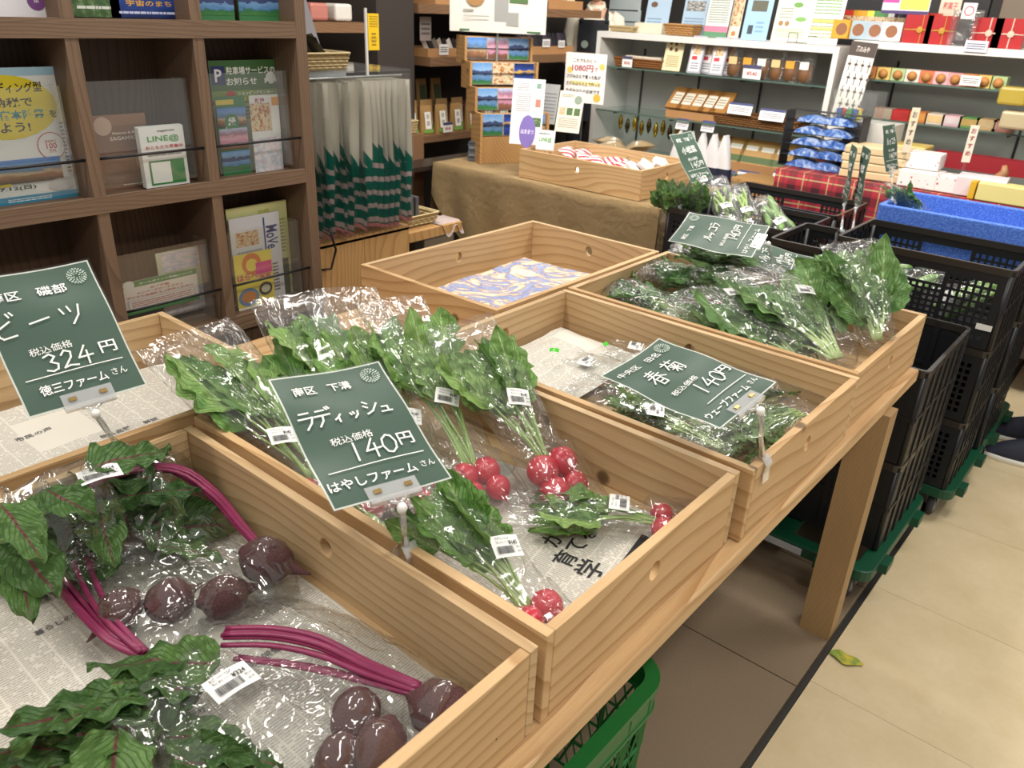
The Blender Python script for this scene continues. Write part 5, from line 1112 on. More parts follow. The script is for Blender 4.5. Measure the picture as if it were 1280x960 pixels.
STR = t.fin(col=t.ramp(st, [(.0, 'c8283c'), (.42, 'c8283c'), (.46, 'f2f0ee'), (.7, 'f2f0ee'), (.74, '3a2830'), (.82, '3a2830'), (.86, 'f2f0ee'), (1, 'f2f0ee')]), rough=.3)
WPK = flat('e4e2e4', .3, var=.2)
def pillowpack(w, h, d, seed):
    return G().grid(lambda u, v: ((u-.5)*w, (v-.5)*h, d*math.sin(math.pi*u)**.6*math.sin(math.pi*v)**.6+.004*noise.noise(Vector((u*6+seed, v*6, 0)))), 8, 6).grid(lambda u, v: ((u-.5)*w, (.5-v)*h, -d*.4*math.sin(math.pi*u)**.6*math.sin(math.pi*v)**.6), 6, 5)
pk = [pillowpack(.13, .09, .03, i).mesh('packet', [m], True) for i, m in ((1, STR), (2, WPK), (3, STR), (4, WPK))]
q = random.Random(9)
for i in range(13):
    x, y = -2.66+.10*(i % 6), 3.52+.13*(i//6)+.02*q.random(); s = i % 3 != 2 and i // 6 != 0 or i % 4 == 0
    o = part('packet', pk[0 if s else 1], None, None, M=Matrix.Translation((x, y, .765+.03*q.random()+(.03 if i > 5 else 0))) @ Matrix.Rotation(q.uniform(0, 3), 4, 'Z') @ Matrix.Rotation(.5, 4, 'X'))
    o['category'] = 'packet'; o['group'] = 'sweet packets heaped in the tray on the burlap table'; o['label'] = 'red and white striped packet in the burlap table tray' if s else 'white packet in the burlap table tray'
    o['group'] = 'striped sweet packets' if s else 'white sweet packets'
for i in range(5): mini('small white card-backed sweets at the right end of the tray', 'packet', Matrix.Translation((-2.13+.03*(i % 2), 3.48+.07*i, .84)) @ Matrix.Rotation(.6, 4, 'Y') @ Matrix.Rotation(.3*i, 4, 'Z'), .07, .05, .02, 'e6e2e0', 'white card sweets in the tray')
cardY = lambda label, px, py, w, h, Y, base='f0eeee', els=None, tilt=0., rz=0., name='price_card', cat='price card', group=None, th=.002: flyer(label, Matrix.Translation(PY(px, py, Y)) @ Matrix.Rotation(rz, 4, 'Z') @ Matrix(((1, 0, 0, 0), (0, 0, -1, 0), (0, 1, 0, 0), (0, 0, 0, 1))) @ Matrix.Rotation(-tilt, 4, 'X'), w, h, base, els or [], th, name, cat, group)
# beige dried food bags behind the tray
for i, (x, y) in enumerate(((-2.78, 4.0), (-2.62, 4.05), (-2.46, 4.0), (-2.7, 4.15), (-2.52, 4.17))):
    g = pillowpack(.18, .14, .05, 20+i); o = solo('food_bag', g, flat('c8a870', .5, var=.9), 'clear bag of beige dried slices behind the striped sweets', 'bag', 'bags of dried slices', True, M=Matrix.Translation((x, y, .76+.05*(i//3)+.04*(i == 1))) @ Matrix.Rotation(i*1.1, 4, 'Z') @ Matrix.Rotation(.4, 4, 'X')); part('clear_wrap', pillowpack(.20, .16, .058, 40+i), FILM2, o, True)
# white pouches standing right of the tray
for i in range(5):
    P = PY(846+i*13, 205, 4.02); r = thing('snack_pouch', 'white pouch with navy picture foot standing behind the mustard greens sign', 'pouch', (P.x, 4.02+.012*i, .712), .25-.1*i, 'white snack pouches'); part('bag_body', pouch_mesh(.055, .26, .13), flat('dcdadc', .25, var=.2), r, True, M=Matrix.Rotation(math.pi/2*0, 4, 'Z'))
    part('navy_foot', G().grid(lambda u, v: (0.067*math.copysign(abs(math.sin(v*6.283))**.6, math.sin(v*6.283))*(1-u*.18), math.copysign(abs(math.cos(v*6.283))**.6, math.cos(v*6.283))*.0285, u*.09), 3, 16, True), flat('2c3046', .3, var=.6), r, True)
solo('wooden_stand', G().box(-1.98, 4.30, .0, -1.72, 4.55, .716), CEDAR, 'light wood stand at the right end of the burlap table', 'stand')
# postcard rack and its header board
P = PZ(640, 203, .704)
Mr = Matrix.Translation(P) @ Matrix.Rotation(math.radians(62), 4, 'Z') @ Matrix(((1, 0, 0, 0), (0, 0, -1, 0), (0, 1, 0, 0), (0, 0, 0, 1)))
rk = thing('postcard_rack', 'stepped wooden rack of scenic postcards on the burlap table', 'rack', M=Mr)
W, SH_, SZ = .40, .130, .10
for k in range(4):
    y = .15+SH_*k; z = -SZ*k
    for s_ in (-1, 1): part('side_board', G().box(min(s_*W/2, s_*(W/2+.014)), 0 if k == 0 else y-.02, z-SZ-.03, max(s_*W/2, s_*(W/2+.014)), y+SH_, z+.03), CEDAR, rk)
part('foot_board', G().box(-W/2, 0, .0, W/2, .15, .014), CEDAR, rk)
kinds = ['lake', 'bloom', 'town', 'night', 'food', 'lake', 'town', 'bloom', 'lake', 'town', 'night', 'lake']
for k in range(4):
    y = .15+SH_*k; z = -SZ*k; part('back_slat', G().box(-W/2, y, z-.010, W/2, y+SH_, z-.004), CEDAR, rk); part('elastic', G().tube([(-W/2, y+.065, z+.012), (W/2, y+.065, z+.012)], .0025, 6), flat('17171a', .5), rk, True)
    for c_ in range(3):
        i = k*3+c_; M = Mr @ Matrix.Translation((-W/2+.067+.133*c_, y+.065, z+.004)) @ Matrix.Rotation(-.05, 4, 'X')
        flyer('scenic postcard in the '+['bottom row', 'second row from the bottom', 'third row', 'top row'][k]+' of the rack, '+['left', 'middle', 'right'][c_]+' pocket', M, .128, .118, 'e8e8e8', [('p', .01, .01, .99, .99, kinds[11-i])], .003, 'postcard', 'postcard', None)
Mh = Matrix.Rotation(math.radians(38), 4, 'Z') @ Matrix(((1, 0, 0, 0), (0, 0, -1, 0), (0, 1, 0, 0), (0, 0, 0, 1))); Mh = Matrix.Translation(PY(623, 3, 3.80)) @ Mh
hb = thing('header_board', 'large white header card with a wooden disc picture above the postcards', 'board', M=Mh)
g = G().grid(lambda u, v: ((u-.5)*.56, (v-.5)*.32, .02*math.sin(u*3.1)), 16, 4); part('card', g, flat('dcd8d0', .45), hb, True)
part('print', G().add([(-.13+.055*math.cos(a*.314), .03+.055*math.sin(a*.314), .024) for a in range(20)], [tuple(range(20))]).box(-.02, -.10, .0212, .06, .05, .0214, 1).box(.065, -.0, .0212, .17, .14, .0214, 2).box(.05, -.12, .0205, .12, -.05, .0216, 1).box(-.20, -.075, .021, -.05, -.072, .0212, 1).box(-.20, -.095, .021, -.05, -.092, .0212, 1).box(-.2, -.05, .0205, -.14, -.04, .0212, 1), [flat('b98a54', .6, var=.6), PH['grey'], PH['green']], hb)
part('green_edge', G().box(-.22, -.155, -.002, .25, -.145, .012), flat('3c6a44', .5), hb)
part('board_stem', G().box(-.006, -.72, -.02, .006, -.1, -.012), flat('8a8a88', .4), hb)
PP = PZ(600, 200, .71)
for i in range(8): mini('dark plastic-wrapped postcard set in the stack left of the rack', 'card_pack', Matrix.Translation((PP.x+.004*math.sin(i*4), PP.y+.02, .712+.014*i)) @ Matrix.Rotation(.5+.03*math.sin(i*5), 4, 'Z'), .15, .10, .012, ['5a6068', '4a5058', '7a8088'][i % 3], 'stack of wrapped postcard sets')
M = Matrix.Translation(PY(659, 140, 3.47)) @ Matrix.Rotation(math.radians(30), 4, 'Z') @ Matrix(((1, 0, 0, 0), (0, 0, -1, 0), (0, 1, 0, 0), (0, 0, 0, 1))) @ Matrix.Rotation(-.22, 4, 'X')
flyer('tall white leaflet with a purple lavender picture right of the postcard rack', M, .172, .335, 'e6e4e6', [('b', .12, .82, .5, .94, 4, '8a8a92'), ('r', .74, .86, .88, .94, '7a9a88'), ('b', .12, .5, .6, .78, 9, 'a0a0a8'), ('r', .74, .58, .9, .70, 'b87a6a'), ('p', .4, .28, .95, .42, 'green'), ('c', .55, .20, .26, '7a68b0', 1.9), ('t', 'はままつ', .55, .2, .07, 'e0dcf0', .4)])
M = Matrix.Translation(PY(682, 175, 3.44)) @ Matrix.Rotation(math.radians(18), 4, 'Z') @ Matrix(((1, 0, 0, 0), (0, 0, -1, 0), (0, 1, 0, 0), (0, 0, 0, 1))) @ Matrix.Rotation(-.2, 4, 'X')
r = flyer('small white card with green lettering beside the lavender leaflet', M, .10, .10, 'f0f0ee', [('t', 'LINE@', .5, .5, .28, '3f9a3a', .7), ('b', .1, .75, .7, .88, 1, '6a6a6a')], name='card', cat='card')
part('clear_stand', G().box(-.004, -(r.location.z-tz-.016), -.006, .004, -.05, -.003), ACRYL, r)
M = Matrix.Translation((-2.44, 3.94, tz+.21)) @ Matrix.Rotation(math.radians(14), 4, 'Z') @ Matrix(((1, 0, 0, 0), (0, 0, -1, 0), (0, 1, 0, 0), (0, 0, 0, 1))) @ Matrix.Rotation(-.25, 4, 'X')
M.translation = PY(712, 140, 3.95)
flyer('cream card with food photographs standing behind the tray of sweets', M, .155, .23, 'e8e2d2', [('c', .78, .8, .16, '8a9a8a'), ('b', .1, .85, .6, .93, 2, '6a6a60'), ('p', .08, .42, .32, .6, 'food'), ('p', .38, .42, .62, .6, 'green'), ('p', .68, .42, .92, .6, 'green'), ('b', .1, .1, .9, .36, 5, 'a8a298')], name='card', cat='card')
M = M.copy(); M.translation = PY(686, 130, 4.2)
flyer('grey card half hidden behind the lavender leaflet', M, .12, .24, 'b9bcc0', [('b', .1, .1, .9, .8, 8, '8a8e94')], name='card', cat='card')
P = PY(731, 98, 4.25); M = Matrix.Translation(P) @ Matrix.Rotation(math.radians(12), 4, 'Z') @ Matrix(((1, 0, 0, 0), (0, 0, -1, 0), (0, 1, 0, 0), (0, 0, 0, 1)))
w_, h_ = .27, .285
r = flyer('white hand-lettered sign reading 1080 yen on a clear stand', M, w_, h_, 'eeecea', [('c', .12, .65, .07, 'e8c870'), ('c', .9, .75, .07, 'e8c870'), ('c', .83, .12, .09, 'e0b850'), ('r', .15, .36, .9, .44, 'f0e0a0'), ('t', 'これでもひとつ', .47, .85, .075, '5a4a4a', .55), ('t', '1080円', .43, .70, .14, 'a8344a', .52), ('t', 'で', .76, .69, .07, 'a8344a'), ('t', 'さがみはらで育った私が', .47, .53, .085, '2a2a2e', .84), ('t', 'さがみはらの土で作った', .47, .385, .085, '2a2a2e', .84), ('t', 'さがみはらのお米です', .47, .24, .085, '2a2a2e', .84), ('t', 'さがみはら', .3, .09, .05, '5a5a5a', .3)], name='sign', cat='sign', th=.003)
q_ = (P.z-tz-.006)/1.0; part('clear_stand', G().box(-.004, -q_, -.008, .004, -h_/2, -.004).box(-.05, -q_, -.04, .05, -q_+.004, .04), ACRYL, r)
# ---------------------------------------------------------------- white wall units
WU = flat('dcdad6', .45, var=.03); WB = flat('c9c8c6', .5, var=.02)
def unit(label, x0, x1, ztop, shelves, Y=4.6, D=.40, side=(1, 1)):
    cx = (x0+x1)/2; r = thing('shelf_unit', label, 'shelf unit', (cx, Y, 0)); o = (cx, Y, 0)
    part('top_board', loc(G().box(x0, Y, ztop-.035, x1, Y+D, ztop), o), WU, r); part('back_panel', loc(G().box(x0+.02, Y+D-.02, 0, x1-.02, Y+D, ztop-.035), o), WB, r)
    if side[0]: part('side_panel', loc(G().box(x0, Y, 0, x0+.03, Y+D, ztop-.035), o), WU, r)
    if side[1]: part('side_panel', loc(G().box(x1-.03, Y, 0, x1, Y+D, ztop-.035), o), WU, r)
    part('base', loc(G().box(x0+.03, Y+.03, 0, x1-.03, Y+D-.02, .40), o), WU, r)
    n = 3
    for i in range(n+1):
        x = x0+.14+(x1-x0-.28)*i/n
        part('slotted_upright', loc(G().box(x-.006, Y+D-.028, .45, x+.006, Y+D-.02, ztop-.10), o), flat('3a3a3e', .4), r)
        for z in shelves: part('bracket', loc(G().box(x-.004, Y+.06, z-.022, x+.004, Y+D-.02, z-.008), o), flat('4a4a4e', .4), r)
    for z in shelves:
        part('glass_shelf', loc(G().box(x0+.032, Y+.01, z-.006, x1-.032, Y+D-.03, z+.002), o), GLASS, r); part('glass_edge', loc(G().box(x0+.032, Y+.006, z-.006, x1-.032, Y+.010, z+.002), o), flat('51685f', .15), r)
    return r
UZ1, UZ2 = 1.418, 1.455; S1 = [1.215, .947, .68]; S2 = [1.272, 1.082]
unit('white shelf unit with glass shelves behind the burlap table', -3.18, -1.62, UZ1, S1); unit('white shelf unit of sweets at the right, behind the tartan table', -1.555, .75, UZ2, S2, side=(1, 1))
# between the units a tall card with a dark head and dot pattern
P0 = PY(1028, 100, 4.55)
els = [('r', 0, .86, 1, 1.0, '4a3e38'), ('t', '茶のみや', .5, .93, .06, 'd8d0c8', .5)]
q = random.Random(2)
for i in range(18): x, y = .15+.25*(i % 4)+.1*((i//4) % 2), .78-.13*(i//4); els += [('r', x-.015, y-.07, x+.015, y+.05, '5a4c40'), ('c', x, y, .075, '5a4c40', .6)]
M = Matrix.Translation(P0) @ Matrix(((1, 0, 0, 0), (0, 0, -1, 0), (0, 1, 0, 0), (0, 0, 0, 1))) @ Matrix.Rotation(-.06, 4, 'Z') @ Matrix.Rotation(-.08, 4, 'X'); M.translation.z = 1.20; M.translation.x = -1.50
flyer('tall white card with brown dot pattern and dark heading between the two white units', M, .135, .50, 'e9e6e0', els[:2]+els[2:], name='tall_card', cat='card', th=.004)
# things on the white units ---------------------------------------------------
def stand_card(label, px, py, w, h, Y, base, els, z=None, lean=.15, rz=0., **kw):
    P = PY(px, py, Y)
    if z is not None: P.z = z+h/2*math.cos(lean)+.003
    M = Matrix.Translation(P) @ Matrix.Rotation(rz, 4, 'Z') @ Matrix(((1, 0, 0, 0), (0, 0, -1, 0), (0, 1, 0, 0), (0, 0, 0, 1))) @ Matrix.Rotation(-lean, 4, 'X')
    return flyer(label, M, w, h, base, els, **kw)
stand_card('pale blue poster card behind the small basket on the left white unit', 822, 20, .17, .23, 4.78, 'a9c0d6', [('c', .3, .72, .14, '6a5040', .7), ('b', .1, .1, .7, .4, 4, '7a94ae')], UZ1, name='poster_card', cat='card')
stand_card('second pale blue poster card, right of the small basket', 868, 22, .16, .23, 4.80, 'a9c2d8', [('p', .1, .6, .9, .85, 'grey'), ('b', .1, .1, .9, .45, 5, '7a94ae')], UZ1, name='poster_card', cat='card')
stand_card('white, pink and green flyer on the left white unit', 898, 22, .15, .26, 4.72, 'd8dcd8', [('r', 0, 0, 1, .12, '5a8a68'), ('r', 0, .12, 1, .24, 'd87a94'), ('b', .08, .3, .92, .9, 12, '8a948a')], UZ1, name='flyer', cat='flyer')
stand_card('narrow brown and white leaflet beside the blue photo poster', 921, 20, .07, .22, 4.76, 'e8dcd0', [('p', .05, .3, .95, .95, 'food'), ('c', .5, .12, .2, 'd87a3a')], UZ1, name='leaflet', cat='leaflet')
stand_card('light blue poster with an arched photograph on the left white unit', 947, 24, .155, .26, 4.68, '9cc0e0', [('r', .2, .58, .8, .8, '5a5a4a'), ('b', .3, .85, .7, .95, 2, '4a6a8a'), ('r', .2, .12, .4, .3, '3a4450'), ('b', .5, .14, .8, .4, 3, '7aa0c0')], UZ1, name='poster_card', cat='card')
stand_card('cream illustrated vegetable menu card, front one on the left white unit', 990, 25, .20, .24, 4.72, 'e4e2d4', [('c', .6, .8, .14, '6a9a4a', .5), ('c', .75, .5, .16, '7aaa5a', .4), ('c', .2, .4, .07, 'a07848'), ('c', .38, .4, .07, 'a07848'), ('b', .1, .5, .5, .75, 4, '9a9a88'), ('b', .1, .1, .9, .3, 4, '9ab080')], UZ1, name='menu_card', cat='card')
stand_card('white menu card with green rows at the right end of the left white unit', 1032, 26, .18, .27, 4.70, 'eae8e0', [('b', .1, .55, .9, .9, 6, '6a9a5a'), ('r', .1, .4, .9, .46, 'e0d860'), ('r', .1, .25, .9, .31, 'e0d860'), ('b', .1, .1, .9, .5, 6, '9aa07a')], UZ1, name='menu_card', cat='card')
solo('wire_stand', G().tube([(0, 0, 0), (0, 0, .05), (.05, 0, .05), (.05, 0, 0)], .002, 6).tube([(.0, 0, .004), (.11, 0, .004), (.11, 0, .04), (.16, 0, .04)], .002, 6), flat('1c1c1e', .4), 'black wire easel at the foot of the menu cards', 'easel', M=Matrix.Translation((PY(985, 44, 4.62).x, 4.63, UZ1+.003)))
P = PY(850, 32, 4.66); basket('small woven basket on the left white unit', P.x, 4.70, UZ1+.002, .17, .10, .06, mat=flat('c09058', .7, var=.5)); P = PY(778, 34, 4.68); basket('low oval pale basket at the left end of the white unit', P.x, 4.72, UZ1+.002, .15, .10, .03)
solo('paper_stack', G().box(-2.98, 4.72, UZ1+.001, -2.78, 4.9, UZ1+.06), flat('d8d0bc', .6), 'cream paper stack at the left end of the white unit', 'paper')
P = PY(790, 78, 4.66); basket('brown rattan tray of flat packs on the top glass shelf', P.x+.05, 4.74, S1[0]+.004, .34, .16, .05, mat=flat('96602f', .6, var=.5))
for i in range(3): mini('pale flat pack in the rattan tray', 'packet', Matrix.Translation((P.x-.02+.07*i, 4.74, S1[0]+.05)) @ Matrix.Rotation(.2, 4, 'Z'), .12, .1, .04, 'd8ccb8', 'pale packs in the rattan tray')
cardY('white price card on the rattan tray', 784, 77, .075, .065, 4.63, els=PCR)
stand_card('cream card with brown biscuit pictures on the top glass shelf', 842, 70, .125, .20, 4.66, 'e6dcb4', [('c', .25, .8, .09, '6a4a34'), ('c', .55, .78, .09, '6a4a34'), ('c', .8, .82, .09, 'b89a5a'), ('c', .3, .62, .09, '6a4a34'), ('c', .6, .6, .09, '6a4a34'), ('b', .15, .1, .85, .45, 6, 'a89a6a')], S1[0]+.002, .2, name='card', cat='card')
for i in range(4): stand_card('silver pouch with a red label on the top glass shelf', 870+14*i, 75, .09, .21, 4.64+.05*(i % 2), 'a9a9b2', [('r', .1, .05, .9, .6, 'dcdce0'), ('p', .2, .5, .8, .75, 'food'), ('r', .2, .36, .6, .46, 'c03a44'), ('b', .2, .1, .8, .3, 3, '7a7a8a')], S1[0]+.002, .2, name='silver_pouch', cat='pouch', group='silver pouches on the top glass shelf', th=.014)
for i in range(6):
    x = 918+i*18; P = PY(x, 80, 4.68); r = thing('snack_bag', 'clear bag of brown biscuits on the top glass shelf', 'bag', (P.x, 4.69, S1[0]+.003), 0, 'clear biscuit bags'); part('biscuits', G().lathe([(.02, 0), (.04, .01), (.042, .05), (.03, .10), (.01, .11)], 10), flat('8a5f3a', .6, var=.9), r, True); part('clear_bag', pouch_mesh(.10, .20, .06).xf(Matrix.Rotation(math.pi/2, 4, 'Z')), FILM2, r, True); part('bag_label', G().box(-.025, -.036, .07, .025, -.034, .11), flat(['d8c08a', 'e0a03a', 'f0ece0'][i % 3], .5), r)
cardY('white price card with a red mark before the biscuit bags', 940, 90, .11, .075, 4.62, els=PCR)
P = PY(868, 150, 4.64)
for i in range(5): stand_card('flat kraft packet with a white label on the middle glass shelf', 846+i*14, 138, .11, .17, 4.70, 'a8763e', [('r', .2, .2, .75, .75, 'e0d8c8'), ('b', .25, .3, .7, .65, 3, '8a8070')], S1[1]+.06, .85, name='kraft_packet', cat='packet', group='kraft packets on the middle glass shelf', th=.012)
lowtray('brown tray under the kraft packets on the middle glass shelf', PY(868, 145, 4.7).x, 4.74, S1[1]+.003, .36, .18, .045); P = PY(950, 150, 4.72); basket('long dark wicker tray of packets on the middle glass shelf', P.x, 4.74, S1[1]+.003, .50, .18, .06, mat=flat('7f5428', .6, var=.5))
for i in range(4): cardY('white price card clipped to the wicker tray, '+['first from the left', 'second from the left', 'third from the left', 'at the right end'][i], [853, 885, 925, 965][i], [155, 158, 136, 144][i], .085 if i < 2 else .15, .065, 4.62, els=[('r', 0, .8, 1, 1, '3a4478'), ('b', .1, .2, .9, .65, 3, '6a6a80')], tilt=.3)
for i in range(5): stand_card('green-banded kraft pouch in the carton on the lowest glass shelf', 895+i*20, 208, .13, .19, 4.72, 'b0884c', [('r', .2, .62, .8, .78, 'e8e4dc'), ('r', .05, .2, .95, .42, '4a5f30')], S1[2]+.03, .6, name='kraft_pouch', cat='pouch', group='kraft pouches on the lowest glass shelf', th=.014)
lowtray('pale carton tray on the lowest glass shelf', PY(945, 212, 4.7).x, 4.74, S1[2]+.003, .42, .18, .06)
for i, x in enumerate((905, 935, 980)): cardY('white price card on the carton tray, '+['left', 'middle', 'right'][i], x, 218+i*2, .14, .06, 4.62, els=[('r', 0, .8, 1, 1, '3a4478'), ('b', .1, .2, .9, .65, 3, '6a6a80')], tilt=.4)
# gold trinkets under the middle shelf
for i in range(9): solo('trinket', G().lathe([(.002, -.05), (.012, -.03), (.018, 0), (.012, .03), (.003, .05)], 10), flat(['a8842c', '5c5038', 'c8a83a'][i % 3], .25, .8), 'small gold and bronze charm hanging under the middle glass shelf', 'ornament', 'gold charms under the glass shelf', True, M=Matrix.Translation((PY(770+i*9, 160, 4.75).x, 4.8, S1[1]-.09-.02*(i % 2))))
# right unit top
CB = ['c83a2a', 'd8a02a', 'e8d84a', '4a8a4a', 'e0e0e0', '2a2a30', '3a5a9a', 'b07a4a']
for i in range(9): stand_card('bright printed sweets box, back row on the right white unit', 1062+i*13, 20, .075, .14, 4.86, CB[i % 8], [('p', .1, .2, .9, .8, 'food')], UZ2, .05, name='sweets_box', cat='box', group='printed sweets boxes on the right unit', th=.05)
for i in range(4): stand_card('clear-fronted box of colourful sweets in front on the right white unit', 1052+i*21, 36, .10, .09, 4.68, ['d8982a', 'a0b4c0', 'a8b0b8', 'e8e4e0'][i], [('c', .5, .5, .3, '8a5a3a')], UZ2, .05, name='sweets_box', cat='box', group='clear-fronted sweets boxes', th=.08)
for i, (x, Y) in enumerate(((1146, 4.66), (1174, 4.66), (1233, 4.66), (1261, 4.66))):
    P = PY(x, 40, Y); lb = ['red gift box with a gold ribbon tie, leftmost of four', 'red gift box with a gold ribbon tie, second of four', 'red gift box with a white ribbon bow, third of four', 'red gift box with a white ribbon bow, rightmost of four'][i]
    r = thing('gift_box', lb, 'box', (P.x, Y, UZ2+.001), 0, 'red gift boxes'); part('box_body', G().box(-.065, 0, 0, .065, .06, .13), flat('a81a1e', .45), r); rc = 'b88a3a' if i < 2 else 'd8b8a8'
    part('ribbon', G().box(-.066, -.002, .06, .066, .062, .064).box(.008 if i > 1 else .018, -.0025, 0, .013 if i > 1 else .0215, .062, .131), flat(rc, .3), r); part('bow', G().lathe([(.002, -.004), (.014, -.003), (.016, 0), (.014, .003), (.002, .004)], 10, M=Matrix.Translation((.012, -.006, .062)) @ Matrix.Rotation(math.pi/2, 4, 'X')).box(-.022, -.004, .060, .04, -.002, .066), flat(rc, .3), r)
P = PY(1204, 40, 4.66); r = thing('glass_jar', 'tall clear box with a no-smoking style notice between the red gift boxes', 'jar', (P.x, 4.68, UZ2+.001)); part('clear_body', rrect_ring(-.06, .06, -.05, .05, 0, .16, .003, .01), FILM2, r); part('contents', G().lathe([(.03, 0), (.035, .03), (.02, .06), (.005, .08)], 12), flat('3a3436', .5), r); part('notice', G().box(-.02, -.054, .12, .04, -.052, .19), flat('ece4e4', .5), r)
part('red_ring', G().add([(.01+.022*math.cos(a*.3927), -.0545, .155+.022*math.sin(a*.3927)) for a in range(16)]+[(.01+.017*math.cos(a*.3927), -.0545, .155+.017*math.sin(a*.3927)) for a in range(16)], [(i, (i+1) % 16, (i+1) % 16+16, i+16) for i in range(16)]), flat('c03a4a', .5), r)
cardY('purple and yellow price sign at the top edge above the sweets boxes', 1133, 4, .23, .10, 4.72, 'e0dce4', [('r', 0, .5, .35, .95, 'c04a9a'), ('r', .38, .2, .98, .8, 'e8dc60'), ('r', 0, 0, 1, .15, '4a3a6a')]); cardY('white and pink price card hanging on the edge of the right unit', 1220, 58, .10, .05, 4.59, 'd8d8ec', PC)
cardY('beige poster with pink letters near the top right corner', 1187, 12, .10, .17, 4.9, 'dcc8b4', [('t', '和菓子', .5, .6, .2, 'c05a5a', .7)], name='poster', cat='poster')
solo('wall_panel', G().box(-1.05, 5.3, 1.2, -.80, 5.34, 2.2), flat('7f7060', .6), 'grey-brown wall panel at the top right behind the gift boxes', 'panel')
solo('white_lattice', G().box(-.78, 5.3, 1.2, 0, 5.34, 2.2), flat('d8d0c4', .6, var=.3), 'white patterned screen at the top right corner', 'screen')
solo('black_screen', G().box(-2.0, 5.25, 1.35, -1.1, 5.3, 2.0), flat('15151a', .4), 'black screen behind the printed sweets boxes', 'screen')
PKS = ['e0a0a0', 'd8905a', 'e0c070', 'b0c890', 'e8e0d8', 'd87a5a', 'e8b8c0']
for i in range(11):
    x = 1066+i*18.4; P = PY(x, 95, 4.63); col = PKS[i % 7]; r = thing('cookie_pack', 'windowed pack of cookies on the upper right glass shelf', 'packet', (P.x, 4.66, S2[0]+.003), 0, 'cookie packs on the upper right glass shelf'); part('pack_body', bevel_box(-.034, -.02, 0, .034, .05, .058), flat(col, .4, var=.3), r); part('cookie', G().lathe([(.002, 0), (.022, 0), (.024, .006), (.002, .010)], 12, M=Matrix.Translation((0, -.020, .028)) @ Matrix.Rotation(math.pi/2, 4, 'X')), flat('c88a4a', .6, var=.5), r, True)
for i in range(8):
    x = 1100+i*22; P = PY(x, 155, 4.63); r = thing('cookie_box', 'low printed cookie box in the row on the lower glass shelf', 'box', (P.x, 4.66, S2[1]+.003), 0, 'cookie boxes on the lower right glass shelf'); part('box_body', bevel_box(-.045, -.02, 0, .045, .08, .05), flat(['a89a88', 'b82a2a', 'c8783a', 'd8c8b8', 'd8b0b8', '5a8a4a', 'c8a878', 'b87a6a'][i], .4, var=.3), r); part('window', G().box(-.035, -.0215, .01, .035, -.020, .042), flat(['c8b8a0', 'c83a3a', 'e0a050', 'e8c890', 'ece0e0', 'c8a868', 'd8c090', 'e0b0a0'][i], .3, var=.8), r)
cardY('white price card among the cookie packs on the upper glass shelf', 1213, 101, .09, .045, 4.60, els=PC)
for i, (x, y) in enumerate(((1268, 120), (1270, 150))): mini(['yellow and white carton at the right edge above the floral boxes', 'cream carton beneath the yellow one at the right edge'][i], 'carton', Matrix.Translation(PY(x, y, 4.55)), .12, .1, .08, ['b09a40', 'b8aa88'][i], None)
# ---------------------------------------------------------------- tartan table and the gift boxes
t = NT('red_tartan'); v = t.obj((1, 1, 1), False); sp = t.n('ShaderNodeSeparateXYZ', {0: v}); A = sp.outputs[0]; B = t.math('SUBTRACT', sp.outputs[2], sp.outputs[1])
def band(s, f, lo, hi): fr = t.math('FRACT', t.math('MULTIPLY', s, f)); return t.math('MULTIPLY', t.math('GREATER_THAN', fr, lo), t.math('LESS_THAN', fr, hi))
dk = t.math('MULTIPLY', t.math('ADD', band(A, 8., .0, .35), band(B, 8., .0, .35)), .5); c = t.mix(dk, '96182a', '3a0e18'); ye = t.math('MAXIMUM', band(A, 8., .60, .65), band(B, 8., .60, .65)); c = t.mix(t.math('MULTIPLY', ye, .7), c, 'a8a070'); gr = t.math('MAXIMUM', band(A, 8., .80, .85), band(B, 8., .80, .85)); c = t.mix(t.math('MULTIPLY', gr, .6), c, '1c3020')
TART = t.fin(col=c, rough=.8)
tx0, tx1, ty0, ty1, tz2 = -1.62, 1.0, 4.04, 4.56, .85
tt = thing('tartan_table', 'table under a red tartan cloth behind the blue foam box', 'table', (-.3, 4.3, 0)); to = (-.3, 4.3, 0)
part('tartan_cloth', loc(G().grid(lambda u, v: (tx0+(tx1-tx0)*u, (ty0-.006*math.sin(u*60)*(1-v*3) if v < .333 else ty0+(ty1-ty0)*(v-.333)/.667), (tz2-.6*(1-v*3) if v < .333 else tz2)), 80, 24).grid(lambda u, v: (tx0, ty0+(ty1-ty0)*u, tz2-.6*v), 6, 6), to), TART, tt, True)
for x in (-1.55, .9):
    for y in (4.1, 4.5): part('leg', loc(G().box(x-.025, y-.025, 0, x+.025, y+.025, tz2-.006), to), flat('55565a', .4), tt)
part('tabletop', loc(G().box(tx0+.02, ty0+.02, tz2-.03, tx1-.02, ty1, tz2-.004), to), CEDAR, tt)
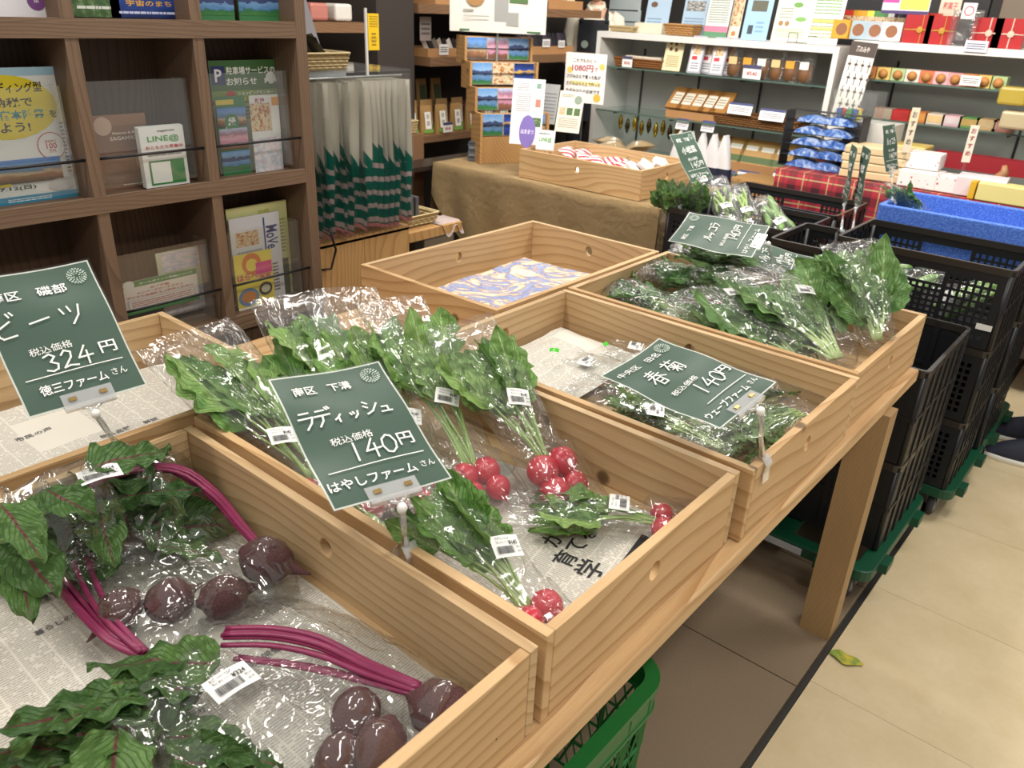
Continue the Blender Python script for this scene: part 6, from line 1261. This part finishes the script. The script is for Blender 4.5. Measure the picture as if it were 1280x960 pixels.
# blue packs in a black rack
t = NT('blue_wave_print'); v = t.obj((1, 1, 1)); BW = t.fin(col=t.ramp(t.noise(v, 28, 4, .6, 1.), [(.35, '2a4a94'), (.5, '5a80c4'), (.62, 'b8c8e4'), (.7, '3c62ac')]), rough=.4)
bxm = G().grid(lambda u, v: ((u-.5)*.17, -.01+.1*v, .036*math.sin(math.pi*u)**.6+.001), 12, 3).add([((i/12-.5)*.17, -.01, .036*math.sin(math.pi*min(1, max(0, i/12)))**.6*(1 if 0 < i < 12 else 0)) for i in range(13)], [tuple(range(13))[::-1]]).mesh('blue_pack', [BW], True)
for c_ in range(2):
    for k in range(5):
        P = PZ(1010+c_*42, 205, tz2); o = part('blue_pack', bxm, None, None, M=Matrix.Translation((P.x+.02, 4.17+.012*k, tz2+.004+.054*k))); o['category'] = 'box'; o['group'] = 'blue half-moon boxes, '+['left', 'right'][c_]+' column'
        o['label'] = ['lowest', 'second lowest', 'middle', 'second highest', 'topmost'][k]+' blue half-moon box in the '+['left', 'right'][c_]+' column on the tartan table'
P = PZ(1031, 205, tz2); r = thing('display_rack', 'black tiered rack between the blue half-moon boxes', 'rack', (P.x+.02, 4.22, tz2+.001))
for k in range(6): part('tier', G().box(-.19, -.055+.012*k, .054*k-.001, .19, .08, .054*k+.001+.0), flat('1c1c22', .5), r)
part('side_board', G().box(-.195, -.03, 0, -.19, .08, .27), flat('1c1c22', .5), r); part('side_board', G().box(.19, -.03, 0, .195, .08, .27), flat('1c1c22', .5), r)
P = PZ(1085, 150, 1.13); r = thing('clear_bin', 'clear acrylic bin of colourful sweets above the blue boxes', 'bin', (P.x-.0, 4.40, tz2+.29)); r.location = (PY(1072, 135, 4.4).x, 4.40, PY(1072, 150, 4.4).z)
part('clear_walls', rrect_ring(-.11, .11, -.08, .08, 0, .14, .003, .004), ACRYL, r); q = random.Random(8)
for i in range(10): part('sweet', G().box(-.012, -.012, 0, .012, .012, .05), flat(CB[q.randrange(8)], .4), r, M=Matrix.Translation((q.uniform(-.08, .08), q.uniform(-.06, .06), .004)) @ Matrix.Rotation(q.uniform(-.3, .3), 4, 'Y'))
solo('bin_stand', G().box(-1.42, 4.33, tz2+.001, -1.18, 4.5, r.location.z-.001), flat('c8c6c2', .5), 'white block under the clear bin of sweets', 'stand')
BE = flat('dcc49a', .5, var=.2); 
for k in range(4):
    P = PZ(1148, 214, tz2+.0); o = bevel(solo('beige_box', G().box(-.145, -.09, 0, .145, .09, .036), BE, ['lowest', 'second', 'third', 'top'][k]+' flat beige box of the stack on the tartan table', 'box', 'flat beige boxes', M=Matrix.Translation((P.x-.10+.01*math.sin(k*3), 4.20, tz2+.003+.038*k)) @ Matrix.Rotation(.12+.03*math.sin(k*2), 4, 'Z')), .005)
for k in range(3):
    mini(['yellow and blue banded box beneath others behind the beige stack', 'yellow and blue banded box in the middle behind the beige stack', 'yellow banded box on top behind the beige stack'][k], 'box', Matrix.Translation((PY(1120, 170, 4.42).x, 4.42, tz2+.03+.05*k)), .34, .16, .045, ['c8b050', '8a98b0', 'd0b868'][k], None)
t = NT('floral_paper'); v = t.obj((1, 1, 1)); vo = t.n('ShaderNodeTexVoronoi', {'Vector': v, 'Scale': 42.}); FLOR = t.fin(col=t.mix(t.ramp(vo.outputs['Distance'], [(.18, 1.), (.26, 0.)]), 'e4dedc', t.ramp(t.n('ShaderNodeSeparateXYZ', {0: vo.outputs['Color']}).outputs[0], [(0, 'b83a44'), (.4, 'c88a8a'), (.6, '6a8a6a'), (1, 'd8a0a0')])), rough=.5)
for k, (x, y, dz, w, h, m, lb) in enumerate(((1165, 226, 0, .17, .075, FLOR, 'white floral gift box at the left front of the tartan table'), (1204, 232, 0, .17, .07, FLOR, 'white floral gift box right of the first one'), (1192, 205, .078, .24, .07, FLOR, 'wide white floral gift box lying on top of two others'), (1262, 222, 0, .2, .085, flat('dcd0d4', .5), 'pale pink carton at the right end of the tartan table'))):
    P = PZ(x, y, tz2); bevel(solo('gift_box', G().box(-w/2, -.07, 0, w/2, .07, h), m, lb, 'box', M=Matrix.Translation((P.x, max(4.13, 4.16+(.05 if dz else 0)), tz2+.003+dz)) @ Matrix.Rotation(.05*(k-1), 4, 'Z')), .004)
P = PZ(1262, 246, tz2); bevel(solo('yellow_box', G().box(-.12, -.05, 0, .14, .05, .075), flat('dccf8a', .5), 'pale yellow gradient box at the right edge of the photo', 'box', M=Matrix.Translation((P.x+.02, 4.09-.0, tz2+.003))), .004)
bevel(solo('yellow_box', G().box(-.012, -.052, 0, .012, .052, .077), flat('d8a82a', .5), 'orange-yellow end band standing before the pale yellow box', 'box', M=Matrix.Translation((P.x-.118, 4.09, tz2+.003))), .002)
solo('bread_stick', G().tube([(-.02, 0, 0), (.0, 0, .05), (.03, 0, .09), (.02, 0, .12)], [.02, .024, .02, .01], 10), flat('b8845a', .5, var=.6), 'brown wrapped figure-shaped sweet behind the floral boxes', 'sweet', smooth=True, M=Matrix.Translation((PY(1248, 205, 4.3).x, 4.34, tz2+.003)))
for i, (x, y0_, h, col) in enumerate(((1139, 163, .20, 'dcd0b8'), (1213, 180, .16, 'e4dccc'))):
    P = PY(x, y0_, 4.12); M = Matrix.Translation(P) @ Matrix.Rotation(.5, 4, 'Z') @ Matrix(((1, 0, 0, 0), (0, 0, -1, 0), (0, 1, 0, 0), (0, 0, 0, 1)))
    r = flyer(['narrow cream name strip standing above the beige boxes', 'narrow cream name strip standing above the floral boxes'][i], M, .035, h, col, [('t', 'おすすめ'[j], .5, .85-.2*j, .14, 'a03a44' if i else '6a5a4a', .6) for j in range(4)], name='name_strip', cat='sign', th=.003)
    part('strip_foot', G().box(-.006, -h/2-.05, -.003, .006, -h/2, -.001), ACRYL, r)
solo('red_cloth', G().box(-1.0, 4.46, tz2+.06, -.55, 4.54, tz2+.13), flat('8c1420', .6), 'dark red boxes row at the back of the tartan table', 'box')
# ---------------------------------------------------------------- basket under the table, fallen leaf
GP = flat('1a6a30', .35)
gb = thing('plastic_basket', 'green plastic basket on the floor under the front of the display table', 'basket', (-.645, .80, 0)); W, D, HT = .40, .52, .452
g = G()
part('rim', rrect_ring(-W/2, W/2, -D/2, D/2, HT-.012, HT, .028, .07, 8), GP, gb)
part('lower_rib', rrect_ring(-W/2+.006, W/2-.006, -D/2+.006, D/2-.006, HT-.075, HT-.066, .012, .055, 8), GP, gb)
def slope(p, z): k = 1-.10*(HT-z)/HT; return (p[0]*k, p[1]*k, z)
P = rrect(W-.02, D-.02, .055, 6); m = len(P)
g = G(); hts = [0, .06, .14, .22, .30, .38]
for z in hts: Q = [slope(p, z) for p in P]+[slope(P[0], z)]; g.tube(Q, .004, 4, cap=False)
per = []
for i in range(m):
    a, b = Vector(P[i]), Vector(P[(i+1) % m]); L = (b-a).length; n = max(1, int(L/.03))
    for k in range(n): per.append(tuple(a.lerp(b, k/n)))
n = len(per)
for i in range(n):
    for z0, z1 in zip(hts[1:-1], hts[2:]):
        g.tube([slope(per[i], z0), slope(per[(i+1) % n], z1)], .0026, 4, cap=False); g.tube([slope(per[(i+1) % n], z0), slope(per[i], z1)], .0026, 4, cap=False)
    if i % 4 == 0: g.tube([slope(per[i], 0), slope(per[i], HT-.03)], .006, 4, cap=False)
part('lattice_wall', g, GP, gb, stuff=False)
part('base', G().poly([(p[0]*.9, p[1]*.9) for p in P], 0, .01, .008), GP, gb)
part('skirt', rrect_ring(-W/2+.008, W/2-.008, -D/2+.008, D/2-.008, HT-.066, HT-.028, .003, .055, 8), GP, gb)
t = NT('yellowing_leaf'); v = t.obj((1, 1, 1)); YL = t.fin(col=t.mix(t.ramp(t.noise(v, 30, 3), [(.4, 0.), (.6, 1.)]), '7f9a3c', 'c8b840'), rough=.6)
P = PZ(1058, 824, .004); solo('fallen_leaf', G().grid(lambda u, v: ((u-.5)*.085, (v-.5)*.036*math.sin(math.pi*min(.97, u+.04))**.6*2*.6+.004*math.sin(u*9), .004+.006*abs(math.sin(u*7+v*3))*(1-abs(v-.5))), 14, 6), YL, 'small yellow-green leaf lying on the beige floor by the table leg', 'leaf', smooth=True, M=Matrix.Translation((P.x, P.y, .001)) @ Matrix.Rotation(.12, 4, 'Z'))
# ---------------------------------------------------------------- people
SKIN = flat('c89a7c', .5, var=.1); HAIR = flat('201a18', .5)
def loft(g, rings, n=20, mi=0, cap=True):
    """rings: (centre, half x, half y[, tilt axis frame]) stacked ellipses"""
    V = []; F = []
    for c, a, b in rings:
        for k in range(n):
            t_ = 2*math.pi*k/n; V.append((c[0]+a*math.cos(t_), c[1]+b*math.sin(t_), c[2]))
    for i in range(len(rings)-1):
        for k in range(n): F.append((i*n+k, i*n+(k+1) % n, (i+1)*n+(k+1) % n, (i+1)*n+k))
    if cap: F.append(tuple(range(n))[::-1]); F.append(tuple((len(rings)-1)*n+k for k in range(n)))
    return g.add(V, F, mi)
def skin_body(name, pts, edges, radii, mat, parent, root=0, label=None):
    me = bpy.data.meshes.new(name); me.from_pydata(pts, edges, []); o = bpy.data.objects.new(name, me); COL.objects.link(o); o.parent = parent
    sk = o.modifiers.new('skin', 'SKIN'); sk.use_smooth_shade = True
    for i, r in enumerate(radii): me.skin_vertices[0].data[i].radius = r if isinstance(r, tuple) else (r, r); me.skin_vertices[0].data[i].use_root = (i == root)
    ss = o.modifiers.new('sub', 'SUBSURF'); ss.levels = ss.render_levels = 2; me.materials.append(mat)
    dg = bpy.context.evaluated_depsgraph_get(); m2 = bpy.data.meshes.new_from_object(o.evaluated_get(dg)); o.modifiers.clear(); o.data = m2
    for p in m2.polygons: p.use_smooth = True
    if not m2.materials: m2.materials.append(mat)
    if label: o['label'] = label
    return o
def person(label, loc_, rz, shirt, trouser, shoe, apron=None, H=1.70, armpose='front'):
    r = thing('person', label, 'person', loc_, rz); k = H/1.70
    def S(*p): return tuple(v*k for v in p)
    # facing +x. body skeleton
    P = [S(0, 0, .93), S(0, 0, 1.10), S(.0, 0, 1.28), S(0, 0, 1.41), S(.01, 0, 1.475), S(.02, 0, 1.54),
         S(0, .10, .90), S(.01, .10, .50), S(-.01, .10, .09), S(.12, .11, .035), S(0, -.10, .90), S(.01, -.10, .50), S(-.01, -.10, .09), S(.12, -.11, .035)]
    E = [(0, 1), (1, 2), (2, 3), (3, 4), (4, 5), (0, 6), (6, 7), (7, 8), (8, 9), (0, 10), (10, 11), (11, 12), (12, 13)]
    R = [(.13, .10), (.125, .095), (.145, .105), (.11, .08), .052, .05, (.085, .085), .06, .042, .035, (.085, .085), .06, .042, .035]
    if armpose == 'front': arms = [[(0, .155, 1.37), (.02, .22, 1.13), (.20, .14, 1.02), (.27, .10, 1.02)], [(0, -.155, 1.37), (.02, -.22, 1.13), (.20, -.14, 1.02), (.27, -.10, 1.02)]]
    else: arms = [[(0, .155, 1.37), (.0, .21, 1.12), (.04, .21, .88), (.05, .21, .80)], [(0, -.155, 1.37), (.0, -.21, 1.12), (.04, -.21, .88), (.05, -.21, .80)]]
    for A in arms:
        b0 = len(P); P += [S(*a) for a in A]; R += [.055, .042, .030, .026]; E += [(3, b0), (b0, b0+1), (b0+1, b0+2), (b0+2, b0+3)]
    R = [tuple(v*k for v in q) if isinstance(q, tuple) else q*k for q in R]
    body = skin_body('body', P, E, R, SKIN, r)
    # head with face
    def hf(u, v):
        th = u*math.pi; ph = v*2*math.pi; x, y, z = math.sin(th)*math.cos(ph), math.sin(th)*math.sin(ph), -math.cos(th)
        sx = .095*(1-.10*(z < 0)*abs(z)); sy = .075*(1-.28*max(0, -z)); p = [x*sx, y*sy, z*.118]
        nose = math.exp(-((y/.16)**2+((z+.08)/.18)**2))*(x > 0)*.022; eye = -math.exp(-(((abs(y)-.36)/.15)**2+((z-.05)/.10)**2))*(x > 0)*.008; lip = math.exp(-((y/.25)**2+((z+.45)/.07)**2))*(x > 0)*.006
        p[0] += nose+eye+lip; return tuple(a*k for a in (p[0]+.03, p[1], p[2]+1.615))
    hd = part('head', G().grid(hf, 32, 32, True), SKIN, r, True)
    for s in (-1, 1):
        part('eye', G().lathe([(.001, -.008), (.009, -.005), (.011, 0), (.009, .005), (.001, .008)], 10, M=Matrix.Translation(S(.108, s*.03, 1.62)) @ Matrix.Diagonal((.4, 1, .6, 1))), flat('2a2020', .3), hd, True)
        part('ear', G().lathe([(.001, -.022), (.012, -.018), (.017, 0), (.014, .018), (.001, .024)], 10, M=Matrix.Translation(S(.02, s*.076, 1.61)) @ Matrix.Diagonal((.8, .4, 1, 1))), SKIN, hd, True)
    part('mouth', G().box(.108*k, -.02*k, 1.560*k, .115*k, .02*k, 1.566*k), flat('a05a50', .5), hd)
    part('hair', G().grid(lambda u, v: tuple(a*k for a in ((.102*math.sin(u*1.75)*math.cos(v*6.283)*(.78 if math.cos(v*6.283) > .3 else 1.05)+.02), .085*math.sin(u*1.75)*math.sin(v*6.283), 1.63+.118*math.cos(u*1.75)+(.03 if math.cos(v*6.283) > .3 and u > .7 else 0))), 14, 28, True), HAIR, r, True)
    # clothes: shirt torso + sleeves, trousers, shoes
    g = G(); loft(g, [(S(0, 0, .90), .155*k, .185*k), (S(0, 0, 1.05), .135*k, .170*k), (S(0, 0, 1.22), .140*k, .190*k), (S(0, 0, 1.34), .125*k, .205*k), (S(0, 0, 1.41), .09*k, .17*k), (S(.005, 0, 1.455), .062*k, .085*k), (S(.01, 0, 1.485), .060*k, .066*k)], 28, cap=False)
    for A in arms:
        a, b, c_ = (Vector(S(*p)) for p in A[:3]); g.tube([a+Vector((0, -.03 if a.y > 0 else .03, .01)), a, a.lerp(b, .5), b, b.lerp(c_, .5)], [.075*k, .078*k, .066*k, .060*k, .052*k], 16)
    part('shirt', g, flat(shirt, .7), r, True)
    if shirt: part('collar', G().tube([S(.075, -.03, 1.44), S(.04, -.062, 1.475), S(-.04, -.05, 1.50), S(-.05, 0, 1.505), S(-.04, .05, 1.50), S(.04, .062, 1.475), S(.075, .03, 1.44)], .014*k, 8), flat(shirt, .7), r, True)
    g = G(); loft(g, [(S(0, 0, .98), .135*k, .172*k), (S(0, 0, .90), .145*k, .185*k), (S(0, 0, .82), .13*k, .18*k)], 28)
    for s in (-1, 1): g.tube([S(0, s*.09, .86), S(.005, s*.1, .5), S(-.005, s*.1, .28), S(-.008, s*.1, .085)], [.098*k, .075*k, .068*k, .066*k], 18)
    part('trousers', g, flat(trouser, .8), r, True)
    for s in (-1, 1):
        sh_ = part('shoe', G().grid(lambda u, v: ((-.085+.285*u)*k, (s*.105+.048*math.cos(v*6.283)*math.sin(math.pi*min(.96, max(.06, u)))**.35)*k, (.022+max(0, math.sin(v*6.283))*(.085*(1-u)**.7+.035)*math.sin(math.pi*min(.97, max(.08, u)))**.3)*k), 16, 20, True), flat(shoe, .7), r, True)
        part('sole', G().grid(lambda u, v: ((-.09+.295*u)*k, (s*.105+.052*math.cos(v*6.283)*math.sin(math.pi*min(.97, max(.05, u)))**.35)*k, (.012+.012*math.copysign(1, math.sin(v*6.283+.01)))*k), 16, 20, True), flat('e6e4de', .5), sh_, True)
    if apron:
        g = G().grid(lambda u, v: ((.150-.02*abs(v-.5)*2+.003)*k, (v-.5)*(.24 if u > .62 else .33)*k, (.62+.76*u)*k), 12, 10); part('apron', g, flat(apron, .7), r, True)
        part('apron_straps', G().tube([S(.14, .1, 1.36), S(.10, .095, 1.42), S(.0, .085, 1.452), S(-.10, .06, 1.38)], .014*k, 6).tube([S(.14, -.1, 1.36), S(.10, -.095, 1.42), S(.0, -.085, 1.452), S(-.10, -.06, 1.38)], .014*k, 6), flat(apron, .7), r, True)
        part('badge', G().lathe([(.001, 0), (.03, 0), (.03, .002), (.001, .002)], 16, M=Matrix.Translation(S(.155, -.06, 1.20)) @ Matrix.Rotation(math.pi/2, 4, 'Y')), flat('8a9a90', .5), r)
    for A, s in zip(arms, (1, -1)):
        w_ = Vector(S(*A[3])); d = (w_-Vector(S(*A[2]))).normalized(); up_ = Vector((0, 0, 1)) if abs(d.z) < .8 else Vector((1, 0, 0)); side = d.cross(up_).normalized(); nrm = side.cross(d)
        hp = [tuple(w_-d*.01), tuple(w_+d*.045), tuple(w_+d*.085)]; he = [(0, 1), (1, 2)]; hr = [.024, (.036, .015), (.036, .014)]
        for f, (o_, L) in enumerate(((-.03, .062), (-.01, .075), (.01, .07), (.03, .055))):
            b0 = len(hp); hp += [tuple(w_+d*.09+side*o_), tuple(w_+d*(.09+L*.5)+side*o_-nrm*.008), tuple(w_+d*(.09+L)+side*o_*1.1-nrm*.025)]; he += [(2, b0), (b0, b0+1), (b0+1, b0+2)]; hr += [.0095, .0088, .0075]
        b0 = len(hp); hp += [tuple(w_+d*.04+side*s*.04-nrm*.005), tuple(w_+d*.075+side*s*.055-nrm*.012)]; he += [(1, b0), (b0, b0+1)]; hr += [.011, .009]
        skin_body('hand', hp, he, hr, SKIN, r)
    return r
P = PY(745, 20, 6.1)
person('shop assistant in a white shirt and dark apron behind the counter at the back', (P.x, 6.1, 0), math.radians(-60), 'e6dfcc', '26262c', '1c1c1e', apron='1d1f26', H=1.80)
P = PZ(1258, 573, 0)
person('customer in grey trousers and navy shoes at the right edge of the photo', (-.12, 3.52, 0), math.radians(195), '5a5f66', '5d5f60', '262a3c', H=1.70, armpose='down')
# things behind the assistant
for i in range(3): solo('lit_display', G().box(0, 0, 0, .3, .04, .10), flat('c8d4d6', .2, spec=.8), 'pale glassware strip in the cabinet beyond the assistant', 'glassware', 'glassware strips beyond the assistant', M=Matrix.Translation((PY(762, 5+14*i, 6.5).x, 6.5, PY(762, 5+14*i, 6.5).z-.05)))
# ---------------------------------------------------------------- labels of look-alikes : say which one
bpy.context.view_layer.update()
ORD = ['first', 'second', 'third', 'fourth', 'fifth', 'sixth', 'seventh', 'eighth', 'ninth', 'tenth', 'eleventh', 'twelfth', 'thirteenth', 'fourteenth', 'fifteenth', 'sixteenth', 'seventeenth', 'eighteenth']
_by = {}
for o in scn.objects:
    if o.parent is None and o.get('label') and o.get('category'): _by.setdefault(o['label'], []).append(o)
def _px(o): p = o.matrix_world.translation-Vector((0, 0, CH)); return p.dot(RT)/p.dot(FW)
for lb, L in _by.items():
    if len(L) < 2: continue
    st = 'stack' in lb
    L.sort(key=(lambda o: o.location.z) if st else _px)
    for i, o in enumerate(L): o['label'] = lb+', '+ORD[i]+(' from the bottom' if st else ' from the left')
